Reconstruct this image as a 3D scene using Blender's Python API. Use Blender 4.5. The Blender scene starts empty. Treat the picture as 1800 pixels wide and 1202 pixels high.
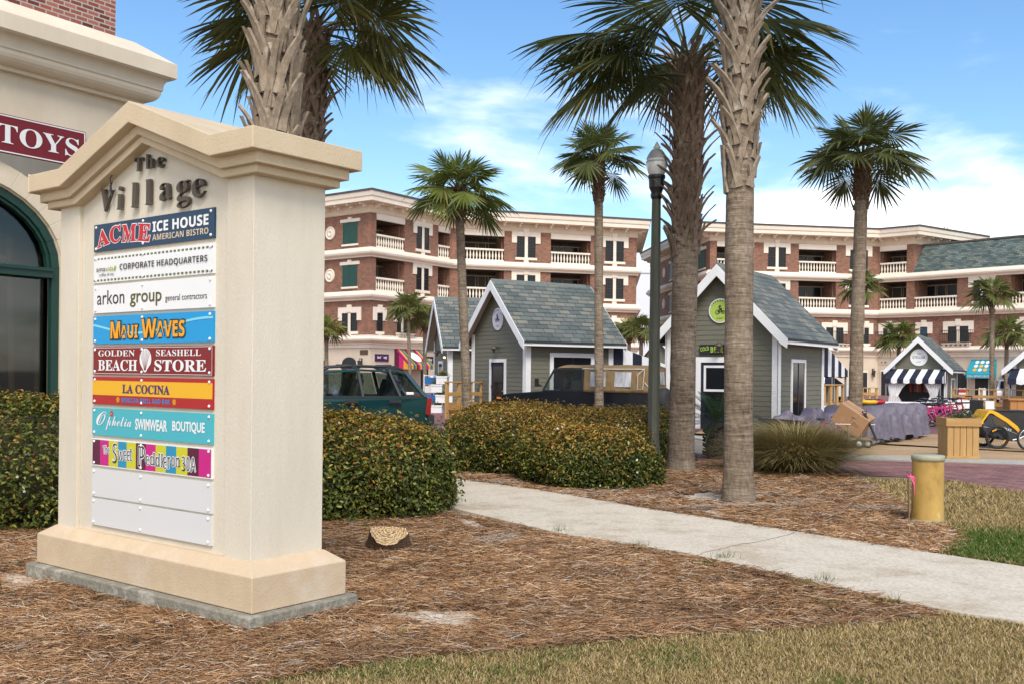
import bpy, bmesh, math, random
import numpy as np
from mathutils import Vector, Matrix
R_ = math.radians
rng = np.random.RandomState(7)
random.seed(7)
SC = bpy.context.scene
COL = SC.collection

# ------------------------------------------------------------------ camera model (35 mm lens, level, small roll)
F, SY, ROLL, H = 1776.0, 655.0, 0.01, 1.65
_c, _s = math.cos(ROLL), math.sin(ROLL)
def ray(px, py):
    x, y = px - 900.0, py - SY
    X, Y = _c*x + _s*y, -_s*x + _c*y
    return Vector((X/F, 1.0, -Y/F))
def W(px, py, Y):
    r = ray(px, py)*Y
    return Vector((r.x, r.y, r.z + H))
def G(px, py, z=0.0):
    r = ray(px, py); t = (z - H)/r.z
    return Vector((r.x*t, r.y*t, z))
def XZ(px, py, Y): return W(px, py, Y)
def Zat(px, py, Y): return W(px, py, Y).z

# ------------------------------------------------------------------ materials
MATS = {}
def nt(name):
    m = bpy.data.materials.new(name); m.use_nodes = True
    t = m.node_tree; b = t.nodes['Principled BSDF']
    return m, t, b
def N(t, typ, **kw):
    n = t.nodes.new(typ)
    for k, v in kw.items():
        if k.startswith('i_'): n.inputs[k[2:].replace('_', ' ')].default_value = v
        else: setattr(n, k, v)
    return n
def c4(c): return (c[0], c[1], c[2], 1.0)
def ramp(t, stops, interp='LINEAR'):
    r = t.nodes.new('ShaderNodeValToRGB'); e = r.color_ramp.elements
    r.color_ramp.interpolation = interp
    while len(e) < len(stops): e.new(0.5)
    for i, (p, c) in enumerate(stops):
        e[i].position = p; e[i].color = c4(c)
    return r
def pm(name, c1, c2=None, scale=3.0, rough=0.7, bump=0.0, bscale=None, metal=0.0, coat=0.0, stretch=(1,1,1), detail=6.0, spec=0.5, c3=None, dist=0.02):
    if name in MATS: return MATS[name]
    m, t, b = nt(name); L = t.links
    b.inputs['Roughness'].default_value = rough; b.inputs['Metallic'].default_value = metal
    b.inputs['Coat Weight'].default_value = coat; b.inputs['Specular IOR Level'].default_value = spec
    if c2 is None: c2 = tuple(x*0.86 for x in c1)
    tc = N(t, 'ShaderNodeTexCoord'); mp = N(t, 'ShaderNodeMapping'); mp.inputs['Scale'].default_value = stretch
    L.new(tc.outputs['Object'], mp.inputs['Vector'])
    no = N(t, 'ShaderNodeTexNoise'); no.inputs['Scale'].default_value = scale; no.inputs['Detail'].default_value = detail; no.inputs['Roughness'].default_value = 0.65
    L.new(mp.outputs[0], no.inputs['Vector'])
    st = [(0.32, c1), (0.68, c2)] if c3 is None else [(0.3, c1), (0.52, c2), (0.72, c3)]
    r = ramp(t, st); L.new(no.outputs['Fac'], r.inputs[0]); L.new(r.outputs[0], b.inputs['Base Color'])
    if bump > 0:
        n2 = N(t, 'ShaderNodeTexNoise'); n2.inputs['Scale'].default_value = bscale or scale*4; n2.inputs['Detail'].default_value = 4
        L.new(mp.outputs[0], n2.inputs['Vector'])
        bp = N(t, 'ShaderNodeBump'); bp.inputs['Strength'].default_value = bump; bp.inputs['Distance'].default_value = dist
        L.new(n2.outputs['Fac'], bp.inputs['Height']); L.new(bp.outputs[0], b.inputs['Normal'])
    MATS[name] = m
    return m
def brickmat(name, c1, c2, mortar, bw=0.21, bh=0.075, ms=0.012, uv=True, rot=0.0, rough=0.85, c3=None, bump=0.4, offset=0.5, squash=None):
    """brick-texture material on the UV map (metres) or object x,y"""
    m, t, b = nt(name); L = t.links
    tc = N(t, 'ShaderNodeTexCoord'); mp = N(t, 'ShaderNodeMapping'); mp.inputs['Rotation'].default_value = (0, 0, rot)
    L.new(tc.outputs['UV' if uv else 'Object'], mp.inputs['Vector'])
    br = N(t, 'ShaderNodeTexBrick'); br.offset = offset
    br.inputs['Color1'].default_value = (0, 0, 0, 1); br.inputs['Color2'].default_value = (1, 1, 1, 1); br.inputs['Mortar'].default_value = (0.5, 0.5, 0.5, 1)
    br.inputs['Scale'].default_value = 1.0; br.inputs['Mortar Size'].default_value = ms; br.inputs['Mortar Smooth'].default_value = 0.1
    br.inputs['Brick Width'].default_value = bw; br.inputs['Row Height'].default_value = bh
    L.new(mp.outputs[0], br.inputs['Vector'])
    st = [(0.1, c1), (0.9, c2)] if c3 is None else [(0.05, c1), (0.5, c2), (0.95, c3)]
    r = ramp(t, st); L.new(br.outputs['Color'], r.inputs[0])
    no = N(t, 'ShaderNodeTexNoise'); no.inputs['Scale'].default_value = 0.7; no.inputs['Detail'].default_value = 8
    L.new(tc.outputs['Object'], no.inputs['Vector'])
    r2 = ramp(t, [(0.3, (0.78, 0.78, 0.78)), (0.7, (1.12, 1.12, 1.12))]); L.new(no.outputs['Fac'], r2.inputs[0])
    mu = N(t, 'ShaderNodeMix', data_type='RGBA', blend_type='MULTIPLY'); mu.inputs[0].default_value = 1.0
    L.new(r.outputs[0], mu.inputs[6]); L.new(r2.outputs[0], mu.inputs[7])
    mx = N(t, 'ShaderNodeMix', data_type='RGBA'); L.new(br.outputs['Fac'], mx.inputs[0]); L.new(mu.outputs[2], mx.inputs[6]); mx.inputs[7].default_value = c4(mortar)
    L.new(mx.outputs[2], b.inputs['Base Color']); b.inputs['Roughness'].default_value = rough
    if bump:
        bp = N(t, 'ShaderNodeBump', invert=True); bp.inputs['Strength'].default_value = bump; bp.inputs['Distance'].default_value = 0.01
        L.new(br.outputs['Fac'], bp.inputs['Height']); L.new(bp.outputs[0], b.inputs['Normal'])
    MATS[name] = m
    return m
def attrmat(name, rough=0.5, trans=0.0, spec=0.4, noise=0.0):
    """colour comes from the per-leaf colour attribute 'tint'"""
    m, t, b = nt(name); L = t.links
    a = N(t, 'ShaderNodeAttribute', attribute_name='tint')
    L.new(a.outputs['Color'], b.inputs['Base Color']); b.inputs['Roughness'].default_value = rough; b.inputs['Specular IOR Level'].default_value = spec
    if trans > 0:
        out = [n for n in t.nodes if n.type == 'OUTPUT_MATERIAL'][0]
        tr = N(t, 'ShaderNodeBsdfTranslucent'); mx = N(t, 'ShaderNodeMixShader'); mx.inputs[0].default_value = trans
        L.new(a.outputs['Color'], tr.inputs['Color'])
        L.new(b.outputs[0], mx.inputs[1]); L.new(tr.outputs[0], mx.inputs[2]); L.new(mx.outputs[0], out.inputs['Surface'])
    MATS[name] = m
    return m
def glassmat(name, tint=(0.02, 0.025, 0.03), rough=0.04, spec=1.0):
    m, t, b = nt(name); b.inputs['Base Color'].default_value = c4(tint); b.inputs['Roughness'].default_value = rough
    b.inputs['Specular IOR Level'].default_value = spec; b.inputs['Coat Weight'].default_value = 0.6
    b.inputs['Coat Roughness'].default_value = 0.02
    MATS[name] = m
    return m
def clearglass(name, tint=(0.8, 0.88, 0.86), fac=0.25):
    m, t, b = nt(name); L = t.links
    out = [n for n in t.nodes if n.type == 'OUTPUT_MATERIAL'][0]
    tr = N(t, 'ShaderNodeBsdfTransparent'); tr.inputs[0].default_value = c4(tint)
    gl = N(t, 'ShaderNodeBsdfGlossy'); gl.inputs['Roughness'].default_value = 0.03
    mx = N(t, 'ShaderNodeMixShader'); mx.inputs[0].default_value = fac
    L.new(tr.outputs[0], mx.inputs[1]); L.new(gl.outputs[0], mx.inputs[2]); L.new(mx.outputs[0], out.inputs['Surface'])
    MATS[name] = m
    return m

# ------------------------------------------------------------------ mesh builder
class MB:
    def __init__(s): s.v = []; s.f = []; s.m = []; s.sm = []; s.uv = []
    def add(s, vs, fs, mi=0, smooth=False, uv=None):
        o = len(s.v); s.v += [tuple(p) for p in vs]; s.f += [tuple(i+o for i in f) for f in fs]
        s.m += [mi]*len(fs); s.sm += [smooth]*len(fs)
        s.uv += list(uv) if uv is not None else [(p[0]+p[1], p[2]) for p in vs]
        return s
    def hexa(s, p, mi=0, uv=None):   # 8 points: bottom 4 ccw, top 4 ccw
        return s.add(p, [(3,2,1,0),(4,5,6,7),(0,1,5,4),(1,2,6,5),(2,3,7,6),(3,0,4,7)], mi, False, uv)
    def box(s, x0, x1, y0, y1, z0, z1, mi=0):
        return s.hexa([(x0,y0,z0),(x1,y0,z0),(x1,y1,z0),(x0,y1,z0),(x0,y0,z1),(x1,y0,z1),(x1,y1,z1),(x0,y1,z1)], mi)
    def obox(s, c, ax, ay, az, mi=0):  # centre + half-axis vectors
        c = Vector(c); ax = Vector(ax); ay = Vector(ay); az = Vector(az)
        return s.hexa([c-ax-ay-az, c+ax-ay-az, c+ax+ay-az, c-ax+ay-az, c-ax-ay+az, c+ax-ay+az, c+ax+ay+az, c-ax+ay+az], mi)
    def beam(s, a, b, w, h, mi=0, up=(0,0,1)):
        a = Vector(a); b = Vector(b); d = (b-a); u = Vector(up)
        sx = d.cross(u)
        if sx.length < 1e-6: sx = d.cross(Vector((0,1,0)))
        sx.normalize(); sz = sx.cross(d).normalized()
        return s.obox((a+b)/2, d/2, sx*(w/2), sz*(h/2), mi)
    def prism(s, poly, f, t0, t1, mi=0, smooth=False):   # f(a,b,t)->xyz
        n = len(poly); vs = [f(a, b, t0) for a, b in poly] + [f(a, b, t1) for a, b in poly]
        fs = [tuple(range(n))[::-1], tuple(range(n, 2*n))] + [(i, (i+1) % n, n+(i+1) % n, n+i) for i in range(n)]
        return s.add(vs, fs, mi, smooth)
    def tube(s, pts, rad, n=8, mi=0, caps=True, smooth=True):
        pts = [Vector(p) for p in pts]; k = len(pts)
        rad = list(rad) if hasattr(rad, '__len__') else [rad]*k
        vs = []; prev = None
        for i in range(k):
            d = (pts[min(i+1, k-1)] - pts[max(i-1, 0)]).normalized()
            if prev is None:
                a = d.cross(Vector((0,0,1)));
                if a.length < 1e-3: a = d.cross(Vector((0,1,0)))
            else: a = prev - d*prev.dot(d)
            a.normalize(); prev = a; b = d.cross(a)
            for j in range(n):
                t = 2*math.pi*j/n; vs.append(pts[i] + (a*math.cos(t) + b*math.sin(t))*rad[i])
        fs = [(i*n+j, i*n+(j+1) % n, (i+1)*n+(j+1) % n, (i+1)*n+j) for i in range(k-1) for j in range(n)]
        s.add(vs, fs, mi, smooth)
        if caps:
            s.add(vs[:n], [tuple(range(n))[::-1]], mi); s.add(vs[-n:], [tuple(range(n))], mi)
        return s
    def lathe(s, prof, n=20, c=(0,0,0), mi=0, smooth=True, ax=None):
        c = Vector(c); M = Matrix.Identity(3) if ax is None else Vector((0,0,1)).rotation_difference(Vector(ax)).to_matrix()
        vs = []
        for r, z in prof:
            for j in range(n):
                t = 2*math.pi*j/n; vs.append(c + M @ Vector((r*math.cos(t), r*math.sin(t), z)))
        k = len(prof)
        fs = [(i*n+j, i*n+(j+1) % n, (i+1)*n+(j+1) % n, (i+1)*n+j) for i in range(k-1) for j in range(n)]
        return s.add(vs, fs, mi, smooth)
    def ball(s, c, r, n=12, m=8, mi=0):
        r = r if hasattr(r, '__len__') else (r, r, r); c = Vector(c); vs = []
        for i in range(m+1):
            a = math.pi*i/m
            for j in range(n):
                t = 2*math.pi*j/n; vs.append((c.x+r[0]*math.sin(a)*math.cos(t), c.y+r[1]*math.sin(a)*math.sin(t), c.z+r[2]*math.cos(a)))
        fs = [(i*n+j, (i+1)*n+j, (i+1)*n+(j+1) % n, i*n+(j+1) % n) for i in range(m) for j in range(n)]
        return s.add(vs, fs, mi, True)
    def torus(s, c, R, r, ax, n=28, k=8, mi=0):
        c = Vector(c); M = Vector((0,0,1)).rotation_difference(Vector(ax)).to_matrix(); vs = []
        for i in range(n):
            a = 2*math.pi*i/n
            for j in range(k):
                b = 2*math.pi*j/k
                vs.append(c + M @ Vector(((R+r*math.cos(b))*math.cos(a), (R+r*math.cos(b))*math.sin(a), r*math.sin(b))))
        fs = [(i*k+j, ((i+1) % n)*k+j, ((i+1) % n)*k+(j+1) % k, i*k+(j+1) % k) for i in range(n) for j in range(k)]
        return s.add(vs, fs, mi, True)
    def sweep(s, line, prof, mi=0, closed=False, endcaps=True):
        """line: 2-D points left to right as seen from outside; prof: (out, z) closed loop"""
        L = [Vector((p[0], p[1])) for p in line]; n = len(L); k = len(prof); vs = []; uv = []; acc = 0
        for i in range(n):
            def nrm(a, b):
                d = (b-a).normalized(); return Vector((d.y, -d.x))
            if closed: na = nrm(L[i-1], L[i]); nb = nrm(L[i], L[(i+1) % n])
            else:
                na = nrm(L[i-1], L[i]) if i > 0 else nrm(L[0], L[1]); nb = nrm(L[i], L[i+1]) if i < n-1 else na
            m = (na+nb); m = m/(m.length_squared/2) if m.length > 1e-6 else na
            if i > 0: acc += (L[i]-L[i-1]).length
            for o, z in prof:
                p = L[i] + m*o; vs.append((p.x, p.y, z)); uv.append((acc, z+o))
        rngi = range(n) if closed else range(n-1)
        fs = [(i*k+j, ((i+1) % n)*k+j, ((i+1) % n)*k+(j+1) % k, i*k+(j+1) % k) for i in rngi for j in range(k)]
        if endcaps and not closed: fs += [tuple(range(k)), tuple(range((n-1)*k, n*k))[::-1]]
        return s.add(vs, fs, mi, False, uv)
    def text(s, body, style, o, xd, ud, w, h, mi=0, ext=0.0, bold=0.0, align='L'):
        vs, fs = glyphs(body, style, bold, ext > 0)
        o = Vector(o); xd = Vector(xd).normalized(); ud = Vector(ud).normalized(); nd = xd.cross(ud)
        x0, x1 = vs[:, 0].min(), vs[:, 0].max(); y0, y1 = vs[:, 1].min(), vs[:, 1].max()
        sy = h/(y1-y0); sx = w/(x1-x0) if w else sy
        off = {'L': 0, 'C': -(x1-x0)*sx/2, 'R': -(x1-x0)*sx}[align]
        zz = vs[:, 2]
        pts = [o + xd*((p[0]-x0)*sx+off) + ud*((p[1]-y0)*sy) + nd*((ext if p[2] > 0 else 0.0)) for p in vs]
        return s.add(pts, fs, mi)
    def build(s, name, mats, parent=None, loc=None, rotz=0.0, bevel=0.0, fix=True):
        me = bpy.data.meshes.new(name)
        off = Vector((0, 0, 0))
        if loc is not None: off = Vector(loc)
        me.from_pydata([tuple(p) for p in s.v], [], s.f)
        if not isinstance(mats, (list, tuple)): mats = [mats]
        for m in mats: me.materials.append(m)
        if len(mats) > 1: me.polygons.foreach_set('material_index', s.m)
        me.polygons.foreach_set('use_smooth', s.sm)
        ul = me.uv_layers.new(name='UVMap'); uv = np.array(s.uv, dtype=np.float32)
        li = np.empty(len(me.loops), dtype=np.int32); me.loops.foreach_get('vertex_index', li)
        ul.data.foreach_set('uv', uv[li].ravel())
        if fix:
            bm = bmesh.new(); bm.from_mesh(me); bmesh.ops.recalc_face_normals(bm, faces=bm.faces); bm.to_mesh(me); bm.free()
        me.update()
        o = bpy.data.objects.new(name, me); COL.objects.link(o)
        o.location = off; o.rotation_euler = (0, 0, rotz)
        if parent: o.parent = parent
        if bevel > 0:
            b = o.modifiers.new('bevel', 'BEVEL'); b.width = bevel; b.segments = 2; b.limit_method = 'ANGLE'; b.angle_limit = R_(40)
        return o
def rel(mb, o):   # shift a builder filled in world coordinates into a thing's frame
    o = Vector(o); mb.v = [(p[0]-o.x, p[1]-o.y, p[2]-o.z) for p in mb.v]; return mb

_gc = {}
def _style(body, st):
    A = {'bold': (0x1D400, 0x1D41A), 'script': (0x1D4D0, 0x1D4EA), 'outline': (0x1D538, 0x1D552), 'sans': (0x1D5D4, 0x1D5EE), 'mono': (0x1D670, 0x1D68A), 'ital': (0x1D468, 0x1D482)}.get(st)
    if not A: return body
    out = ''
    for c in body:
        if st == 'outline' and c == 'P': out += '\u2119'
        elif 'A' <= c <= 'Z': out += chr(A[0]+ord(c)-65)
        elif 'a' <= c <= 'z': out += chr(A[1]+ord(c)-97)
        elif c.isdigit() and st in ('bold', 'sans', 'outline', 'mono'): out += chr({'bold': 0x1D7CE, 'outline': 0x1D7D8, 'sans': 0x1D7EC, 'mono': 0x1D7F6}[st]+int(c))
        else: out += c
    return out
def glyphs(body, style, bold=0.0, ext=False):
    key = (body, style, bold, ext)
    if key in _gc: return _gc[key]
    cu = bpy.data.curves.new('lettering', 'FONT'); cu.body = _style(body, style); cu.offset = bold; cu.resolution_u = 3
    if ext: cu.extrude = 0.5
    ob = bpy.data.objects.new('lettering', cu); COL.objects.link(ob)
    dg = bpy.context.evaluated_depsgraph_get(); dg.update()
    me = bpy.data.meshes.new_from_object(ob.evaluated_get(dg))
    vs = np.array([tuple(v.co) for v in me.vertices]); fs = [tuple(p.vertices) for p in me.polygons]
    bpy.data.meshes.remove(me); bpy.data.objects.remove(ob); bpy.data.curves.remove(cu)
    _gc[key] = (vs, fs)
    return _gc[key]

# ------------------------------------------------------------------ scene bookkeeping
def tag(o, label, cat, group=None, kind=None):
    o['label'] = label; o['category'] = cat
    if group: o['group'] = group
    if kind: o['kind'] = kind
    return o
def thing(name, label, cat, loc=(0,0,0), rotz=0.0, group=None):
    o = bpy.data.objects.new(name, None); COL.objects.link(o); o.empty_display_size = 0.2
    o.location = loc; o.rotation_euler = (0, 0, rotz)
    return tag(o, label, cat, group)
def struct(o): o['kind'] = 'structure'; return o
def copy_tree(o, parent=None):
    c = o.copy(); COL.objects.link(c)
    if parent: c.parent = parent
    for ch in list(o.children): copy_tree(ch, c)
    return c
def leafmesh(name, V, Fq, tint, mat, parent=None, loc=(0,0,0), smooth=False):
    """V (n,3) float, Fq (m,k) int faces, tint (n,3) per-vertex colour"""
    me = bpy.data.meshes.new(name); n = len(V); m, k = Fq.shape
    me.vertices.add(n); me.vertices.foreach_set('co', np.asarray(V, np.float32).ravel())
    me.loops.add(m*k); me.loops.foreach_set('vertex_index', Fq.astype(np.int32).ravel())
    me.polygons.add(m); me.polygons.foreach_set('loop_start', np.arange(0, m*k, k, dtype=np.int32))
    try: me.polygons.foreach_set('loop_total', np.full(m, k, dtype=np.int32))
    except Exception: pass
    ca = me.color_attributes.new('tint', 'FLOAT_COLOR', 'POINT')
    ca.data.foreach_set('color', np.concatenate([tint, np.ones((n, 1))], 1).astype(np.float32).ravel())
    me.materials.append(mat)
    if smooth: me.polygons.foreach_set('use_smooth', np.ones(m, dtype=bool))
    me.update(); me.validate()
    o = bpy.data.objects.new(name, me); COL.objects.link(o); o.location = loc
    if parent: o.parent = parent
    return o
def inpoly(P, poly):
    x, y = P[:, 0], P[:, 1]; r = np.zeros(len(P), bool); n = len(poly); j = n-1
    for i in range(n):
        xi, yi = poly[i][0], poly[i][1]; xj, yj = poly[j][0], poly[j][1]
        c = ((yi > y) != (yj > y)) & (x < (xj-xi)*(y-yi)/((yj-yi) or 1e-9)+xi)
        r ^= c; j = i
    return r
def pick(palette, n, r=None):
    r = r or rng
    p = np.array(palette, float); w = p[:, 3]/p[:, 3].sum()
    k = r.choice(len(p), n, p=w)
    return p[k, :3]*r.uniform(0.75, 1.25, (n, 1))

# shared materials
M_stucco = pm('cream_stucco', (0.675,0.60,0.475), (0.60,0.53,0.41), 2.2, 0.9, 0.6, 110, dist=0.006, stretch=(1.6,1.6,.35), detail=9)
M_stuccodk = pm('tan_stucco', (0.60,0.475,0.315), (0.525,0.41,0.265), 2.6, 0.9, 0.6, 110, dist=0.006, stretch=(1,1,.5), detail=9)
M_concrete = pm('weathered_concrete', (0.37,0.335,0.26), (0.20,0.18,0.135), 5, 0.9, 0.5, 40, c3=(0.50,0.46,0.37))
M_white = pm('white_paint', (0.80,0.79,0.77), (0.72,0.71,0.69), 2, 0.5)
M_black = pm('black_paint', (0.012,0.012,0.013), (0.02,0.02,0.022), 3, 0.4)
M_iron = pm('dark_iron', (0.02,0.022,0.022), (0.035,0.035,0.033), 8, 0.5, metal=0.3)
M_rubber = pm('black_rubber', (0.015,0.015,0.016), (0.03,0.03,0.03), 10, 0.8)
M_steel = pm('brushed_steel', (0.55,0.55,0.56), (0.45,0.45,0.46), 6, 0.35, metal=0.9)
M_pine = pm('yellow_pine', (0.52,0.32,0.11), (0.42,0.24,0.08), 2.2, 0.65, 0.2, 20, stretch=(6,6,0.6), c3=(0.60,0.40,0.16))
M_pineh = pm('yellow_pine_rail', (0.50,0.31,0.10), (0.40,0.22,0.07), 2.2, 0.65, 0.2, 20, stretch=(0.6,2,6), c3=(0.58,0.38,0.15))
M_brick = brickmat('red_brick', (0.075,0.024,0.015), (0.21,0.06,0.03), (0.29,0.20,0.14), c3=(0.30,0.10,0.046))
M_lime = pm('limestone_block', (0.62,0.52,0.40), (0.55,0.45,0.33), 0.8, 0.85, 0.2, 12)
M_trim = pm('cream_cast_stone', (0.78,0.69,0.57), (0.72,0.62,0.49), 1.1, 0.8, 0.1, 20)
M_pane = glassmat('dark_window_glass', (0.012,0.013,0.015), 0.12, 0.22); M_pane.node_tree.nodes['Principled BSDF'].inputs['Coat Weight'].default_value = 0.0
M_shut = pm('green_shutter', (0.008,0.055,0.04), (0.012,0.07,0.05), 4, 0.5)
M_roofdk = pm('dark_roof_edge', (0.07,0.055,0.045), (0.10,0.08,0.07), 2, 0.8)
M_slate = brickmat('mixed_slate', (0.055,0.075,0.075), (0.13,0.16,0.145), (0.02,0.022,0.022), 0.33, 0.20, 0.012, True, c3=(0.24,0.22,0.16), bump=0.7)
M_siding = pm('olive_grey_siding', (0.155,0.148,0.105), (0.13,0.124,0.088), 2.5, 0.7, stretch=(0.6,0.6,3))
M_navy = pm('navy_canvas', (0.006,0.008,0.022), (0.01,0.012,0.03), 4, 0.8)
M_canvasw = pm('white_canvas', (0.82,0.81,0.79), (0.74,0.73,0.71), 3, 0.8)
# look settings
CLOUD_LOC = (0.4, 0.2, 0.0); SKY_SAT = 1.2; SKY_VAL = 0.95; SUN_E = 1.9; SUN_ANG = 22.0; EXPO = 0.90
# ================================================================== the pedestal sign
SGN_C = Vector((-1.0287*1.62, 4*1.62, 0)); SGN_A = -0.6607
def sign():
    root = thing('pedestal_sign', 'tall cream stucco pedestal sign with gabled cap and ten tenant panels on a concrete footing', 'sign', SGN_C, SGN_A)
    Wd, D = 2.401, 0.603; x0 = -Wd
    f = lambda a, b, t: (a, t, b)          # local: x along the front, y into the sign, z up
    b = MB(); of, os_ = .158, .199
    b.box(x0-os_, os_, -of, D+of, -0.25, 0.121); b.build('concrete_footing', M_concrete, root, bevel=0.012)
    b = MB(); of, os_ = .095, .141
    lo = [(x0-os_, -of), (os_, -of), (os_, D+of), (x0-os_, D+of)]; hi = [(x0-.012, -.012), (.012, -.012), (.012, D+.012), (x0-.012, D+.012)]
    v = [(x, y, .1245) for x, y in lo] + [(x, y, .351) for x, y in lo] + [(x, y, .424) for x, y in hi]
    fs = [(0,1,2,3)] + [(i, (i+1) % 4, 4+(i+1) % 4, 4+i) for i in range(4)] + [(4+i, 4+(i+1) % 4, 8+(i+1) % 4, 8+i) for i in range(4)] + [(8,9,10,11)]
    b.add(v, fs); b.build('base', pm('peach_stucco', (0.62,0.475,0.315), (0.54,0.405,0.262), 2.4, 0.9, 0.6, 110, dist=0.006, detail=9, c3=(.60,.49,.36)), root, bevel=0.006)
    # shaft with a recessed field between two pilasters
    kl, kr, ax = -2.124, -0.26, -1.197
    b = MB(); rec = 0.03
    top = lambda x: 2.95 if (x <= kl or x >= kr) else 2.95 + (3.31-2.95)*(1-abs(x-ax)/((kr-kl)/2))
    b.prism([(x0, .40), (-2.128, .40), (-2.128, 2.94), (x0, 2.94)], f, 0, D)
    b.prism([(-.276, .40), (0, .40), (0, 2.94), (-.276, 2.94)], f, 0, D)
    b.prism([(-2.128, .40), (-.276, .40), (-.276, 2.94), (ax, 3.30), (-2.128, 2.94)], f, rec, D-rec)
    b.build('shaft', M_stucco, root, bevel=0.004)
    # cap: three stepped tiers following the gable
    cap = MB()
    def tier(of, os_, zt, kt, at_, zb, kb, ab, klx, krx):
        ks = 0.0
        poly = [(x0-os_, zb), (klx, zb), (ax, ab), (krx, zb), (os_, zb), (os_, zt), (krx+.008, zt), (ax, at_), (klx-.02, zt), (x0-os_, zt)]
        # split in convex strips
        P = poly
        for q in ([P[0], P[1], P[8], P[9]], [P[1], P[2], P[7], P[8]], [P[2], P[3], P[6], P[7]], [P[3], P[4], P[5], P[6]]):
            n = 4; vs = [f(a, c, -of) for a, c in q] + [f(a, c, D+of) for a, c in q]
            fs = [(0,1,2,3), (7,6,5,4), (0,4,5,1), (3,2,6,7)]
            cap.add(vs, fs)
        for xs, a, c in ((x0-os_, P[0], P[9]), (os_, P[4], P[5])):
            cap.add([f(a[0], a[1], -of), f(a[0], a[1], D+of), f(c[0], c[1], D+of), f(c[0], c[1], -of)], [(0,1,2,3)])
    tier(.1625, .192, 3.162, 0, 3.528, 3.024, 0, 3.377, -2.126, -.256)
    cap_o = cap
    tier(.0895, .143, 3.03, 0, 3.38, 2.953, 0, 3.307, -2.122, -.243)
    tier(.0536, .090, 2.96, 0, 3.31, 2.901, 0, 3.252, -2.10, -.264)
    bm_o = cap.build('gabled_cap', M_stuccodk, root)
    m = bm_o.modifiers.new('weld', 'WELD'); m.merge_threshold = 0.0005
    bv = bm_o.modifiers.new('bevel', 'BEVEL'); bv.width = 0.006; bv.segments = 2; bv.limit_method = 'ANGLE'; bv.angle_limit = R_(30)
    # raised letters
    Mlet = pm('bronze_letter', (0.085,0.068,0.05), (0.06,0.05,0.038), 4, 0.55)
    let = [('T', -1.368, 3.078, .098, .095), ('h', -1.222, 3.080, .092, .10), ('e', -1.085, 3.066, .082, .074),
           ('V', -1.845, 2.835, .175, .165), ('i', -1.60, 2.822, .075, .17), ('l', -1.41, 2.820, .08, .178), ('l', -1.23, 2.822, .084, .178),
           ('a', -1.045, 2.828, .13, .122), ('g', -.835, 2.755, .145, .185), ('e', -.655, 2.805, .14, .125)]
    rots = [-.06, -.02, .05, .10, .07, .05, .0, -.03, -.06, -.08]
    for (ch, x, z, w, h), r in zip(let, [-.05,0,.05,-.16,-.08,-.04,0,.05,.08,.13]):
        b = MB(); b.text(ch, 'bold', (x, -0.012+rec, z), (math.cos(r), 0, math.sin(r)), (-math.sin(r), 0, math.cos(r)), w, h, 0, 0.026, -0.012)
        b.build('letter', Mlet, root)
    # small wire figure beside the dot of the i
    b = MB(); b.tube([(-1.63,-.02,3.03), (-1.655,-.02,3.0), (-1.65,-.02,2.955), (-1.635,-.02,2.915)], [.004,.008,.011,.004], 6)
    b.tube([(-1.655,-.02,3.0), (-1.66,-.02,3.06), (-1.635,-.02,3.075)], .004, 6); b.tube([(-1.64,-.02,2.97), (-1.60,-.02,2.955), (-1.59,-.02,2.965)], .004, 6)
    b.build('ornament', M_black, root)
    # tenant panels
    def sgm(n, c, rough=.35): return pm('panel_'+n, c, tuple(x*.96 for x in c), 1, rough)
    Wh = sgm('white', (.81,.80,.78)); Bl = sgm('black', (.012,.012,.015))
    navy = sgm('navy', (.010,.045,.095)); red = sgm('red', (.55,.010,.022)); tan = sgm('tan', (.62,.50,.36))
    lime = sgm('lime', (.28,.40,.015)); olive = sgm('olive', (.085,.075,.008)); cyan = sgm('cyan', (.0,.30,.62)); pale = sgm('pale_blue', (.22,.62,.80))
    org = sgm('orange', (.85,.36,.012)); maroon = sgm('maroon', (.21,.006,.010)); yel = sgm('yellow', (.80,.42,.012)); crim = sgm('crimson', (.40,.008,.012))
    indigo = sgm('indigo', (.035,.014,.12)); blu = sgm('blue', (.02,.22,.55)); aqua = sgm('aqua', (.055,.42,.48)); grey = sgm('grey', (.66,.65,.63))
    plum = sgm('plum', (.085,.002,.03)); pink = sgm('magenta', (.55,.005,.20)); yg = sgm('yellow_green', (.58,.55,.02)); teal = sgm('teal_blue', (.01,.26,.42))
    zs = [(2.735,2.530), (2.497,2.294), (2.276,2.066), (2.043,1.835), (1.814,1.609), (1.591,1.385), (1.357,1.151), (1.125,.920), (.899,.688), (.674,.473)]
    XL, XR = -1.935, -0.435; PW = XR-XL
    labs = ['navy panel with red collegiate letters, top of the stack', 'white panel with dashed black and green borders', 'white panel with thin black and olive lettering', 'bright blue panel with orange cartoon lettering',
            'dark red panel with a white scallop shell', 'yellow and red banded panel', 'turquoise panel with white script', 'panel of plum, pink, yellow and blue vertical stripes', 'blank pale grey panel, upper of two', 'blank pale grey panel at the bottom']
    Mbolt = pm('white_bolt', (.85,.85,.85), (.8,.8,.8), 3, .25)
    bolt0 = None
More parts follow.
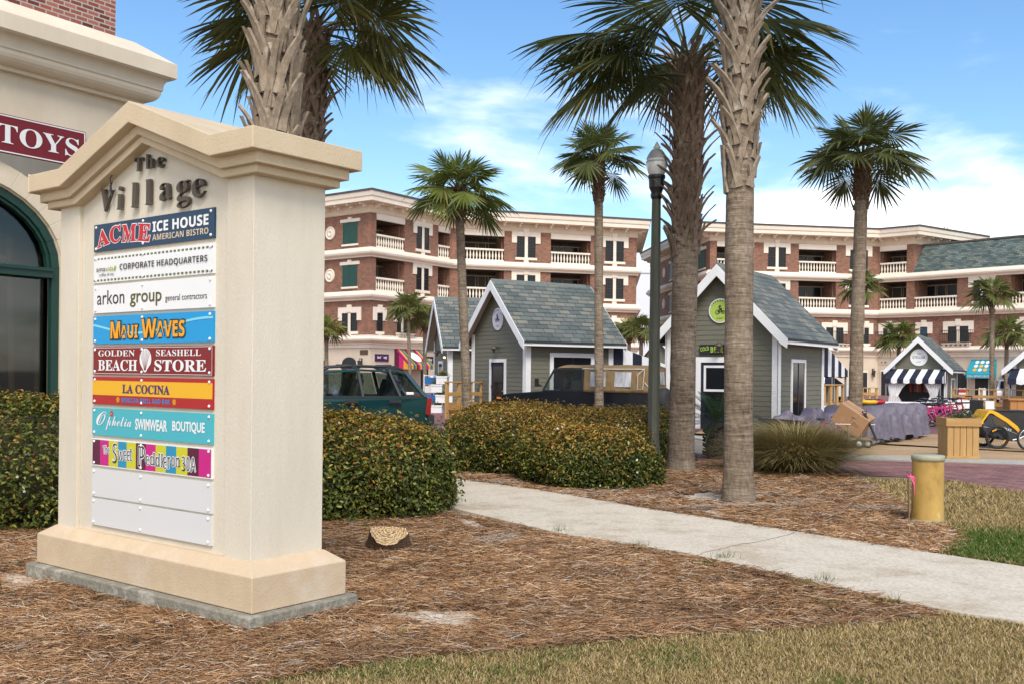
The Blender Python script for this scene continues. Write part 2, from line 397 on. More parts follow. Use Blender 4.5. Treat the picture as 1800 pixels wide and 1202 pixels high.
    for k, (zt, zb) in enumerate(zs):
        yf = rec-0.016
        mats = []; b = MB()
        def mi(m):
            if m not in mats: mats.append(m)
            return mats.index(m)
        base = [navy, Wh, Wh, cyan, maroon, crim, aqua, Wh, grey, grey][k]
        b.box(XL, XR, yf, rec+.001, zb, zt, mi(base))
        lay = [0]
        def rect(xa, xb, za, zc, m, d=0.001):
            lay[0] += 1; y = yf - d - lay[0]*.00003
            b.add([(XL+xa, y, zb+za), (XL+xb, y, zb+za), (XL+xb, y, zb+zc), (XL+xa, y, zb+zc)], [(0,1,2,3)], mi(m))
        def tx(s, st, x, z, w, h, m, d=0.0025, bold=0.0, rot=0.0, al='L'):
            lay[0] += 1
            b.text(s, st, (XL+x, yf-d-lay[0]*.00003, zb+z), (math.cos(rot), 0, math.sin(rot)), (-math.sin(rot), 0, math.cos(rot)), w, h, mi(m), 0, bold, al)
        def poly(pts, m, d=0.002):
            lay[0] += 1; y = yf-d-lay[0]*.00003
            b.add([(XL+x, y, zb+z) for x, z in pts], [tuple(range(len(pts)))], mi(m))
        Hh = zt-zb
        if k == 0:
            for ch, x, z, w, h, r in (('A', .05, .025, .175, .125, .16), ('C', .225, .048, .15, .125, .05), ('M', .385, .05, .185, .125, -.03), ('E', .585, .045, .165, .125, -.10)):
                tx(ch, 'bold', x-.006, z-.006, w+.012, h+.012, Wh, .0022, 0.045, r); tx(ch, 'bold', x, z, w, h, red, .0032, 0.02, r)
            tx('ICE HOUSE', 'sans', .78, .092, .66, .075, Wh, bold=.015); tx('AMERICAN BISTRO', 'sans', .78, .032, .66, .043, tan)
        elif k == 1:
            for z in (.172, .012):
                for q in range(32):
                    rect(.006+q*.047, .006+q*.047+.026, z, z+.013, Bl); rect(.012+q*.047, .012+q*.047+.010, z+.002, z+.011, lime)
            tx('ama', '', .045, .083, .125, .026, Bl); tx('vida', '', .172, .083, .11, .036, lime, bold=.005); tx('coffee & tea', '', .085, .048, .20, .022, Bl)
            poly([(.285,.080), (.305,.085), (.312,.105), (.308,.122), (.292,.108)], lime)
            tx('CORPORATE HEADQUARTERS', 'sans', .365, .072, 1.07, .055, Bl, bold=-.01)
        elif k == 2:
            tx('arkon', '', .055, .062, .37, .105, Bl); tx('group', '', .50, .032, .40, .098, olive, bold=.01); tx('general contractors', '', .945, .048, .485, .056, Bl)
        elif k == 3:
            def wave(za, amp, ph, m):
                P = []; Q = []
                for i in range(41):
                    x = 1.5*i/40; z = za+amp*math.sin(x*3.6+ph)
                    P.append((x, z-.008)); Q.append((x, z+.008))
                for i in range(40): poly([P[i], P[i+1], Q[i+1], Q[i]], m, .0012)
            wave(.12, .045, 2.6, pale)
            for d, m, bo in ((.0030, Bl, .09), (.0045, org, .015)):
                g = .010 if m is Bl else 0
                for s, x, z, w, h in (('M', .25, .037, .13, .125), ('AUI', .385, .037, .225, .095), ('W', .655, .037, .19, .135), ('AVES', .84, .040, .345, .115)):
                    tx(s, 'sans', x-g, z-g, w+2*g, h+2*g, m, d, bo*.6)
        elif k == 4:
            for r in ((.008,1.492,.006,.009), (.008,1.492,.196,.199), (.008,.011,.006,.199), (1.489,1.492,.006,.199)): rect(*r, Wh)
            tx('GOLDEN', 'bold', .08, .135, .49, .045, Wh); tx('SEASHELL', 'bold', .84, .135, .53, .045, Wh)
            tx('BEACH', 'bold', .078, .028, .525, .082, Wh, bold=.008); tx('STORE', 'bold', .82, .028, .61, .082, Wh, bold=.008)
            P = [(.705+.078*math.sin(a)*(1 if abs(a) < 2.2 else .9), .115+.075*math.cos(a)) for a in [2*math.pi*i/24 for i in range(24)]]
            P = [(x if z > .07 else .705+(x-.705)*.55, z-(.02 if z < .07 else 0)) for x, z in P]
            poly(P, Wh, .003)
            for a in (-.75,-.5,-.25,0,.25,.5,.75):
                xe, ze = .705+.075*math.sin(a*1.15), .115+.07*math.cos(a*1.15)
                poly([(.705+a*.01-.0015,.035), (.705+a*.01+.0015,.035), (xe+.0018,ze), (xe-.0018,ze)], maroon, .0042)
        elif k == 5:
            rect(0, 1.5, .070, .178, yel)
            tx('LA COCINA', 'bold', .41, .088, .60, .066, indigo, bold=.02)
            tx('MEXICAN GRILL AND BAR', 'sans', .405, .022, .61, .034, blu)
            for xc in (.355, 1.065):
                for q in range(8):
                    a = q*math.pi/4; u, v2 = math.cos(a), math.sin(a)
                    poly([(xc+u*.006-v2*.004, .040+v2*.006+u*.004), (xc+u*.006+v2*.004, .040+v2*.006-u*.004), (xc+u*.023+v2*.003, .040+v2*.023-u*.003), (xc+u*.023-v2*.003, .040+v2*.023+u*.003)], yel)
        elif k == 6:
            tx('O', 'script', .06, .075, .14, .105, Wh); tx('phelia', 'script', .19, .045, .345, .105, Wh)
            tx('SWIMWEAR', '', .585, .062, .40, .082, Wh, bold=.03); tx('BOUTIQUE', '', 1.045, .062, .375, .082, Wh, bold=.03)
            for q in range(5):
                a = q*1.2566+.3; poly([(.27+.006*math.cos(a+1), .168+.006*math.sin(a+1)), (.27+.024*math.cos(a+.35), .168+.024*math.sin(a+.35)), (.27+.024*math.cos(a-.35), .168+.024*math.sin(a-.35)), (.27+.006*math.cos(a-1), .168+.006*math.sin(a-1))], red)
            poly([(.27+.007*math.cos(a*1.05), .168+.007*math.sin(a*1.05)) for a in range(6)], yel, .003)
        elif k == 7:
            st = [plum, pink, yg, teal, yg, plum, pink, yg, teal, yg, plum, pink]; e = [.008,.115,.235,.36,.475,.595,.72,.845,.97,1.095,1.225,1.355,1.492]
            for q in range(12): rect(e[q], e[q+1], .008, .197, st[q])
            wd = [('The', .16, .095, .09, .06, .05), ('S', .29, .035, .06, .145, 0), ('weet', .36, .06, .19, .09, .02), ('P', .63, .03, .085, .15, 0), ('ed', .72, .05, .12, .09, 0), ('dl', .845, .045, .09, .095, -.02), ('er', .94, .035, .09, .085, .02), ('on', 1.04, .058, .10, .065, 0), ('30A', 1.165, .035, .16, .10, 0)]
            for s, x, z, w, h, r in wd:
                for dx, dz in ((-.006,0), (.006,0), (0,.006), (0,-.006)): tx(s, 'outline', x+dx, z+dz, w, h, Wh, .0024, .02, r)
                tx(s, 'outline', x, z, w, h, Bl, .0036, .004, r)
        p = b.build('tenant_panel', mats, root, fix=False); p['label'] = labs[k]
        for xb in (.032, .66, 1.465):
            for zz in (.022, Hh-.022):
                if bolt0 is None:
                    q = MB(); q.lathe([(0.0001, -.008), (.007, -.0075), (.0105, -.004), (.011, 0)], 10, ax=(0,1,0)); o = q.build('bolt', Mbolt, p); bolt0 = o
                else:
                    o = bolt0.copy(); COL.objects.link(o); o.parent = p
                o.location = (XL+xb, yf-.001, zb+zz)
    return root
sign()

# ================================================================== the shop on the left
def toyshop():
    # wall line: right-hand corner seen at the far end, wall runs towards the camera's left
    th = R_(33.5); d = Vector((math.sin(th), math.cos(th), 0))             # direction of recession
    E = W(224, 655, 17.2); E.z = 0                                           # far corner of the wall
    M_toywall = pm('beige_stucco_wall', (.62,.525,.385), (.54,.45,.32), .9, .9, .4, 60, stretch=(1,1,.4), detail=9, dist=.006); M_toytrim = pm('beige_cast_stone', (.72,.62,.47), (.63,.53,.39), 1.3, .88, .2, 40, stretch=(1,1,.5), detail=9, dist=.005)
    root = thing('toy_shop_building', 'cream stucco shop with arched green window and brick upper storey at the left edge', 'building', E)
    a = E - d*13.0
    line = [(a.x, a.y), (E.x, E.y)]
    nrm = Vector((d.y, -d.x, 0))
    back = E - nrm*9
    def P(u, o, z): return a + d*u + nrm*o + Vector((0, 0, z))             # u along wall, o outwards
    def upx(px, o=0.0):                                                     # u where the pixel column meets the plane o
        r = ray(px, 655); A2 = np.array([[r.x, -d.x], [r.y, -d.y]]); p = a + nrm*o
        t, u = np.linalg.solve(A2, np.array([p.x, p.y])); return u
    def zpx(px, py, o=0.0):
        u = upx(px, o); p = P(u, o, 0); return Zat(px, py, p.y), u
    ua = upx(104); zspr, _ = zpx(100, 473); zapex = zpx(0, 335)[0]
    wr = 1.75; uc = ua - wr
    ztop = zpx(260, 190)[0]
    # wall with an arched opening
    b = MB(); zs = zspr; n = 18; z1 = 4.6
    def ff(x, z, t): return P(x, t, z)
    arch = [(uc + wr*math.cos(math.pi*i/n), zs + 1.30*math.sin(math.pi*i/n)) for i in range(n+1)]   # right to left
    b.prism([(0, 0), (uc-wr, 0), (uc-wr, zs), (0, zs)], ff, -.35, 0)
    b.prism([(uc+wr, 0), (13, 0), (13, zs), (uc+wr, zs)], ff, -.35, 0)
    for i in range(n):
        q = [arch[i+1], arch[i], (arch[i][0], z1), (arch[i+1][0], z1)]
        b.prism(q, ff, -.35, 0)
    b.prism([(0, zs), (uc-wr, zs), (uc-wr, z1), (0, z1)], ff, -.35, 0); b.prism([(uc+wr, zs), (13, zs), (13, z1), (uc+wr, z1)], ff, -.35, 0)
    b.add([P(13, 0, 0), P(13, -9, 0), P(13, -9, z1), P(13, 0, z1)], [(0,1,2,3)])
    rel(b, E).build('wall', M_toywall, root)
    # voussoir surround + keystone
    b = MB()
    for i in range(n):
        a0, a1 = math.pi*i/n, math.pi*(i+1)/n
        def rp(r1, r2, t): return (uc+(wr+r1)*math.cos(t), zs+(1.30+r1)*math.sin(t))
        k = (1.22 if abs(i+.5-n/2) < .6 else 1.0); w_ = .34
        b.prism([rp(.02,0,a0), rp(w_*k,0,a0), rp(w_*k,0,a1), rp(.02,0,a1)], ff, .002, .05)
    for t in range(6):
        z0 = zs-.42*(t+1)
        if z0 < 0: break
        b.prism([(uc+wr+.02, z0+.01), (uc+wr+(.36 if t % 2 else .28), z0+.01), (uc+wr+(.36 if t % 2 else .28), z0+.41), (uc+wr+.02, z0+.41)], ff, .002, .05)
    rel(b, E).build('arch_surround', M_toytrim, root, bevel=.008)
    # window
    w = MB(); g = .13; Mgr = pm('dark_green_frame', (.006,.036,.026), (.009,.045,.033), 4, .4)
    for i in range(n):
        a0, a1 = math.pi*i/n, math.pi*(i+1)/n
        q = lambda r, t: (uc+(wr-r)*math.cos(t), zs+(1.30-r)*math.sin(t))
        w.prism([q(g,a0), q(0,a0), q(0,a1), q(g,a1)], ff, -.12, -.02, 0); w.prism([q(g+.05,a0), q(g,a0), q(g,a1), q(g+.05,a1)], ff, -.16, -.06, 0)
    w.prism([(uc-wr+g, zs-.16), (uc+wr-g, zs-.16), (uc+wr-g, zs), (uc-wr+g, zs)], ff, -.15, .02, 0)
    w.prism([(uc-wr+g, zs-.06), (uc+wr-g, zs-.06), (uc+wr-g, zs-.02), (uc-wr+g, zs-.02)], ff, .02, .05, 0)
    for s in (-1, 1): w.prism([(uc+s*(wr-g/2)-g/2, .2), (uc+s*(wr-g/2)+g/2, .2), (uc+s*(wr-g/2)+g/2, zs-.0), (uc+s*(wr-g/2)-g/2, zs-.0)], ff, -.12, -.02, 0)
    wo = rel(w, E).build('window', Mgr, root, bevel=.006)
    p = MB(); p.prism([(uc+(wr-.1)*math.cos(math.pi*i/n), zs+1.2*math.sin(math.pi*i/n)) for i in range(n+1)] + [(uc-wr+.1, .1), (uc+wr-.1, .1)], ff, -.20, -.18)
    rel(p, E).build('pane', clearglass('shop_glass', (.50,.54,.54), .06), wo)
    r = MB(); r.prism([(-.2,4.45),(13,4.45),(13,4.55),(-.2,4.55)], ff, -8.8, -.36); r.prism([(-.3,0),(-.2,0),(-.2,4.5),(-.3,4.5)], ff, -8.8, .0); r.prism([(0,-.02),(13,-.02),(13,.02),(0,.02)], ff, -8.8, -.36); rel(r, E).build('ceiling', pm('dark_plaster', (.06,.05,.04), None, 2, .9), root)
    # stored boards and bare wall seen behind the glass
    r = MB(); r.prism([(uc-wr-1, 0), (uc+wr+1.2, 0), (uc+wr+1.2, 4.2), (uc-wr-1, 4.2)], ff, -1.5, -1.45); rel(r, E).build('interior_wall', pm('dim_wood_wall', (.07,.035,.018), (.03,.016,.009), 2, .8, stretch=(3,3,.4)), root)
    r = MB()
    for q in range(9):
        u = uc-1.2+q*.42; r.beam(P(u, -.55-.1*(q % 3), 0), P(u+random.uniform(-.15,.15), -.5, 3.7), .07, .05)
    r.beam(P(uc+.2, -.4, .2), P(uc+1.1, -.5, 3.4), .06, .09)
    rel(r, E).build('timber_stud', pm('raw_timber', (.30,.17,.08), (.20,.11,.05), 3, .8), root)
    # architrave + cornice, mitred round the corner
    ln = [(a.x, a.y), (E.x, E.y), (back.x, back.y)]
    k = zpx(224, 184)[0]; zc0 = k
    fr = MB(); fr.sweep(ln, [(0, zc0-.95), (.10, zc0-.95), (.10, zc0-.86), (.06, zc0-.84), (.06, zc0-.02), (0, zc0-.02)])
    rel(fr, E).build('frieze', M_toytrim, root)
    c = MB(); z = zc0-.02
    prof = [(0, z), (.16, z), (.16, z+.06)]
    for i in range(7): t = i/6*math.pi/2; prof.append((.16+.20*math.sin(t)*1.0, z+.06+.20*(1-math.cos(t))))
    prof += [(.38, z+.28), (.38, z+.33)]
    for i in range(7): t = i/6*math.pi/2; prof.append((.38+.12*(1-math.cos(t)), z+.33+.14*math.sin(t)))
    prof += [(.54, z+.50), (.54, z+.74), (.05, z+1.08), (0, z+1.08)]
    c.sweep(ln, prof); rel(c, E).build('cornice', M_toytrim, root)
    # brick upper storey, set back at its corner
    ub = upx(197, -.15); q = MB(); zb = z+1.0
    A3 = P(0, -.15, 0); B3 = P(ub, -.15, 0); C3 = B3 - nrm*8
    for s0, s1 in ((A3, B3), (B3, C3)):
        Ls = (s1-s0).length
        q.add([(s0.x, s0.y, zb), (s1.x, s1.y, zb), (s1.x, s1.y, zb+5), (s0.x, s0.y, zb+5)], [(0,1,2,3)], 0, False, [(0, zb), (Ls, zb), (Ls, zb+5), (0, zb+5)])
    q.add([(A3.x, A3.y, zb+5), (B3.x, B3.y, zb+5), (C3.x, C3.y, zb+5)], [(0,1,2)])
    rel(q, E).build('upper_brick_wall', brickmat('red_brick_near', (.10,.022,.016), (.30,.075,.05), (.42,.36,.30), c3=(.38,.13,.09), bump=.8), root)
    # the sign board
    u0, u1 = upx(-95, .09), upx(143, .09); z1a = Zat(143, 234, P(u1, .09, 0).y); z0a = Zat(110, 291, P(upx(110, .09), .09, 0).y)
    o = P(u1, .06, z0a)
    sg = thing('shop_sign', 'maroon shop sign with white serif TOYS lettering on the cream wall', 'sign', o)
    Mmar = pm('maroon_board', (.17,.008,.016), (.16,.008,.015), 2, .6)
    b = MB(); b.prism([(u0, z0a), (u1, z0a), (u1, z1a), (u0, z1a)], ff, .112, .15); rel(b, o).build('board', Mmar, sg)
    b = MB(); e = .018; g = .012
    for q in ([(u0+g,z0a+g),(u1-g,z0a+g),(u1-g,z0a+g+e),(u0+g,z0a+g+e)], [(u0+g,z1a-g-e),(u1-g,z1a-g-e),(u1-g,z1a-g),(u0+g,z1a-g)], [(u1-g-e,z0a+g+e),(u1-g,z0a+g+e),(u1-g,z1a-g-e),(u1-g-e,z1a-g-e)]):
        b.prism(q, ff, .15, .154)
    rel(b, o).build('border', M_white, sg)
    h = (z1a-z0a)
    b = MB(); uT = upx(-12, .1); uS = upx(132, .1)
    b.text('TOYS', 'bold', P(uT, .157, z0a+h*.25), d, (0,0,1), uS-uT, h*.50, 0, 0)
    rel(b, o).build('lettering', M_white, sg, fix=False)
toyshop()
# ================================================================== ground and paving
def sheet(name, pts, z, mat, thick=0.0, uvscale=1.0):
    b = MB(); pts = [(p[0], p[1]) for p in pts]; n = len(pts)
    v = [(x, y, z) for x, y in pts]; fs = [tuple(range(n))]
    if thick: v += [(x, y, z-thick) for x, y in pts]; fs += [(i, i+n, (i+1) % n+n, (i+1) % n) for i in range(n)]
    b.add(v, fs, 0, False, [(p[0], p[1]) for p in v])
    o = b.build(name, mat); return struct(o)
def px2(l): return [tuple(G(x, y)[:2]) for x, y in l]
def smooth(pts, k=3, closed=False):
    """Catmull-Rom through 2-D points"""
    out = []; n = len(pts)
    for i in range(n-1):
        p0, p1, p2, p3 = (np.array(pts[max(0, min(n-1, j))]) for j in (i-1, i, i+1, i+2))
        for q in range(k):
            t = q/k; out.append(tuple(0.5*((2*p1)+(-p0+p2)*t+(2*p0-5*p1+4*p2-p3)*t*t+(-p0+3*p1-3*p2+p3)*t**3)))
    out.append(tuple(pts[-1])); return out
M_soil = pm('sandy_soil', (0.20,0.15,0.10), (0.28,0.22,0.16), 0.8, 0.95, 0.4, 12, c3=(0.34,0.28,0.21))
b = MB(); b.add([(-600,-60,0), (600,-60,0), (600,1200,0), (-600,1200,0)], [(0,1,2,3)]); struct(b.build('ground', M_soil))

path_up = smooth(px2([(640,822),(720,832),(805,845),(950,865),(1100,891),(1250,915),(1440,945),(1640,977),(1800,1002),(1960,1030),(2400,1108)]))
path_lo = smooth(px2([(640,868),(740,884),(860,913),(1000,945),(1200,977),(1400,1022),(1640,1076),(1800,1100),(1990,1130),(2400,1200)]))
def pathmat():
    m, t, b = nt('exposed_shell_concrete'); L = t.links
    tc = N(t, 'ShaderNodeTexCoord')
    vo = N(t, 'ShaderNodeTexVoronoi'); vo.inputs['Scale'].default_value = 60; L.new(tc.outputs['Object'], vo.inputs['Vector'])
    n1 = N(t, 'ShaderNodeTexNoise'); n1.inputs['Scale'].default_value = 42; n1.inputs['Detail'].default_value = 8; L.new(tc.outputs['Object'], n1.inputs['Vector'])
    n2 = N(t, 'ShaderNodeTexNoise'); n2.inputs['Scale'].default_value = 1.6; n2.inputs['Detail'].default_value = 8; n2.inputs['Roughness'].default_value = .7; L.new(tc.outputs['Object'], n2.inputs['Vector'])
    r1 = ramp(t, [(0.30, (.46,.385,.28)), (0.5, (.59,.51,.395)), (0.68, (.66,.585,.46))]); L.new(n1.outputs['Fac'], r1.inputs[0])
    r2 = ramp(t, [(0.28, (.66,.58,.46)), (0.5, (1,.98,.95)), (0.75, (1.1,1.09,1.06))]); L.new(n2.outputs['Fac'], r2.inputs[0])
    mu = N(t, 'ShaderNodeMix', data_type='RGBA', blend_type='MULTIPLY'); mu.inputs[0].default_value = 1
    L.new(r1.outputs[0], mu.inputs[6]); L.new(r2.outputs[0], mu.inputs[7]); L.new(mu.outputs[2], b.inputs['Base Color'])
    b.inputs['Roughness'].default_value = .9
    bp = N(t, 'ShaderNodeBump'); bp.inputs['Strength'].default_value = .5; bp.inputs['Distance'].default_value = .006
    L.new(n1.outputs['Fac'], bp.inputs['Height']); L.new(bp.outputs[0], b.inputs['Normal'])
    return m
path_poly = path_up + path_lo[::-1]
pth = sheet('footpath', path_poly, 0.035, pathmat(), 0.06)
# crack across the path and a small worn patch
b = MB(); cr = [G(x, y) for x, y in [(1403,938),(1385,946),(1352,953),(1320,960),(1300,962),(1262,972),(1240,976),(1222,984)]]
rr = np.random.RandomState(3)
for i in range(len(cr)-1):
    for q in range(4):
        p = cr[i].lerp(cr[i+1], q/4); p2 = cr[i].lerp(cr[i+1], (q+1)/4); j = rr.uniform(-.012, .012); w = .008*(1-.5*i/len(cr))
        b.add([(p.x, p.y+j-w, .0365), (p2.x, p2.y+j-w, .0365), (p2.x, p2.y+j+w, .0365), (p.x, p.y+j+w, .0365)], [(0,1,2,3)])
struct(b.build('path_crack', pm('crack_dark', (.06,.055,.045), None, 3, .95)))
# lawn (foreground and right) : sheets under the blades
lawn_front = px2([(300,1260),(430,1207),(560,1182),(700,1158),(900,1145),(1150,1122),(1350,1108),(1530,1096),(1600,1090),(1660,1078),(1800,1101),(1990,1131),(2400,1202),(2500,1300)]) + [(4.5,3.0),(-2.2,3.0)]
lawn_right = px2([(1655,978),(1690,950),(1682,935),(1640,918),(1590,893),(1540,862),(1508,846),(1510,838),(1640,842),(1800,868),(1960,890),(2400,950),(2400,1108),(1960,1030),(1800,1002)])
M_lawn = pm('dormant_lawn_soil', (0.22,0.15,0.07), (0.15,0.11,0.045), 7, 0.95, 0.6, 60, c3=(0.30,0.21,0.10))
sheet('lawn_foreground', lawn_front, 0.008, M_lawn); sheet('lawn_right', lawn_right, 0.008, M_lawn)
# brick street, kerb band, boardwalk, plaza
street = px2([(1225,800),(1480,808),(1800,818),(2100,826),(2500,838),(2500,968),(2400,952),(1960,892),(1800,866),(1640,840),(1508,836),(1490,846),(1225,812)])
M_pav = brickmat('clay_pavers', (.17,.065,.055), (.26,.105,.085), (.09,.06,.05), .22, .11, .006, True, c3=(.32,.15,.12), rot=.55, bump=.5)
sheet('brick_street', street, 0.012, M_pav)
b = MB(); kb = [G(x, y) for x, y in [(1180,762),(1300,781),(1480,803),(1640,808),(1800,814),(2100,823),(2500,836)]]
b.sweep([(p.x, p.y+.1) for p in kb], [(0,-.02),(.34,-.02),(.34,.045),(0,.05)]); struct(b.build('kerb_band', pm('pale_kerb_concrete', (.42,.41,.38), (.34,.33,.30), 4, .9, .3, 30)))
deck = [(p.x, p.y+.10) for p in kb] + [(20, 26.5), (16, 27.2), (6.0, 30), (4.6, 27)]
M_deck = brickmat('boardwalk_planks', (.40,.24,.11), (.52,.33,.16), (.12,.08,.045), 4.0, .14, .006, True, c3=(.46,.30,.15), rot=-.25, bump=.5)
sheet('boardwalk', deck, 0.05, M_deck, 0.06)
plaza = [(4.0, 27), (6.0, 30.1), (16, 27.3), (20, 26.6), (60, 27), (60, 110), (-60, 110), (-60, 34), (-10, 34), (-2, 31)]
sheet('brick_plaza', plaza, 0.010, M_pav)
# raised parking strip behind the hedges
pk = [(-12, 18.4), (-1.7, 18.4), (-1.5, 27), (-12, 30)]
sheet('parking_bay', pk, 0.13, pm('asphalt', (.05,.05,.05), (.065,.064,.062), 3, .95, .4, 50), 0.14)
# bare sand showing through the straw
M_sand = pm('bare_white_sand', (.68,.58,.45), (.48,.38,.27), 6, 0.95, 0.5, 30, c3=(.78,.70,.58), dist=.03)
def blob(pts, name='bare_sand', z=.009):
    w = px2(pts); c = np.mean(w, 0); out = []
    n = len(w); r2 = np.random.RandomState(int(abs(c[0])*100)+5)
    for i in range(n):
        a = np.array(w[i]); b2 = np.array(w[(i+1) % n])
        for q in range(5):
            p = a+(b2-a)*q/5; out.append(tuple(c+(p-c)*r2.uniform(.82,1.12)))
    return out
sands = [blob([(670,1083),(740,1076),(860,1078),(840,1092),(828,1112),(770,1106),(700,1096)]), blob([(1192,874),(1245,866),(1275,872),(1300,880),(1350,884),(1415,894),(1435,902),(1350,894),(1268,884),(1215,884)]),
         blob([(1216,895),(1260,900),(1305,913),(1270,912),(1230,904)]), blob([(0,1008),(40,1012),(72,1022),(60,1036),(0,1042)]), blob([(800,912),(830,916),(862,933),(820,928)]), blob([(1300,1012),(1350,1022),(1390,1030),(1330,1026)]),
         blob([(1412,852),(1440,854),(1436,858),(1414,857)]), blob([(600,1092),(680,1102),(700,1118),(640,1112)])]
for i, p in enumerate(sands): sheet('sand_patch', p, .016, M_sand)

# ------------------------------------------------------------------ pine straw, grass
M_needle = attrmat('needle_straw', .75, 0.0, .2)
M_blade = attrmat('grass_blade', .7, 0.25, .2)
fp = [(SGN_C + Matrix.Rotation(SGN_A, 3, 'Z') @ Vector(q)) for q in [(-2.6,-.16,0), (.2,-.16,0), (.2,.76,0), (-2.6,.76,0)]]
foot = [(p.x, p.y) for p in fp]
def lownoise(P, s, seed):
    r = np.random.RandomState(seed); out = np.zeros(len(P))
    for i in range(7):
        k = r.normal(size=2)*s*(1+.5*i); out += np.sin(P @ k + r.uniform(0, 6.28))/(1+.35*i)
    return out/2.2
def needles(name, n, region, excl, ymin, ymax, xspan, label, seed, ln=(.08,.19), wd=.0026, hmax=.05):
    r = np.random.RandomState(seed)
    # perspective-even sampling: more needles nearer the camera
    u = r.uniform(0, 1, n*3); Y = 1/((1-u)/ymin + u/ymax)
    X = Y*r.uniform(xspan[0], xspan[1], n*3)
    P = np.stack([X, Y], 1)
    J = P + r.normal(size=P.shape)*.035
    k = inpoly(J, region)
    for e in excl: k &= ~inpoly(J, e)
    k &= ~inpoly(P, foot)
    dn = np.clip(lownoise(P, 1.3, seed+1), -1, 1)
    for s in sands:
        c_ = np.mean(s, 0); s = [tuple(c_+(np.array(q)-c_)*1.12) for q in s]; k &= ~(inpoly(J, s) & (r.uniform(0, 1, len(P)) < .95))
    P = P[k][:n]; dn = dn[k][:n]; m = len(P)
    clump = lownoise(P, .8, seed+2)*1.6
    yaw = clump*.5 + r.normal(0, 1.5, m)
    L = r.uniform(ln[0], ln[1], m); z0 = r.uniform(.012, hmax, m)*(1+.35*dn); tilt = r.normal(0, .16, m)
    bend = r.normal(0, .35, m); w = wd*(P[:, 1]/6.0)**.6
    t = np.array([-.5, 0, .5])
    V = np.zeros((m, 3, 2, 3))
    for i, tt in enumerate(t):
        a = yaw + bend*tt; d = np.stack([np.cos(a), np.sin(a)], 1)
        c = P + d*(L*tt)[:, None]; s = np.stack([-np.sin(a), np.cos(a)], 1)
        z = np.maximum(z0 + L*tt*np.sin(tilt) - abs(tt)*.012, .008)
        for q, sg in enumerate((-1, 1)):
            V[:, i, q, :2] = c + s*(w*.5*sg)[:, None]; V[:, i, q, 2] = z + sg*w*.4
    base = np.arange(m)[:, None]*6
    Fq = np.concatenate([base+np.array([[0,1,3,2]]), base+np.array([[2,3,5,4]])], 0)
    pal = [(.30,.160,.072,5), (.215,.107,.047,4.8), (.38,.225,.110,3.0), (.11,.056,.028,3.2), (.50,.36,.22,1.3), (.42,.36,.29,.9)]
    tint = pick(pal, m, r)
    tint = tint*(1+.22*np.clip(lownoise(P, 2.4, seed+7), -1, 1))[:, None]
    grey = np.clip(lownoise(P, 1.6, seed+9)-.9, 0, .4)[:, None]
    tint = tint*(1-grey)+np.array([.42,.36,.30])*grey
    tint = np.clip(tint, 0, .9); T = np.repeat(tint, 6, 0)
    o = leafmesh(name, V.reshape(-1, 3), Fq, T, M_needle); return tag(o, label, 'pine straw', None, 'stuff')
bed_front = px2([(-600,1400),(-500,1000),(-200,905),(0,900),(560,880),(740,900),(860,914),(1000,946),(1200,978),(1400,1023),(1640,1077),(1665,1082),(1600,1092),(1530,1098),(1350,1110),(1150,1124),(900,1147),(700,1160),(560,1184),(430,1209),(300,1262)])
bed_right = px2([(700,826),(760,800),(1160,780),(1240,800),(1330,818),(1500,836),(1512,848),(1540,864),(1590,895),(1640,920),(1682,937),(1690,952),(1655,980),(1440,946),(1250,916),(1100,892),(950,866),(805,846)])
bed_back = px2([(640,822),(805,845),(900,856),(900,800),(640,780)])
M_bed = pm('pine_straw_mat', (.20,.10,.045), (.13,.065,.03), 9, 0.95, 0.9, 70, c3=(.28,.155,.075), dist=.03)
sheet('straw_bed_front', bed_front, .004, M_bed); sheet('straw_bed_right', bed_right, .0045, M_bed)
needles('pine_straw', 165000, bed_front, [path_poly], 4.6, 12.5, (-.56, .46), 'loose rust-brown pine straw around the sign footing and along the near side of the path', 11)
needles('pine_straw', 60000, bed_right, [path_poly], 9.0, 19.0, (-.12, .48), 'rust-brown pine straw around the palms beyond the path', 12, ln=(.12,.24), wd=.003, hmax=.06)

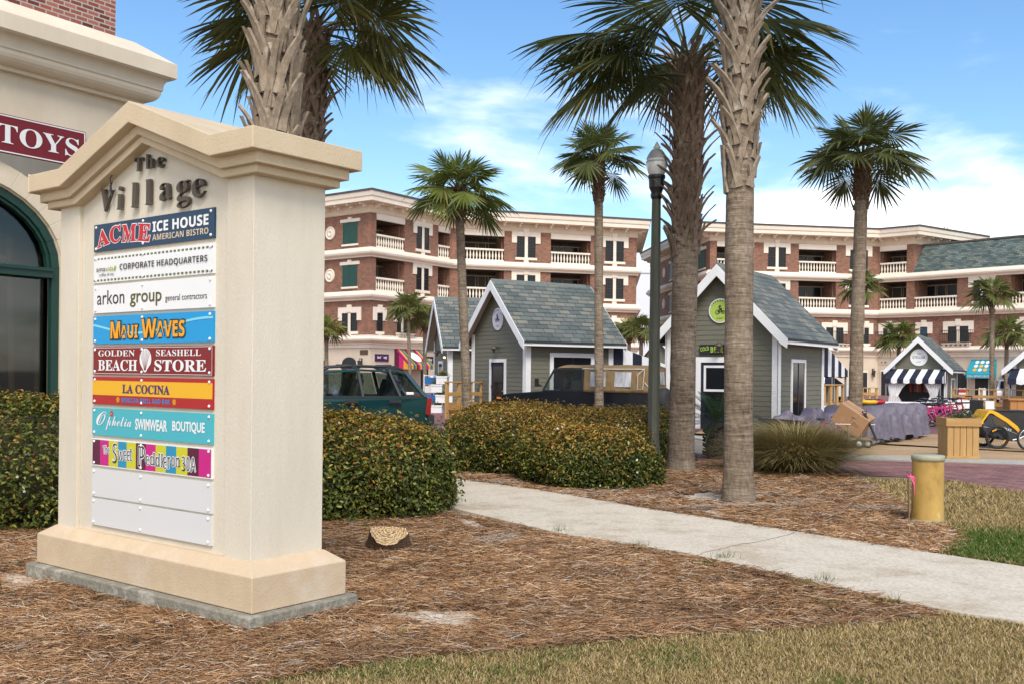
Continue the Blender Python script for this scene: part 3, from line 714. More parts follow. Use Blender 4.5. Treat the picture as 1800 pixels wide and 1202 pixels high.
def grass(name, n, region, ymin, ymax, xspan, label, seed, green=None, hh=(.015,.038), excl=(), edge=.05):
    r = np.random.RandomState(seed)
    u = r.uniform(0, 1, n*3); Y = 1/((1-u)/ymin + u/ymax); X = Y*r.uniform(xspan[0], xspan[1], n*3)
    P = np.stack([X, Y], 1); J = P + r.normal(size=P.shape)*edge
    k = inpoly(J, region)
    for e in excl: k &= ~inpoly(P, e)
    P = P[k][:n]; m = len(P)
    yaw = r.uniform(0, 6.28, m); h = r.uniform(hh[0], hh[1], m); lean = r.uniform(.3, 1.6, m)*h; w = r.uniform(.0022, .0045, m)*(P[:, 1]/6.0)**.7
    d = np.stack([np.cos(yaw), np.sin(yaw)], 1); s = np.stack([-np.sin(yaw), np.cos(yaw)], 1)
    V = np.zeros((m, 5, 3)); z0 = .006
    V[:, 0, :2] = P - s*w[:, None]; V[:, 1, :2] = P + s*w[:, None]; V[:, :2, 2] = z0
    md = P + d*(lean*.35)[:, None]
    V[:, 2, :2] = md + s*(w*.7)[:, None]; V[:, 3, :2] = md - s*(w*.7)[:, None]; V[:, 2:4, 2] = (z0+h*.6)[:, None]
    V[:, 4, :2] = P + d*lean[:, None]; V[:, 4, 2] = z0+h
    base = np.arange(m)[:, None]*5
    Fq = np.concatenate([base+np.array([[0,1,2]]), base+np.array([[0,2,3]]), base+np.array([[3,2,4]])], 0)
    pal = [(.47,.335,.15,5), (.37,.255,.10,4), (.60,.455,.24,2.6), (.24,.17,.06,2.2), (.19,.185,.045,1.5)]
    tint = pick(pal, m, r)
    g = np.zeros(m) + np.clip(lownoise(P, 1.1, seed+4)-.7, 0, .35)
    if green is not None: g = np.maximum(g, green(P))
    gm = (r.uniform(0, 1, m) < g)[:, None]
    gp = pick([(.075,.13,.02,3), (.12,.17,.03,2), (.19,.23,.05,1)], m, r)
    tint = np.where(gm, gp, tint)
    o = leafmesh(name, V.reshape(-1, 3), Fq, np.repeat(tint, 5, 0), M_blade); return tag(o, label, 'grass', None, 'stuff')
def segdist(P, line):
    D = np.full(len(P), 1e9)
    for i in range(len(line)-1):
        a = np.array(line[i][:2]); b2 = np.array(line[i+1][:2]); ab = b2-a; t = np.clip(((P-a)@ab)/(ab@ab), 0, 1)
        D = np.minimum(D, np.linalg.norm(P-(a+t[:, None]*ab), axis=1))
    return D
edgel = px2([(430,1207),(560,1182),(700,1158),(900,1145),(1150,1122),(1350,1108),(1530,1096),(1660,1080),(1800,1101),(1990,1131)])
edger = px2([(1655,978),(1690,950),(1682,935)]); patch = np.array(px2([(1770,965)])[0])
grass('lawn_grass', 165000, lawn_front, 4.4, 7.6, (-.36, .60), 'straw-coloured dormant lawn in the foreground with a green fringe', 21, lambda P: np.clip(1-segdist(P, edgel)/.16, 0, .6)*np.clip(.5+lownoise(P, 2.2, 5), 0, 1), excl=[path_poly])
grass('lawn_grass', 45000, lawn_right, 7.5, 16, (.25, .62), 'dry lawn beside the yellow bollard turning bright green next to the path', 22, lambda P: np.clip(1.6-np.linalg.norm((P-patch)*np.array([.8,1.0]), axis=1)/1.0, 0, .95), hh=(.03,.065), excl=[path_poly])
# ragged tufts along the path edges
def tufts():
    r = np.random.RandomState(5); V = []; Fq = []; T = []
    sp = [(p, .14) for p in px2([(985,938),(1120,965),(1245,1000),(1448,1026),(1420,1036),(1565,1068),(700,1128),(1270,985),(1455,1070),(700,950),(640,930)])]
    for (x, y), R in sp:
        for q in range(70):
            a = r.uniform(0, 6.28); p = np.array([x, y])+r.normal(size=2)*R*.35; h = r.uniform(.03,.10); d = np.array([math.cos(a), math.sin(a)]); s = np.array([-d[1], d[0]])*.003
            i = len(V); V += [(*(p-s), .01), (*(p+s), .01), (*(p+d*h*.7), .01+h)]; Fq.append((i, i+1, i+2)); c = np.array((.06,.10,.018))*r.uniform(.6,1.8); T += [c, c, c]
    o = leafmesh('grass_tufts', np.array(V), np.array(Fq), np.array(T), M_blade); tag(o, 'small green grass tufts poking up along the path edges', 'grass', None, 'stuff')
tufts()

# ------------------------------------------------------------------ hedges
M_leaf = attrmat('hedge_leaf', .5, 0.25, .35)
M_core = pm('hedge_inside', (.035,.030,.010), (.06,.045,.018), 6, .95)
def lumps(D, seed, amp):
    r = np.random.RandomState(seed); o = np.zeros(len(D))
    for i in range(9):
        k = r.normal(size=3)*(2.2+.8*i); o += np.sin(D @ k + r.uniform(0, 6.28))/(1+.45*i)
    return 1+amp*o/2.0
def hedge(name, label, blobs, leaf, dens, seed, bronze=.5, flower=.004):
    """blobs: (cx,cy,cz,rx,ry,rz,power) superellipsoids; leaves lie in a shell on their union"""
    r = np.random.RandomState(seed)
    c0 = np.array(blobs[0][:2]); root = thing(name, label, 'hedge', (c0[0], c0[1], 0), 0, 'clipped hedges')
    PP = []; NN = []; IN = []
    def radial(D, bl, sd):
        p = bl[6]; q = (np.abs(D/np.array(bl[3:6]))**p).sum(1)**(-1/p)
        return q*lumps(D, sd, .095)
    for bi, bl in enumerate(blobs):
        area = 4*math.pi*(((bl[3]*bl[4])**1.6+(bl[3]*bl[5])**1.6+(bl[4]*bl[5])**1.6)/3)**(1/1.6)*1.25
        n = int(area*dens); D = r.normal(size=(n, 3)); D /= np.linalg.norm(D, axis=1)[:, None]
        D = D*np.array(bl[3:6]); D /= np.linalg.norm(D, axis=1)[:, None]
        rad = radial(D, bl, seed+bi); dep = r.beta(1.0, 2.2, n)*.30; stray = r.uniform(0, 1, n) < .035; dep[stray] = -r.uniform(0, .11, stray.sum())
        P = np.array(bl[:3]) + D*(rad*(1-dep) if True else rad)[:, None]
        # normal from the superellipsoid gradient
        g = np.sign(D)*np.abs(D/np.array(bl[3:6]))**(bl[6]-1)/np.array(bl[3:6]); g /= np.linalg.norm(g, axis=1)[:, None]
        k = (P[:, 2] > .03) & ((P[:, 1] < bl[1]+bl[4]*.5) | (P[:, 2] > bl[2]+bl[5]*.3))
        for bj, b2 in enumerate(blobs):
            if bj != bi:
                E = P-np.array(b2[:3]); d = np.linalg.norm(E, axis=1); k &= d > .86*radial(E/d[:, None], b2, seed+bj)
        PP.append(P[k]); NN.append(g[k]); IN.append(dep[k])
        # dark woody inside
    P = np.concatenate(PP); Nn = np.concatenate(NN); dp = np.concatenate(IN); m = len(P)
    up = np.array([0, 0, 1.0])
    n = Nn*.55 + up*.55 + r.normal(size=(m, 3))*.55; n /= np.linalg.norm(n, axis=1)[:, None]
    a = np.cross(n, r.normal(size=(m, 3))); a /= np.linalg.norm(a, axis=1)[:, None]; b = np.cross(n, a)
    s = leaf*r.uniform(.6, 1.25, m); w = s*r.uniform(.40, .55, m)
    prof = [(-1, 0, 0), (-.45, .85, .10), (.35, .95, .10), (1, 0, -.12), (.35, -.95, .10), (-.45, -.85, .10)]
    V = np.zeros((m, 6, 3))
    for i, (u, v, h) in enumerate(prof): V[:, i] = P + a*(u*s*.5)[:, None] + b*(v*w*.5)[:, None] + n*(h*s)[:, None]
    base = np.arange(m)[:, None]*6
    Fq = np.concatenate([base+np.array([[0,1,2,3]]), base+np.array([[0,3,4,5]])], 0)
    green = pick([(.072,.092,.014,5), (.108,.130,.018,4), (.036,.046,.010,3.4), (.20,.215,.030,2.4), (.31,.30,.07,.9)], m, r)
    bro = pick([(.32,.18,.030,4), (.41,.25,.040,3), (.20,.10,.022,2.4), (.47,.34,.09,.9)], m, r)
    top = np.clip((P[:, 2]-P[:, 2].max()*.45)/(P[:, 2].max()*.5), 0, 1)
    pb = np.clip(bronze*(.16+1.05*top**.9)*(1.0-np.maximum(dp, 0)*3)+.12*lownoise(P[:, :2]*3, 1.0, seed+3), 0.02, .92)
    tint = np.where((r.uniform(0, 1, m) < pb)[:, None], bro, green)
    tint = tint*(1-.75*np.clip(dp*4, 0, 1))[:, None] if False else tint
    red = r.uniform(0, 1, m) < .006; tint[red] = np.array([.42,.035,.02])*r.uniform(.6, 1.1, (red.sum(), 1))
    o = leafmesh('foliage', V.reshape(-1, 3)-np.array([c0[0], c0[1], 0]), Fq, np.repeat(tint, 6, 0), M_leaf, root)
    # twiggy inside volume
    cb = MB()
    for bi, bl in enumerate(blobs):
        nu, nv = 26, 14; vs = []
        for i in range(nv+1):
            th = math.pi*i/nv
            for j in range(nu):
                ph = 2*math.pi*j/nu; vs.append((math.sin(th)*math.cos(ph), math.sin(th)*math.sin(ph), math.cos(th)))
        D = np.array(vs)*np.array(bl[3:6]); D /= np.linalg.norm(D, axis=1)[:, None]+1e-9
        Q = np.array(bl[:3])+D*(radial(D, bl, seed+bi)*.74)[:, None]; Q[:, 2] = np.maximum(Q[:, 2], .02)
        Q -= np.array([c0[0], c0[1], 0])
        cb.add(Q.tolist(), [(i*nu+j, (i+1)*nu+j, (i+1)*nu+(j+1) % nu, i*nu+(j+1) % nu) for i in range(nv) for j in range(nu)], 0, True)
    cb.build('inner_branches', M_core, root)
    # small white blossoms
    nf = max(4, int(m*flower*.12)); ix = r.choice(np.where(dp < .03)[0], min(nf, (dp < .03).sum()), replace=False); fb = MB()
    for i in ix:
        for q in range(r.randint(1, 4)):
            c = P[i]+Nn[i]*.02+r.normal(size=3)*.015-np.array([c0[0], c0[1], 0])
            for t in range(5):
                t0 = t*1.2566; e1 = np.array([math.cos(t0), -.2, math.sin(t0)])*.016; e2 = np.array([math.cos(t0+.7), -.2, math.sin(t0+.7)])*.012
                fb.add([c, c+e2, c+e1, ], [(0,1,2)])
    fb.build('blossom', M_white, root, fix=False)
    return root
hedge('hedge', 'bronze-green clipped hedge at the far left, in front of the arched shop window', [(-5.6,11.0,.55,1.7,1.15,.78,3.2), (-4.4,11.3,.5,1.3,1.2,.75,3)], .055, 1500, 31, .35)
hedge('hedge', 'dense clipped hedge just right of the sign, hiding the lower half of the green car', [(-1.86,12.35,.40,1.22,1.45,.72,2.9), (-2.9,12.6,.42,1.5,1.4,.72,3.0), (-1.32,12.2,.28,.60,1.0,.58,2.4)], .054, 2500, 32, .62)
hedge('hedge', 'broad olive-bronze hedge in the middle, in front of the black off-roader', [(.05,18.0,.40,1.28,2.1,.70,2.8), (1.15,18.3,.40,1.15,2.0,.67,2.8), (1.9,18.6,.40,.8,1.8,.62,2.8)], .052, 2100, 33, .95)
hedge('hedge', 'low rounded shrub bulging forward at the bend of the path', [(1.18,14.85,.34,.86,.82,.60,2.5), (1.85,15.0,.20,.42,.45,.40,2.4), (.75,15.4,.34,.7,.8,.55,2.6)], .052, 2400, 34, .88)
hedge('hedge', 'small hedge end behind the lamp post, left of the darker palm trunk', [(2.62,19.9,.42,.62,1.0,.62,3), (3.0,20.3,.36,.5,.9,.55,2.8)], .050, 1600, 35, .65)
# ================================================================== palms
M_frond = attrmat('palm_frond', .5, 0.32, .4)
M_trunk = pm('palm_bark', (.20,.165,.13), (.12,.095,.075), 5, .95, 0.9, 14, stretch=(1,1,5), c3=(.30,.255,.21), dist=.03)
def barkmat():
    m, t, b = nt('ringed_palm_bark'); L = t.links
    tc = N(t, 'ShaderNodeTexCoord')
    mp = N(t, 'ShaderNodeMapping'); mp.inputs['Scale'].default_value = (2.2, 2.2, 22); L.new(tc.outputs['Object'], mp.inputs[0])
    n1 = N(t, 'ShaderNodeTexNoise'); n1.inputs['Scale'].default_value = 1.6; n1.inputs['Detail'].default_value = 7; n1.inputs['Roughness'].default_value = .7; L.new(mp.outputs[0], n1.inputs[0])
    mp2 = N(t, 'ShaderNodeMapping'); mp2.inputs['Scale'].default_value = (16, 16, 7); L.new(tc.outputs['Object'], mp2.inputs[0])
    n2 = N(t, 'ShaderNodeTexNoise'); n2.inputs['Scale'].default_value = 1.5; n2.inputs['Detail'].default_value = 6; L.new(mp2.outputs[0], n2.inputs[0])
    n3 = N(t, 'ShaderNodeTexNoise'); n3.inputs['Scale'].default_value = 1.1; n3.inputs['Detail'].default_value = 4; L.new(tc.outputs['Object'], n3.inputs[0])
    ad = N(t, 'ShaderNodeMath', operation='MULTIPLY_ADD'); L.new(n2.outputs[0], ad.inputs[0]); ad.inputs[1].default_value = .55; L.new(n1.outputs[0], ad.inputs[2])
    a2 = N(t, 'ShaderNodeMath', operation='MULTIPLY_ADD'); L.new(n3.outputs[0], a2.inputs[0]); a2.inputs[1].default_value = .6; L.new(ad.outputs[0], a2.inputs[2])
    dv = N(t, 'ShaderNodeMath', operation='DIVIDE'); L.new(a2.outputs[0], dv.inputs[0]); dv.inputs[1].default_value = 2.15
    r = ramp(t, [(.36, (.06,.042,.028)), (.46, (.18,.132,.090)), (.55, (.27,.208,.148)), (.66, (.46,.385,.295))]); L.new(dv.outputs[0], r.inputs[0])
    L.new(r.outputs[0], b.inputs['Base Color']); b.inputs['Roughness'].default_value = .95; b.inputs['Specular IOR Level'].default_value = .2
    bp = N(t, 'ShaderNodeBump'); bp.inputs['Strength'].default_value = .9; bp.inputs['Distance'].default_value = .025; L.new(ad.outputs[0], bp.inputs['Height']); L.new(bp.outputs[0], b.inputs['Normal'])
    MATS['ringed_palm_bark'] = m
    return m
M_bark = barkmat()
M_boot = pm('grey_leaf_boot', (.38,.30,.215), (.22,.165,.112), 7, .9, .6, 40, stretch=(1,1,.5), c3=(.50,.42,.33), dist=.01)
M_bootbr = pm('brown_leaf_boot', (.155,.075,.035), (.085,.045,.024), 7, .9, .6, 40, c3=(.24,.14,.075), dist=.01)
M_bootmid = pm('tan_leaf_boot', (.26,.185,.13), (.15,.10,.068), 7, .9, .6, 40, c3=(.36,.275,.20), dist=.01)
def frond(V, Fq, T, c, az, el, pl, bl, r, nseg=34, droop=.5, tint=(.05,.075,.02), fold0=None, yel=0.0):
    """one costapalmate fan: petiole from c, then a split blade folded along its drooping midrib"""
    d = np.array([math.cos(az)*math.cos(el), math.sin(az)*math.cos(el), math.sin(el)])
    s = np.array([-math.sin(az), math.cos(az), 0.0]); up = np.array([0, 0, 1.0])
    def q(pts4, col):
        i = len(V); V.extend(pts4); Fq.append((i, i+1, i+2, i+3)); T.extend([col]*4)
    sag = .22*max(math.cos(el), .1)*pl
    def pp(t): return c + d*(pl*t) - up*(sag*t*t)
    pc = np.array((.13,.14,.04)); k = 5
    n0 = np.cross(d, s)
    for i in range(k):
        a, b = pp(i/k), pp((i+1)/k); w0, w1 = .026*(1-.5*i/k), .026*(1-.5*(i+1)/k)
        q([a-s*w0, a+s*w0, b+s*w1, b-s*w1], pc); q([a-n0*w0*.6, a+n0*w0*.6, b+n0*w1*.6, b-n0*w1*.6], pc*.8)
    e0 = pp(1.0); ax = pp(1.0)-pp(.85); ax /= np.linalg.norm(ax)
    roll = r.normal()*.35                                     # blades hang a little to one side
    nn = np.cross(ax, s); nn /= np.linalg.norm(nn)
    if nn[2] < 0: nn = -nn
    sr = s*math.cos(roll)+nn*math.sin(roll); nr = nn*math.cos(roll)-s*math.sin(roll)
    bend = droop*.9*math.cos(el)+.12                          # the midrib curves down through the blade
    costa = bl*.30; amax = 2.25; fold = (.30+.35*droop if fold0 is None else fold0)+r.uniform(-.08, .12)
    def rib(t): return e0 + ax*(costa*t) - nr*(costa*bend*.5*t*t)
    order = list(range(nseg))
    for kx in order:
        f = -1+2*(kx+.5)/nseg; a = f*amax; af = abs(f)
        l = bl*(.66+.34*math.cos(a*.6))*r.uniform(.92, 1.05)
        org = rib((1-af)**1.2)
        tl = bend*(1-af)*.8
        ax2 = ax*math.cos(tl)-nr*math.sin(tl)
        dr = ax2*math.cos(a)+sr*math.sin(a)*math.cos(fold)-nr*abs(math.sin(a))*math.sin(fold); dr /= np.linalg.norm(dr)
        sd = np.cross(nr, dr); sd /= np.linalg.norm(sd)+1e-9
        tw = .5*(1 if kx % 2 else -1); sdw = sd*math.cos(tw)+np.cross(dr, sd)*math.sin(tw)
        wm = amax/nseg*l*.62
        ts = (0, .2, .42, .62, .82, 1.0); ws = (.16, .46, .86, .82, .46, .04)
        dp = (.10+.22*droop)*r.uniform(.5, 1.5)*l
        if r.uniform() < .12: dp *= 2.4
        pts = [org + dr*(l*t) - up*(dp*t**2.6) + s*(r.normal()*.008*l*t) for t in ts]
        col = np.array(tint)*r.uniform(.70, 1.35)
        if yel and r.uniform() < yel: col = np.array((.22,.20,.05))*r.uniform(.7, 1.2)
        for i in range(5):
            w0, w1 = wm*ws[i], wm*ws[i+1]
            cc = col
            if i == 4 and r.uniform() < .3: cc = np.array((.22,.16,.08))
            q([pts[i]-sdw*w0, pts[i]+sdw*w0, pts[i+1]+sdw*w1, pts[i+1]-sdw*w1], cc)
def boots(b, cen, r, z0, z1, step, n, seed, out=.10, size=1.0, tz=1.0, mi=0):
    """old leaf bases: a broad flat stub leaning left or right across a shorter arm that leans the other way"""
    R2 = np.random.RandomState(seed); z = z0; i = 0
    def strip(P, u, th0, z_0, th1, z_1, r0, r1, w0, w1, th):
        k = 4; pr = None
        for q in range(k+1):
            t = q/k; a = th0+(th1-th0)*t; zz = z_0+(z_1-z_0)*t; rr = r0+(r1-r0)*t**2.2; w = w0+(w1-w0)*t**.7
            c = P(a, zz, rr); c2 = P(a+.01*(1 if th1 >= th0 else -1), zz+.01*(z_1-z_0)/(abs(th1-th0)+1e-3), rr); dd = (P(th1, z_1, r0)-P(th0, z_0, r0)).normalized(); n3 = Vector((math.cos(a), math.sin(a), 0)); sd = dd.cross(n3).normalized()
            cur = [c-sd*w-n3*th, c+sd*w-n3*th, c+sd*w*.8+n3*th, c-sd*w*.8+n3*th]
            if pr: b.add(pr+cur, [(0,1,5,4), (1,2,6,5), (2,3,7,6), (3,0,4,7)] + ([(4,5,6,7)] if q == k else []), mi)
            pr = cur
    while z < z1:
        for j in range(n):
            th = 2*math.pi*(j/n + .5/n*(i % 2)) + R2.normal()*.06; rt = r(z)
            def P(t, zz, rr): x, y = cen(zz); return Vector((x+rr*math.cos(t), y+rr*math.sin(t), zz))
            sg = 1 if (i+j) % 2 else -1
            st = R2.uniform(.75, 1.3)*size; zz = z+R2.normal()*(.11 if i == 0 else .035); out_ = out*(.35 if i == 0 else 1)
            ln = R2.uniform(.40, .75)*.95*min(1.3, .2/rt)*sg
            strip(P, None, th-ln*.30, zz-.02, th+ln*.75, zz+.40*st*tz, rt+.015, rt+.05+out_*st*R2.uniform(.5, 1.5), .050*size, .028*size, .013*size)
            strip(P, None, th+ln*.35, zz-.03, th-ln*.45, zz+.27*st, rt+.008, rt+.030+out*.2, .038*size, .026*size, .011*size)
        z += step; i += 1
def palm(label, base, top, r0, r1, crown, nf, seed, boot=None, skirt=None, bl=.8, pl=.7, bark=True, nseg=30, tint=(.05,.075,.02), bootmat=None, fans=None, fold=None, elr=(-.55, 1.35), droop=.5, group='palm trees', azf=None, stub=None, yel=0.03, trunkmat=None, cen_up=0.0):
    """base, top: world points of the trunk axis; crown at top"""
    base = Vector(base); top = Vector(top); r = np.random.RandomState(seed)
    root = thing('palm_tree', label, 'palm tree', (base.x, base.y, 0), 0, group)
    d = Vector((top.x-base.x, top.y-base.y, top.z)); 
    def cen(z): t = z/d.z; return (d.x*(t**1.15), d.y*t)
    def rad(z):
        t = max(0, min(1, z/d.z)); return r0*(1-t)+r1*t + .055*math.exp(-z/.22)
    b = MB(); n = 26; ZS = np.linspace(-.1, d.z, 46)
    vs = []; k = 20
    for i, z in enumerate(ZS):
        cx, cy = cen(max(z, 0)); rr = rad(max(z, 0))*(1+r.normal()*.012)
        for j in range(k):
            t = 2*math.pi*j/k; q = rr*(1+.022*math.sin(3*t+seed+z*1.3)+r.normal()*.010); vs.append((cx+q*math.cos(t), cy+q*math.sin(t), z))
    m = len(ZS)
    b.add(vs, [(i*k+j, i*k+(j+1) % k, (i+1)*k+(j+1) % k, (i+1)*k+j) for i in range(m-1) for j in range(k)], 0, True)
    b.build('trunk', trunkmat or M_bark, root)
    if boot:
        q = MB(); boots(q, cen, rad, boot[0], boot[1], boot[2], boot[3], seed, boot[4], boot[5]); q.build('leaf_bases', bootmat or M_boot, root)
    if skirt:   # brown fibrous collar under the crown
        q = MB(); boots(q, cen, lambda z: rad(z)*1.12, skirt[0], d.z+.02, .10, 8, seed+1, .07, .55)
        q.build('brown_collar', M_bootbr, root)
    V = []; Fq = []; T = []; c = np.array([d.x, d.y, d.z+.02])
    for i in range(nf):
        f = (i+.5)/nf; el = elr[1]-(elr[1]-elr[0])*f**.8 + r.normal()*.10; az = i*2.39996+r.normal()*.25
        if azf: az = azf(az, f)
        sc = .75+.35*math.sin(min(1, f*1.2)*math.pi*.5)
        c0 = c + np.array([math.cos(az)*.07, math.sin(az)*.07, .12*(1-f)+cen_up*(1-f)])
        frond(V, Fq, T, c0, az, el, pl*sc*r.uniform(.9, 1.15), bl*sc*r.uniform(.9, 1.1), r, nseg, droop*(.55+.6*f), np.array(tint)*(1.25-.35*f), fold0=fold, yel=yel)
    for (azd, el, pl_, bl_) in (fans or []):
        frond(V, Fq, T, c, R_(azd)+r.normal()*.05, el, pl_, bl_, r, nseg, droop*.8, np.array(tint)*r.uniform(.85, 1.15), yel=yel)
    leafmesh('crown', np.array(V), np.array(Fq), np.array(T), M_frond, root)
    return root
def pt(px, py, Y): return W(px, py, Y)
DK = (.070,.080,.020); MD = (.120,.135,.030); YG = (.155,.165,.032)
# the two by the sign
t = pt(487, -330, 11.0); bs = Vector((pt(486, 655, 11).x, 11, 0))
palm('grey palm trunk with criss-cross leaf bases rising right behind the sign', bs, t, .215, .20, 1, 16, 101, boot=(1.7, t.z-.3, .21, 6, .09, 1.25), bl=1.0, pl=.9, tint=DK, elr=(.1, 1.35), bootmat=M_boot)
t = pt(549, 62, 13.2); bs = Vector((pt(505, 655, 13.2).x, 13.2, 0))
palm('shorter dark palm tucked behind the grey trunk by the sign, fronds hanging to both sides', bs, t, .17, .19, 1, 10, 102, fans=[(180,.12,.62,.88),(198,-.20,.40,.72),(165,.48,.72,.88),(205,.42,.7,.85),(2,-.05,.62,.80),(10,.30,.85,.85),(-14,.42,.8,.85),(-30,-.10,.5,.72),(28,.15,.8,.8),(100,.2,.8,.8),(-60,.5,.7,.8)], boot=(4.0, t.z, .15, 9, .14, .75), bootmat=M_bootmid, bl=.80, pl=.70, tint=(.105,.105,.020), elr=(.55, 1.25), droop=.42, nseg=48, yel=.10)
# the tall one and the darker one beyond the path
B = G(1297, 884); t = pt(1304, -300, B.y)
palm('tallest palm beyond the path, smooth grey trunk below and pale leaf bases above', B, t, .185, .17, 1, 18, 103, boot=(4.25, t.z-.2, .20, 6, .13, 1.15), bl=1.05, pl=.85, tint=DK, elr=(-.10, 1.3), droop=.45, nseg=40)
B = G(1197, 829); t = pt(1212, 118, B.y)
palm('full-crowned palm just right of the lamp post with shaggy brown leaf bases', B, t, .215, .21, 1, 11, 104, fans=[(182,.10,1.35,1.15),(200,-.12,.70,.95),(172,.42,1.30,1.2),(150,.66,1.2,1.2),(196,.36,1.1,1.15),(225,.55,1.0,1.1),(2,.16,1.15,1.2),(-18,.36,1.1,1.15),(18,.46,1.2,1.15),(-35,.12,.8,1.0),(40,.3,1.0,1.0),(100,.3,1.0,1.0)], boot=(3.75, t.z, .18, 7, .20, 1.1), bootmat=M_bootmid, bl=1.28, pl=1.20, tint=DK, elr=(.55, 1.30), droop=.38, nseg=54)
# mid-distance palms
def far(label, px0, px1, pyc, Y, rr, seed, R, **k):
    t = pt(px1, pyc, Y); x0 = pt(px0, 655, Y).x
    a = dict(skirt=(t.z-.62,), bl=R*.56, pl=R*.44, nf=30, nseg=32, tint=MD, elr=(-.12, 1.45), droop=.16, fold=.15); a.update(k)
    nf = a.pop('nf')
    return palm(label, (x0, Y, 0), t, rr, rr*.92, 1, nf, seed, **a)
far('slim palm with a bright green round crown in front of the left grey kiosks', 823, 806, 340, 26, .118, 201, 1.25, tint=(.125,.150,.026), skirt=(5.60,))
far('slim palm whose crown stands above the long roof end, over the canvas-topped off-roader', 1054, 1052, 280, 27, .122, 202, 1.12, skirt=(6.25,), tint=(.085,.100,.022))
far('tall slim palm in front of the right-hand brick block with a wide dark crown', 1503, 1516, 278, 24, .160, 203, 1.45, skirt=(5.75,), tint=(.078,.090,.024), pl=.62, bl=.74)
for i, (lb, p0, p1, py, Y, R, rr) in enumerate([
    ('small palm in front of the striped candy-shop awning, left of its twin', 722, 717, 545, 55, 1.15, .095), ('small palm right of its twin by the candy-shop awning, brown collar showing', 747, 747, 562, 57, 1.1, .12),
    ('small palm crown half hidden by the right edge of the sign', 574, 574, 580, 60, 1.1, .12), ('small palm between the two brick blocks, left of the pair', 1106, 1106, 584, 62, 1.1, .12),
    ('small palm between the two brick blocks, touching the lamp post', 1127, 1127, 582, 58, 1.1, .12), ('palm crown peeking out behind the tall slim trunk on the right block', 1514, 1514, 505, 66, 1.4, .13),
    ('palm with a thin pale trunk left of the second teal awning', 1744, 1744, 520, 50, 1.15, .12), ('palm just behind the thin pale trunk at the far right, brown collar', 1768, 1770, 590, 60, 1.35, .12),
    ('small palm behind the roof of the kiosk with the round white badge', 1577, 1581, 594, 66, 1.45, .13)]):
    far(lb, p0, p1, py, Y, rr, 300+i, R, nf=26, nseg=20, tint=[MD, YG, YG, YG, MD, MD, MD, MD, MD][i], droop=.3)
# sago palm
def sago():
    B = G(1258, 806); root = thing('sago_palm', 'squat sago palm with a shaggy dark trunk and stiff arching fronds behind the tall palm', 'palm tree', (B.x, B.y, 0))
    b = MB(); r = np.random.RandomState(9)
    b.lathe([(.16,-.05),(.19,.1),(.20,.35),(.19,.6),(.12,.72)], 14)
    for i in range(170):
        z = r.uniform(.02, .66); a = r.uniform(0, 6.28); c = Vector((.19*math.cos(a), .19*math.sin(a), z)); o = Vector((math.cos(a), math.sin(a), .5))
        b.beam(c, c+o*.07, .02, .025)
    b.build('trunk', pm('shaggy_dark_trunk', (.035,.026,.02), (.06,.045,.034), 12, .95), root)
    V = []; Fq = []; T = []
    for i in range(34):
        az = i*2.4; f = i/34; el = 1.2-1.35*f; L = 1.05+.3*f; c = np.array([0, 0, .70])
        d = np.array([math.cos(az)*math.cos(el), math.sin(az)*math.cos(el), math.sin(el)]); s = np.array([-math.sin(az), math.cos(az), 0])
        def p(t): return c+d*L*t-np.array([0,0,.55])*t*t*L*.6
        for k in range(4, 34):
            t = k/34
            for sg in (-1, 1):
                a = p(t); dd = p(min(1, t+.05))-a; dd /= np.linalg.norm(dd)+1e-9; ll = .17*math.sin(math.pi*min(1, t*1.05+.05))+.03
                e = a+s*sg*ll*.8+dd*ll*.6+np.array([0,0,.25])*ll; w = dd*.008
                j = len(V); V += [a-w, a+w, e+w*.2, e-w*.2]; Fq.append((j,j+1,j+2,j+3)); c3 = np.array((.038,.066,.022))*r.uniform(.7,1.5); T += [c3]*4
        for k in range(8):
            a, e = p(k/8), p((k+1)/8); j = len(V); V += [a-s*.008, a+s*.008, e+s*.006, e-s*.006]; Fq.append((j,j+1,j+2,j+3)); T += [np.array((.06,.07,.02))]*4
    leafmesh('fronds', np.array(V), np.array(Fq), np.array(T), M_frond, root)
sago()
# ornamental grass clump
def muhly():
    B = G(1415, 836); r = np.random.RandomState(4); V = []; Fq = []; T = []
    c0 = np.array([B.x, B.y+.55, 0])
    for i in range(9000):
        o = r.normal(size=2)*np.array([.20,.16]); a = math.atan2(o[1], o[0])+r.normal()*.5; L = r.uniform(.95, 1.4); rr = np.hypot(*o)
        el = 1.35-rr*1.0-abs(r.normal())*.33; el = max(el, .55)+.12*r.normal(); d = np.array([math.cos(a), math.sin(a)]); s = np.array([-d[1], d[0]])
        w = .0042; p0 = np.array([o[0], o[1], .02]); pts = []
        for t in (0, .4, .75, 1.0): pts.append(p0 + np.array([d[0]*math.cos(el), d[1]*math.cos(el), math.sin(el)])*L*t + np.array([d[0]*.22, d[1]*.22, -.30])*L*t*t*t)
        pts = [np.array([q[0], q[1], max(q[2], .02)]) for q in pts]
        j = len(V); s3 = np.array([s[0], s[1], 0])
        for q, ww in zip(pts, (1, .9, .6, .1)): V += [q-s3*w*ww, q+s3*w*ww]
        for q in range(3): Fq.append((j+2*q, j+2*q+1, j+2*q+3, j+2*q+2))
        g = r.uniform(); col = np.array((.20,.18,.045) if g < .38 else (.38,.28,.11) if g < .8 else (.46,.37,.20))*r.uniform(.7, 1.25)
        for ww in (.55, .8, 1.0, 1.25): T += [col*(.8+.2*ww)]*2
    o = leafmesh('ornamental_grass', np.array(V), np.array(Fq), np.array(T), M_blade, None, c0); tag(o, 'shaggy olive and tan clump of ornamental grass at the end of the straw bed', 'grass clump')
muhly()
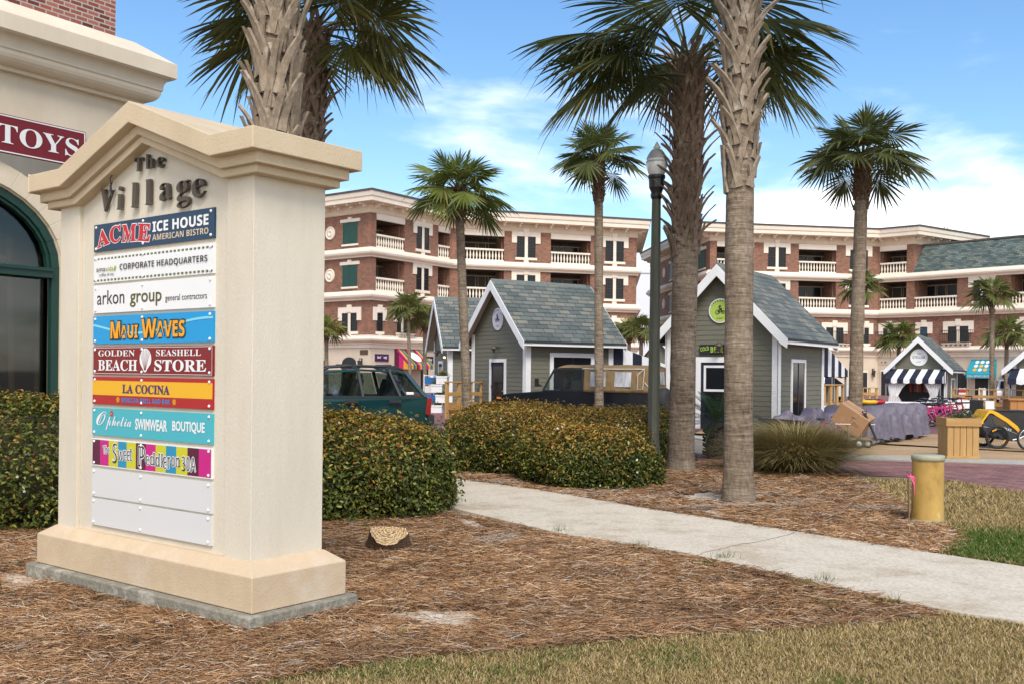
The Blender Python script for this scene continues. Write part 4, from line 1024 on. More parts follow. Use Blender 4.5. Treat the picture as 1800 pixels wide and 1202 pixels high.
# tree stump
def stump():
    B = G(680, 972); root = thing('tree_stump', 'freshly cut tree stump with pale rings at the foot of the hedge', 'stump', (B.x, B.y+.12, .012))
    r = np.random.RandomState(2); k = 26; b = MB(); vs = []
    ro = [(.155+.02*math.sin(3*2*math.pi*j/k)+r.normal()*.006) for j in range(k)]
    tilt = Vector((.05, -.50, 1)).normalized(); M = Vector((0,0,1)).rotation_difference(tilt).to_matrix()
    for rr, z in ((1.35,-.08), (1.12,.04), (1.02,.12), (1.0,.165)):
        for j in range(k):
            a = 2*math.pi*j/k; vs.append(M @ Vector((ro[j]*rr*math.cos(a)*1.12, ro[j]*rr*math.sin(a), z)) + Vector((0, .02, .0)))
    b.add(vs, [(i*k+j, i*k+(j+1) % k, (i+1)*k+(j+1) % k, (i+1)*k+j) for i in range(3) for j in range(k)], 0, True)
    b.build('bark', pm('stump_bark', (.13,.06,.025), (.05,.028,.016), 14, .95, .9, 40), root)
    b = MB(); c = M @ Vector((0, 0, .166)) + Vector((0, .02, 0)); b.add([M @ Vector((ro[j]*.97*math.cos(2*math.pi*j/k)*1.12, ro[j]*.97*math.sin(2*math.pi*j/k), .167)) + Vector((0, .02, 0)) for j in range(k)], [tuple(range(k))])
    m, t, bs = nt('cut_wood'); L = t.links; tc = N(t, 'ShaderNodeTexCoord'); wv = N(t, 'ShaderNodeTexWave', wave_type='RINGS', rings_direction='Z'); wv.inputs['Scale'].default_value = 11; wv.inputs['Distortion'].default_value = 9; wv.inputs['Detail'].default_value = 5; wv.inputs['Detail Scale'].default_value = 3
    L.new(tc.outputs['Object'], wv.inputs[0]); rp = ramp(t, [(0, (.20,.10,.035)), (.35, (.40,.24,.10)), (.7, (.52,.36,.17)), (1, (.60,.47,.29))]); L.new(wv.outputs[0], rp.inputs[0]); L.new(rp.outputs[0], bs.inputs['Base Color']); bs.inputs['Roughness'].default_value = .9
    b.build('cut_face', m, root)
stump()

# ================================================================== lamp post, bollard, planter
def lamp():
    Y = 17.3; b0 = W(1149, 655, Y); x0 = b0.x; zg = Zat(1155, 339, Y); tp = W(1154, 339, Y)
    root = thing('street_lamp', 'fluted grey-green lamp post with a frosted acorn globe standing in the hedge', 'street lamp', (x0, Y, 0))
    dx = tp.x-x0; M1 = pm('lamp_post_paint', (.105,.105,.075), (.07,.072,.052), 6, .75, .3, 30, stretch=(1,1,.3)); b = MB()
    n = 16; vs = []
    rows = [(0,.17),(.25,.17),(.30,.13),(.45,.115),(.6,.105),(zg*.5,.095),(zg-.02,.078)]
    for z, r in rows:
        for j in range(n):
            a = 2*math.pi*j/n; q = r*(1 if j % 2 else .90); vs.append((dx*z/zg+q*math.cos(a), q*math.sin(a), z))
    b.add(vs, [(i*n+j, i*n+(j+1) % n, (i+1)*n+(j+1) % n, (i+1)*n+j) for i in range(len(rows)-1) for j in range(n)]); b.build('post', M1, root)
    b = MB(); b.lathe([(.078,-.06),(.10,-.02),(.105,.02),(.092,.05),(.11,.10),(.13,.14),(.135,.28),(.15,.31),(.15,.35),(.11,.36)], 16, (dx, 0, zg-.06), smooth=False); b.build('collar', M_black, root)
    # acorn globe
    g = MB(); z0 = zg+.27; pr = [(r_*.92, z_*.80) for r_, z_ in [(.115,0),(.16,.08),(.185,.18),(.195,.28),(.185,.37),(.15,.45),(.10,.51),(.055,.55),(.05,.60),(.075,.62),(.05,.66),(.012,.74),(.001,.76)]]
    g.lathe(pr, 28, (dx, 0, z0)); m, t, bs = nt('frosted_globe'); bs.inputs['Base Color'].default_value = (.80,.80,.77,1); bs.inputs['Roughness'].default_value = .15; bs.inputs['Transmission Weight'].default_value = .12; bs.inputs['Coat Weight'].default_value = .5
    g.build('globe', m, root)
    c = MB(); c.lathe([(.178,0),(.158,.056),(.125,.112),(.085,.16)], 28, (dx, 0, z0+.30)); 
    c.lathe([(.183,.0),(.186,.012),(.183,.024)], 28, (dx, 0, z0+.235)); c.build('globe_cap', pm('frosted_cap', (.42,.42,.40), (.38,.38,.36), 3, .25), root)
lamp()
def bollard():
    B = G(1630, 924); r = .172; kk = 1+r/B.y; root = thing('bollard', 'stout weathered yellow bollard pipe with a pale flat lid, standing in the straw', 'bollard', (B.x*kk, B.y*kk, 0))
    m, t, b = nt('weathered_yellow'); L = t.links; tc = N(t, 'ShaderNodeTexCoord')
    n1 = N(t, 'ShaderNodeTexNoise'); n1.inputs['Scale'].default_value = 3.2; n1.inputs['Detail'].default_value = 8; n1.inputs['Roughness'].default_value = .7; mp = N(t, 'ShaderNodeMapping'); mp.inputs['Scale'].default_value = (1,1,.55); L.new(tc.outputs['Object'], mp.inputs[0]); L.new(mp.outputs[0], n1.inputs[0])
    rp = ramp(t, [(.30, (.20,.115,.03)), (.43, (.44,.26,.06)), (.60, (.53,.335,.09)), (.70, (.66,.52,.27))]); L.new(n1.outputs[0], rp.inputs[0]); L.new(rp.outputs[0], b.inputs['Base Color']); b.inputs['Roughness'].default_value = .55
    q = MB(); q.lathe([(r*1.0,.055),(r*.985,.40),(r*.98,.715)], 40); q.build('body', m, root)
    q = MB(); q.lathe([(r*1.02,-.08),(r*1.03,.05),(r*1.0,.058)], 40); q.build('foot_ring', pm('greenish_ring', (.36,.35,.22), (.27,.25,.14), 5, .8), root)
    q = MB(); q.lathe([(r*1.0,.715),(r*1.035,.717),(r*1.04,.745),(r*1.035,.768),(r*1.0,.776),(.001,.779)], 40); q.build('lid', pm('pale_lid', (.50,.50,.43), (.34,.32,.20), 2.5, .6, c3=(.55,.56,.52)), root)
    q = MB()
    for a in (-.35, -2.75): q.ball((r*1.02*math.cos(a), r*1.02*math.sin(a), .03), .012, 8, 6)
    q.build('bolt', M_iron, root)
    # survey stake
    S = G(1598, 920); st = thing('survey_stake', 'thin wooden survey stake tied with bright pink ribbon beside the yellow bollard', 'stake', (S.x, S.y, 0))
    q = MB(); q.beam((0,0,-.05), (-.012,0,.585), .028, .014); q.build('stake', pm('stake_wood', (.24,.15,.085), (.17,.105,.06), 8, .85, stretch=(1,1,.2)), st)
    q = MB(); z = .545
    for p in ([(-.016,-.012,z),(.02,-.02,z-.02),(.05,-.03,z-.10),(.055,-.03,z-.20),(.075,-.03,z-.29)], [(-.016,-.012,z),(.03,-.02,z-.01),(.07,-.03,z-.06),(.095,-.025,z-.125)]):
        for i in range(len(p)-1):
            a, b2 = Vector(p[i]), Vector(p[i+1]); w = Vector((.014,.004,.004)); q.add([a-w, a+w, b2+w, b2-w], [(0,1,2,3)], 0, True)
    q.box(-.03,.006,-.014,.012,z-.016,z+.016); q.build('ribbon', pm('pink_ribbon', (.85,.10,.30), (.80,.08,.26), 8, .5), st)
bollard()
def wood_planter(label, px, py, Y, w, h, rot, group=None, sprig=True):
    o = W(px, py, Y); root = thing('wooden_planter', label, 'planter', (o.x, o.y, .05), rot, group); hw = w/2
    b = MB(); n = 5; g = w/n
    for side in range(4):
        for i in range(n):
            x0, x1 = -hw+i*g+.004, -hw+(i+1)*g-.004; z1 = h-.16
            R = Matrix.Rotation(side*math.pi/2, 3, 'Z')
            pts = [R @ Vector(p) for p in [(x0,-hw,.05),(x1,-hw,.05),(x1,-hw+.03,.05),(x0,-hw+.03,.05),(x0,-hw,z1),(x1,-hw,z1),(x1,-hw+.03,z1),(x0,-hw+.03,z1)]]; b.hexa(pts)
    b.box(-hw+.03,hw-.03,-hw+.03,hw-.03,.03,h-.2); b.build('boards', M_pine, root, bevel=.004)
    b = MB()
    for side in range(4):
        R = Matrix.Rotation(side*math.pi/2, 3, 'Z'); e = hw+.035
        for z0, z1, ee in ((h-.16,h,e), (0,.055,hw+.02)):
            b.hexa([R @ Vector(p) for p in [(-ee,-ee,z0),(ee-.035,-ee,z0),(ee-.035,-ee+.035,z0),(-ee,-ee+.035,z0),(-ee,-ee,z1),(ee-.035,-ee,z1),(ee-.035,-ee+.035,z1),(-ee,-ee+.035,z1)]])
    b.build('rim', M_pineh, root, bevel=.004)
    if sprig:
        r = np.random.RandomState(8); V = []; Fq = []; T = []
        for i in range(900):
            a = r.uniform(0, 6.28); p = np.array([r.normal()*.14+.06, r.normal()*.12, h-.05+abs(r.normal())*.10]); d = np.array([math.cos(a), math.sin(a), r.uniform(0, 1)]); d /= np.linalg.norm(d); s = np.array([-math.sin(a), math.cos(a), 0])*.006
            j = len(V); V += [p-s, p+s, p+d*.09]; Fq.append((j,j+1,j+2)); c = np.array((.09,.12,.04))*r.uniform(.5,1.5); T += [c]*3
        leafmesh('plant', np.array(V), np.array(Fq), np.array(T), M_blade, root)
        b = MB(); b.box(-hw+.03,hw-.03,-hw+.03,hw-.03,h-.12,h-.06); b.build('soil', pm('potting_soil', (.03,.022,.016), None, 10, .95), root)
    return root
wood_planter('square yellow-pine planter box with a thick rim on the boardwalk', 1684, 790, 20.2, .60, .80, -.10)
# ================================================================== brick blocks
ZL = dict(c0=3.36, c1=4.25, b20=6.76, b21=7.44, b30=9.87, b31=10.56, top=13.05, fr=13.55, ev=13.72, rf=14.6)
M_recess = pm('shaded_balcony_wall', (.05,.038,.026), (.04,.03,.02), 2, .8)  # shade of the deep recess is put into this dark wall colour
M_frame = pm('tan_frame', (.30,.22,.14), (.26,.19,.12), 3, .6)
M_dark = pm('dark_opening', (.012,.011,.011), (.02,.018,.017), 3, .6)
M_ceil = pm('shaded_balcony_ceiling', (.10,.072,.048), None, 2, .8)  # darkened as well: recess shade in the colour of soffit and floor
class Seg:
    def __init__(s, a, b):
        s.a = Vector((a[0], a[1], 0)); s.b = Vector((b[0], b[1], 0)); s.d = (s.b-s.a); s.L = s.d.length; s.d.normalize(); s.n = Vector((s.d.y, -s.d.x, 0))
    def P(s, u, o, z): return s.a + s.d*u + s.n*o + Vector((0, 0, z))
    def u(s, px):
        r = ray(px, 655); A = np.array([[r.x, -s.d.x], [r.y, -s.d.y]]); t, u = np.linalg.solve(A, np.array([s.a.x, s.a.y])); return u
    def box(s, mb, u0, u1, o0, o1, z0, z1, mi=0):
        P = s.P; pts = [P(u0,o0,z0), P(u1,o0,z0), P(u1,o1,z0), P(u0,o1,z0), P(u0,o0,z1), P(u1,o0,z1), P(u1,o1,z1), P(u0,o1,z1)]
        uv = [(u0-o0,z0),(u1+o0,z0),(u1+o1,z0),(u0-o1,z0),(u0-o0,z1),(u1+o0,z1),(u1+o1,z1),(u0-o1,z1)]
        mb.hexa(pts, mi, uv)
def win(root, O, s, u0, u1, z0, z1, kind='pair', pane=None, shutter=False, rail=False):
    """cast-stone surround standing proud of the brick, panes, muntins"""
    b = MB(); w = u1-u0; m = (u0+u1)/2
    if shutter:
        s.box(b, u0-.28, u1+.28, .003, .07, z1, z1+.24); s.box(b, m-.18, m+.18, .003, .11, z1+.02, z1+.36); q_ = MB(); s.box(q_, u0-.1, u1+.1, .003, .09, z0-.14, z0)
    else:
        s.box(b, u0-.42, u1+.42, .003, .07, z1, z1+.42); s.box(b, u0-.42, u0-.002, .003, .07, z1-.55, z1-.002); s.box(b, u1+.002, u1+.42, .003, .07, z1-.55, z1-.002)
        s.box(b, m-.22, m+.22, .003, .12, z1+.06, z1+.60); s.box(b, u0-.12, u1+.12, .003, .11, z0-.2, z0-.002); s.box(b, m-.2, m+.2, .003, .09, z0-.42, z0-.202)
        if kind == 'pair': s.box(b, m-.13, m+.13, .003, .07, z0, z1-.002)
    wo = rel(b, O).build('window', M_trim, root)
    if shutter: rel(q_, O).build('sill', M_trim, wo)
    halves = [(u0, m-.14), (m+.14, u1)] if kind == 'pair' and not shutter else [(u0, u1)]
    p = MB(); g = MB()
    for a, c in halves:
        s.box(p, a+.05, c-.05, .004, .02, z0+.05, z1-.05)
        s.box(g, a, a+.05, .003, .05, z0, z1-.002); s.box(g, c-.05, c, .003, .05, z0, z1-.002); s.box(g, a+.05, c-.05, .003, .05, z0, z0+.05); s.box(g, a+.05, c-.05, .003, .05, z1-.06, z1-.002)
        if shutter:
            nl = int((z1-z0)/.11)
            for i in range(nl): zz = z0+.08+i*(z1-z0-.12)/nl; s.box(g, a+.05, (a+c)/2-.02, .021, .04, zz, zz+.07); s.box(g, (a+c)/2+.02, c-.05, .021, .04, zz, zz+.07)
        else:
            s.box(g, a+.05, c-.05, .021, .045, (z0+z1)/2-.03, (z0+z1)/2+.03)
            for f in (.33, .66): x = a+(c-a)*f; s.box(g, x-.012, x+.012, .021, .03, z0+.05, z1-.06)
            for f in (.2, .38, .62, .8): zz = z0+(z1-z0)*f; s.box(g, a+.05, c-.05, .021, .03, zz-.012, zz+.012)
    rel(p, O).build('shutter' if shutter else 'pane', M_shut if shutter else (pane or M_pane), wo)
    rel(g, O).build('sash', M_shut if shutter else M_iron, wo)
    if rail:
        q = MB(); zz = z0; s.box(q, u0-.45, u1+.45, .62, .66, zz+.95, zz+1.0); s.box(q, u0-.45, u1+.45, .62, .66, zz-.02, zz+.02)
        n = int((w+.9)/.14)
        for i in range(n+1): x = u0-.45+(w+.9)*i/n; s.box(q, x-.012, x+.012, .63, .65, zz+.02, zz+.95)
        for x in (u0-.45, u1+.41): s.box(q, x, x+.04, .05, .62, zz+.96, zz+1.0); s.box(q, x, x+.04, .05, .62, zz-.02, zz+.02)
        rel(q, O).build('railing', M_iron, wo)
        l = MB(); s.box(l, u0-.3, u1+.3, .13, .60, zz-.14, zz-.03)
        for x in np.linspace(u0-.25, u1+.05, 6): s.box(l, x, x+.2, .13, .5, zz-.30, zz-.145)
        rel(l, O).build('ledge', M_trim, wo)
def balcony(root, O, s, u0, u1, z0, z1, doors=True, lintel=None, flip=False):
    b = MB(); dp = 2.1
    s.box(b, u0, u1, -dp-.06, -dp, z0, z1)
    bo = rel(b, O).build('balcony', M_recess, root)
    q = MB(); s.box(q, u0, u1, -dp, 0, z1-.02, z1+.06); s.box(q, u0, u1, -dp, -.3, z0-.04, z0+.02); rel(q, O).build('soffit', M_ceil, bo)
    q = MB(); f = MB(); w = u1-u0
    e = [.04, .12, .48, .53, .72, .78, .97] if not flip else [.03, .22, .28, .47, .52, .90, .97]
    for i in range(0, 6, 2):
        a, c = u0+w*e[i], u0+w*e[i+1]
        if c-a > .25: s.box(q, a, c, -dp+.001, -dp+.02, z0+.1, z1-.38)
        s.box(f, a-.05, a, -dp+.001, -dp+.06, z0, z1-.3); s.box(f, c, c+.05, -dp+.001, -dp+.06, z0, z1-.3)
    s.box(f, u0+.02, u1-.02, -dp+.001, -dp+.07, z1-.37, z1-.27)
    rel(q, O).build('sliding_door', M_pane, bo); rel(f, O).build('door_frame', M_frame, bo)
    m = MB(); zb = z0+.02
    s.box(m, u0+.02, u1-.02, -.22, .02, zb+.88, zb+1.02); s.box(m, u0+.02, u1-.02, -.20, 0, zb, zb+.14)
    n = max(3, int(round(w/.27)))
    for i in range(n):
        c = s.P(u0+w*(i+.5)/n, -.1, 0); m.lathe([(.055,zb+.14),(.06,zb+.2),(.04,zb+.24),(.088,zb+.42),(.078,zb+.52),(.04,zb+.72),(.042,zb+.78),(.06,zb+.82),(.055,zb+.88)], 6, (c.x, c.y, 0))
    rel(m, O).build('balustrade', M_trim, bo)
    if lintel: q = MB(); s.box(q, u0-.0, u1+.0, -.3, .04, z1, lintel); rel(q, O).build('lintel', M_trim, bo)
def brackets(root, O, s, z0, z1, step=1.32, o=.78, u0=.4, u1=None):
    u = u0; u1 = u1 or s.L-.2
    while u < u1:
        mb = MB()
        for (oo0, oo1, za, zb) in ((.06, .14, z0, z1-.05), (.14, o*.55, z1-.32, z1-.01), (o*.55, o, z1-.16, z1-.01)): s.box(mb, u-.07, u+.07, oo0, oo1, za, zb)
        rel(mb, O).build('bracket', M_trim, root, fix=False)
        u += step
def block(name, label, line, cols, O, floors, endtop=None, eave_line=None, skip4=()):
    root = thing(name, label, 'building', O)
    Z = ZL; segs = [Seg(line[i], line[i+1]) for i in range(len(line)-1)]
    wall = MB(); gw = MB()
    for si, s in enumerate(segs):
        full4 = si not in skip4
        for fl, (za, zb) in (('2', (Z['c1'], Z['b20'])), ('3', (Z['b21'], Z['b30'])), ('4', (Z['b31'], Z['top']))):
            if fl == '4' and not full4: continue
            open_ = [(s.u(a), s.u(c)) for k, a, c, fs in cols[si] if k == 'B' and fl in fs]
            open_ = [(max(.02, a), min(s.L-.02, c)) for a, c in open_]
            cur = 0.0
            for a, c in sorted(open_):
                if a > cur+.03: s.box(wall, cur, a, -.5, 0, za, zb)
                cur = c
            if cur < s.L-.03: s.box(wall, cur, s.L, -.5, 0, za, zb)
            for a, c in open_:      # side cheeks of the recess in brick
                for x0, x1 in ((a-.02, a+.10), (c-.10, c+.02)): s.box(wall, x0, x1, -2.1, -.501, za, zb)
            for k, p0, p1, fs in cols[si]:
                if fl not in fs: continue
                a, c = s.u(p0), s.u(p1)
                if k == 'B':
                    a, c = max(.02, a), min(s.L-.02, c)
                    balcony(root, O, s, a, c, za-.02, zb-.45 if fl == '4' else zb, lintel=zb if fl == '4' else None, flip=(p0 % 2 == 0))
                elif k in 'WS' or k == '1' or k == 'R' or k == 'T':
                    zz0 = za+.42 if fl != '2' else za+.28; zz1 = zz0+1.72 if fl != '2' else za+1.62
                    if k == 'S': zz0, zz1 = za+.35, za+1.95
                    win(root, O, s, a, c, zz0, zz1, 'single' if k in '1ST' else 'pair', shutter=k == 'S', rail=k == 'R', pane=pm('blue_shaded_pane', (.01,.07,.13), None, 3, .2) if k == 'T' else None)
                elif k == 'M':
                    q = MB(); ctr = s.P((a+c)/2, .003, (za+zb)/2+.05); q.lathe([(.5,0),(.5,.06),(.42,.09),(.40,.05),(.30,.05),(.28,.09),(.12,.10),(.10,.06),(.001,.06)], 20, ctr, ax=s.n); rel(q, O).build('medallion', M_trim, root)
        s.box(gw, 0, s.L, -.5, .05, 0, Z['c0'])
    rel(wall, O).build('brick_wall', M_brick, root); rel(gw, O).build('ground_floor_wall', M_lime, root)
    # bands and cornices mitred along the whole front
    b = MB(); z0, z1 = Z['c0'], Z['c1']
    b.sweep(line, [(0,z0),(.12,z0),(.12,z0+.22),(.22,z0+.25),(.22,z0+.34),(.42,z0+.42),(.52,z0+.52),(.54,z0+.62),(.48,z0+.72),(.40,z0+.75),(.40,z1),(0,z1)])
    rel(b, O).build('ground_cornice', M_trim, root)
    for z0, z1 in ((Z['b20'], Z['b21']), (Z['b30'], Z['b31'])):
        b = MB(); h = z1-z0
        b.sweep(line, [(-.02,z0),(.14,z0),(.16,z0+.1),(.30,z0+.16),(.40,z0+.24),(.44,z0+.36),(.40,z0+.5),(.26,z0+.56),(.22,z1),(-.02,z1)])
        rel(b, O).build('band_course', M_trim, root)
    el = eave_line or line
    b = MB(); b.sweep(el, [(-.3,Z['top']),(.06,Z['top']),(.10,Z['top']+.06),(.06,Z['top']+.12),(.06,Z['fr']+.3),(-.3,Z['fr']+.3)])
    es = [Seg(el[i], el[i+1]) for i in range(len(el)-1)]
    rel(b, O).build('frieze', pm('frieze_stucco', (.66,.54,.40), (.60,.48,.35), 1.2, .85), root)
    for s in es: brackets(root, O, s, Z['fr']-.18, Z['ev']+.02)
    b = MB(); e = Z['ev']; b.sweep(el, [(-.3,e),(.98,e),(1.0,e+.28),(1.06,e+.34),(1.10,e+.55),(1.10,e+.66),(-.3,e+.66)])
    rel(b, O).build('eave_cornice', M_trim, root)
    b = MB(); b.sweep(el, [(-.3,e+.66),(1.16,e+.66),(1.18,e+.80),(.2,Z['rf']),(-6,Z['rf']+.25),(-6,e+.66)]); rel(b, O).build('roof', M_roofdk, root)
    return root, segs
def wpt(px, Y): p = W(px, 655, Y); return (p.x, p.y)
# ---- left block
A0, A1, A2, A3 = wpt(470, 79.5), wpt(650, 72.6), wpt(790, 80.3), wpt(1117, 85)
A4 = (A3[0]+1.5, A3[1]+16)
lineL = [A0, A1, A2, A3, A4]
colsL = [[('S',601,626,'34'), ('M',574,583,'34'), ('W',601,627,'2')],
         [('B',659,709,'34'), ('W',730,751,'34'), ('B',768,788.5,'34'), ('1',661,671,'2'), ('R',697,714,'2')],
         [('B',811,884,'34'), ('W',906,939,'34'), ('B',966,1036,'34'), ('W',1062,1094,'234'), ('W',906,939,'2'), ('W',830,855,'2')], []]
rootL, segL = block('brick_block', 'four-storey red brick block with cream balconies and a bent front, left of the centre', lineL, colsL, (A1[0], A1[1], 0), 4)
OL = Vector((A1[0], A1[1], 0))
def door(root, O, s, u0, u1, z1, label=None, arch=False, mat=None):
    b = MB(); s.box(b, u0-.14, u1+.14, .052, .10, 0, z1+.14); do = rel(b, O).build('door', M_trim, root)
    q = MB(); s.box(q, u0, u1, .101, .13, 0, z1)
    if arch:
        r = (u1-u0)/2; c = (u0+u1)/2
        q.prism([(c+r*math.cos(math.pi*i/12), z1+.65*r*math.sin(math.pi*i/12)) for i in range(13)], lambda a, bb, t: s.P(a, t, bb), .101, .13)
    rel(q, O).build('door_leaf', mat or M_dark, do)
    f = MB()
    for x in np.linspace(u0, u1, 3): s.box(f, x-.03, x+.03, .131, .15, 0, z1)
    s.box(f, u0, u1, .131, .15, z1-.55, z1-.5); rel(f, O).build('door_frame', M_iron, do)
def lantern(label, s, u, z):
    p = s.P(u, .05, z); root = thing('wall_lantern', label, 'lantern', p, math.atan2(s.d.y, s.d.x), 'wall lanterns on the brick blocks')
    b = MB(); b.box(-.05,.05,-.05,0,-.1,.45); b.beam((0,-.03,.40),(0,-.30,.44),.04,.04); b.beam((0,-.28,.44),(0,-.28,.30),.03,.03); b.build('bracket', M_iron, root)
    b = MB(); b.lathe([(.02,.32),(.17,.24),(.15,.22),(.09,-.22),(.02,-.30)], 6, (0,-.28,0), smooth=False); b.build('lamp_housing', pm('lantern_glass', (.06,.06,.055), (.04,.04,.038), 4, .2), root)
s0, s1 = segL[0], segL[1]
door(rootL, OL, s0, s0.u(603), s0.u(628), 2.2, arch=True)
lantern('black wall lantern left of the arched door, just above the green car roof', s0, s0.u(577), 2.15); lantern('black wall lantern right of the arched door, above the green car roof', s0, s0.u(637), 2.15)
door(rootL, OL, s1, s1.u(738), s1.u(750), 2.2); 
b = MB(); s0.box(b, s0.u(651.5)-.9 if False else s0.L-.95, s0.L-.15, .052, .08, 2.85, 3.2); rel(b, OL).build('plaque', pm('bronze_plaque', (.10,.05,.02), None, 4, .5), rootL)
M_purple = pm('purple_board', (.045,.006,.06), (.04,.005,.055), 2, .5)
def wallsign(label, s, u0, u1, z0, z1, txt, mat, tmat, style='outline', cat='sign'):
    o = s.P(u0, .06, z0); root = thing('shop_sign', label, cat, o)
    b = MB(); s.box(b, u0, u1, .055, .12, z0, z1); rel(b, o).build('board', mat, root)
    b = MB(); b.text(txt, style, s.P((u0+u1)/2, .128, z0+(z1-z0)*.25), s.d, (0,0,1), (u1-u0)*.72, (z1-z0)*.5, 0, 0, .03, 'C'); rel(b, o).build('lettering', tmat, root, fix=False)
wallsign('purple shop sign left of the rainbow-striped awning', s1, s1.u(657.5), s1.u(681), 2.4, 2.92, 'Kool Candy', M_purple, M_white)
wallsign('purple shop sign right of the rainbow-striped awning', s1, s1.u(738), s1.u(760), 2.3, 2.85, 'Candy Shop', M_purple, M_white)
# rainbow awning
def awning(name, label, s, u0, u1, z0, z1, out, mats, n, val=.18, O=None, fringe=True, base=.06):
    o = s.P(u0, 0, z0); root = thing(name, label, 'awning', o)
    b = MB(); w = (u1-u0)/n
    for i in range(n):
        a, c = u0+i*w, u0+(i+1)*w; k = i % len(mats)
        b.add([s.P(a, out, z0), s.P(c, out, z0), s.P(c, base, z1), s.P(a, base, z1)], [(0,1,2,3)], k)
        b.add([s.P(a, out+.003, z0-val), s.P(c, out+.003, z0-val), s.P(c, out, z0), s.P(a, out, z0)], [(0,1,2,3)], k)
    for x in (u0, u1):
        m = max(2, n//4)
        for i in range(m):
            o0, o1 = base+(out-base)*i/m, base+(out-base)*(i+1)/m; zt = lambda q: z1+(z0-z1)*(q-base)/(out-base)
            b.add([s.P(x, o0, z0-val), s.P(x, o1, z0-val), s.P(x, o1, zt(o1)), s.P(x, o0, zt(o0))], [(0,1,2,3)], i % len(mats))
    c = rel(b, o).build('canopy', mats, root, fix=False); sd = c.modifiers.new('thick', 'SOLIDIFY'); sd.thickness = .01; sd.offset = 0
    return root, o
def cm(n, c): return pm('canvas_'+n, c, tuple(x*.88 for x in c), 4, .8)
rb = [cm('plum', (.10,.004,.035)), cm('pink', (.55,.012,.14)), cm('amber', (.72,.33,.02)), cm('blue', (.02,.12,.22)), cm('lime', (.22,.24,.02))]
aw, ao = awning('candy_awning', 'rainbow-striped awning over the candy shop door', s1, s1.u(692), s1.u(737), 2.15, 3.34, 1.4, rb, 15, .3)
b = MB(); mp_ = s1.P((s1.u(692)+s1.u(737))/2, .76, 2.70); nx = s1.d; sl = (s1.n*1.34+Vector((0,0,-1.19))).normalized(); b.add([mp_+nx*.55*math.cos(a)+(-sl)*.55*math.sin(a)+Vector((0,0,.06))+s1.n*.06 for a in [i*math.pi/8 for i in range(16)]], [tuple(range(16))]); rel(b, ao).build('emblem', M_canvasw, aw, fix=False)
# ---- right block
B0, B1, B2, B3, B4 = wpt(1141, 108), wpt(1246, 86.3), wpt(1542, 89.1), wpt(1604, 87), wpt(1960, 75.2)
sD = Seg(B3, B4); B3r = (B3[0]+sD.n.x*-9+1.5, B3[1]+sD.n.y*-9)
lineR = [B0, B1, B2, B3, B4]
colsR = [[('S',1176,1184,'34'), ('M',1162,1170,'34'), ('S',1227,1238,'34')],
         [('B',1258,1323,'34'), ('W',1348,1379,'34'), ('B',1402,1468,'34'), ('W',1492,1523,'34'), ('R',1451,1481,'2'), ('1',1518,1526,'2'), ('W',1348,1379,'2')],
         [('B',1545,1592,'34'), ('R',1552,1574,'2')],
         [('B',1606,1681,'3'), ('W',1710,1740,'3'), ('B',1775,1855,'3'), ('T',1617,1630,'2'), ('R',1666,1702,'2'), ('W',1783,1812,'2')]]
rootR, segR = block('brick_block', 'long four-storey red brick block with a slate mansard end, right of the centre', lineR, colsR, (B1[0], B1[1], 0), 4, eave_line=[B0, B1, B2, B3, B3r], skip4=(3,))
OR = Vector((B1[0], B1[1], 0))
# fourth-floor return wall + slate mansard
b = MB(); sR = Seg(B3, B3r); sR.box(b, 0, sR.L, -.5, 0, ZL['b31'], ZL['top']); rel(b, OR).build('return_wall', M_brick, rootR)
b = MB(); z0, z1 = ZL['b31'], 13.0; s = segR[3]; tk = 1.15
v = [s.P(-.02, .10, z0), s.P(s.L, .10, z0), s.P(s.L, -tk, z1), s.P(-.02+.35, -tk, z1)]
b.add(v, [(0,1,2,3)], 0, False, [(0,0),(s.L,0),(s.L,2.65),(.3,2.65)])
b.add([s.P(-.02+.35, -tk, z1), s.P(s.L, -tk, z1), s.P(s.L, -9, z1+1.2), s.P(1.2, -9, z1+1.2)], [(0,1,2,3)], 0, False, [(0,2.65),(s.L,2.65),(s.L,10),(0,10)])
rel(b, OR).build('mansard_roof', brickmat('fine_slate', (.05,.075,.07), (.10,.135,.12), (.025,.03,.03), .42, .16, .012, True, c3=(.17,.185,.15), bump=.6), rootR)
b = MB(); s.box(b, .3, s.L, -tk-.12, -tk+.10, z1-.03, z1+.10); rel(b, OR).build('ridge_flashing', M_roofdk, rootR)
s2, s3, s12 = segR[1], segR[3], segR[2]
for sg, p0, p1, z in ((s3, 1677, 1700, 2.2), (s3, 1716, 1738, 2.0), (s2, 1515, 1522.5, 2.0), (s3, 1790, 1812, 2.1), (s12, 1551, 1567, 2.1)): door(rootR, OR, sg, sg.u(p0), sg.u(p1), z)
lantern('black wall lantern left of the small kiosk with the round badge', s2, s2.u(1533), 1.9); lantern('black wall lantern on the limestone between the teal awnings', s3, s3.u(1767), 1.9)
b = MB(); s12.box(b, s12.u(1546), s12.u(1562), .055, .09, 2.72, 3.07); o = s12.P(s12.u(1546), .05, 2.72); sg = thing('wall_plaque', 'small framed plaque on the limestone above the left slope of the badge kiosk', 'sign', o)
rel(b, o).build('board', M_lime, sg); b = MB(); u = s12.u(1554); s12.box(b, u-.25, u-.12, .091, .1, 2.85, 2.94); s12.box(b, u+.08, u+.16, .091, .1, 2.80, 3.0); s12.box(b, u+.2, u+.3, .091, .1, 2.87, 2.92); rel(b, o).build('emblem', M_iron, sg)
teal = [cm('teal', (.012,.30,.38))]
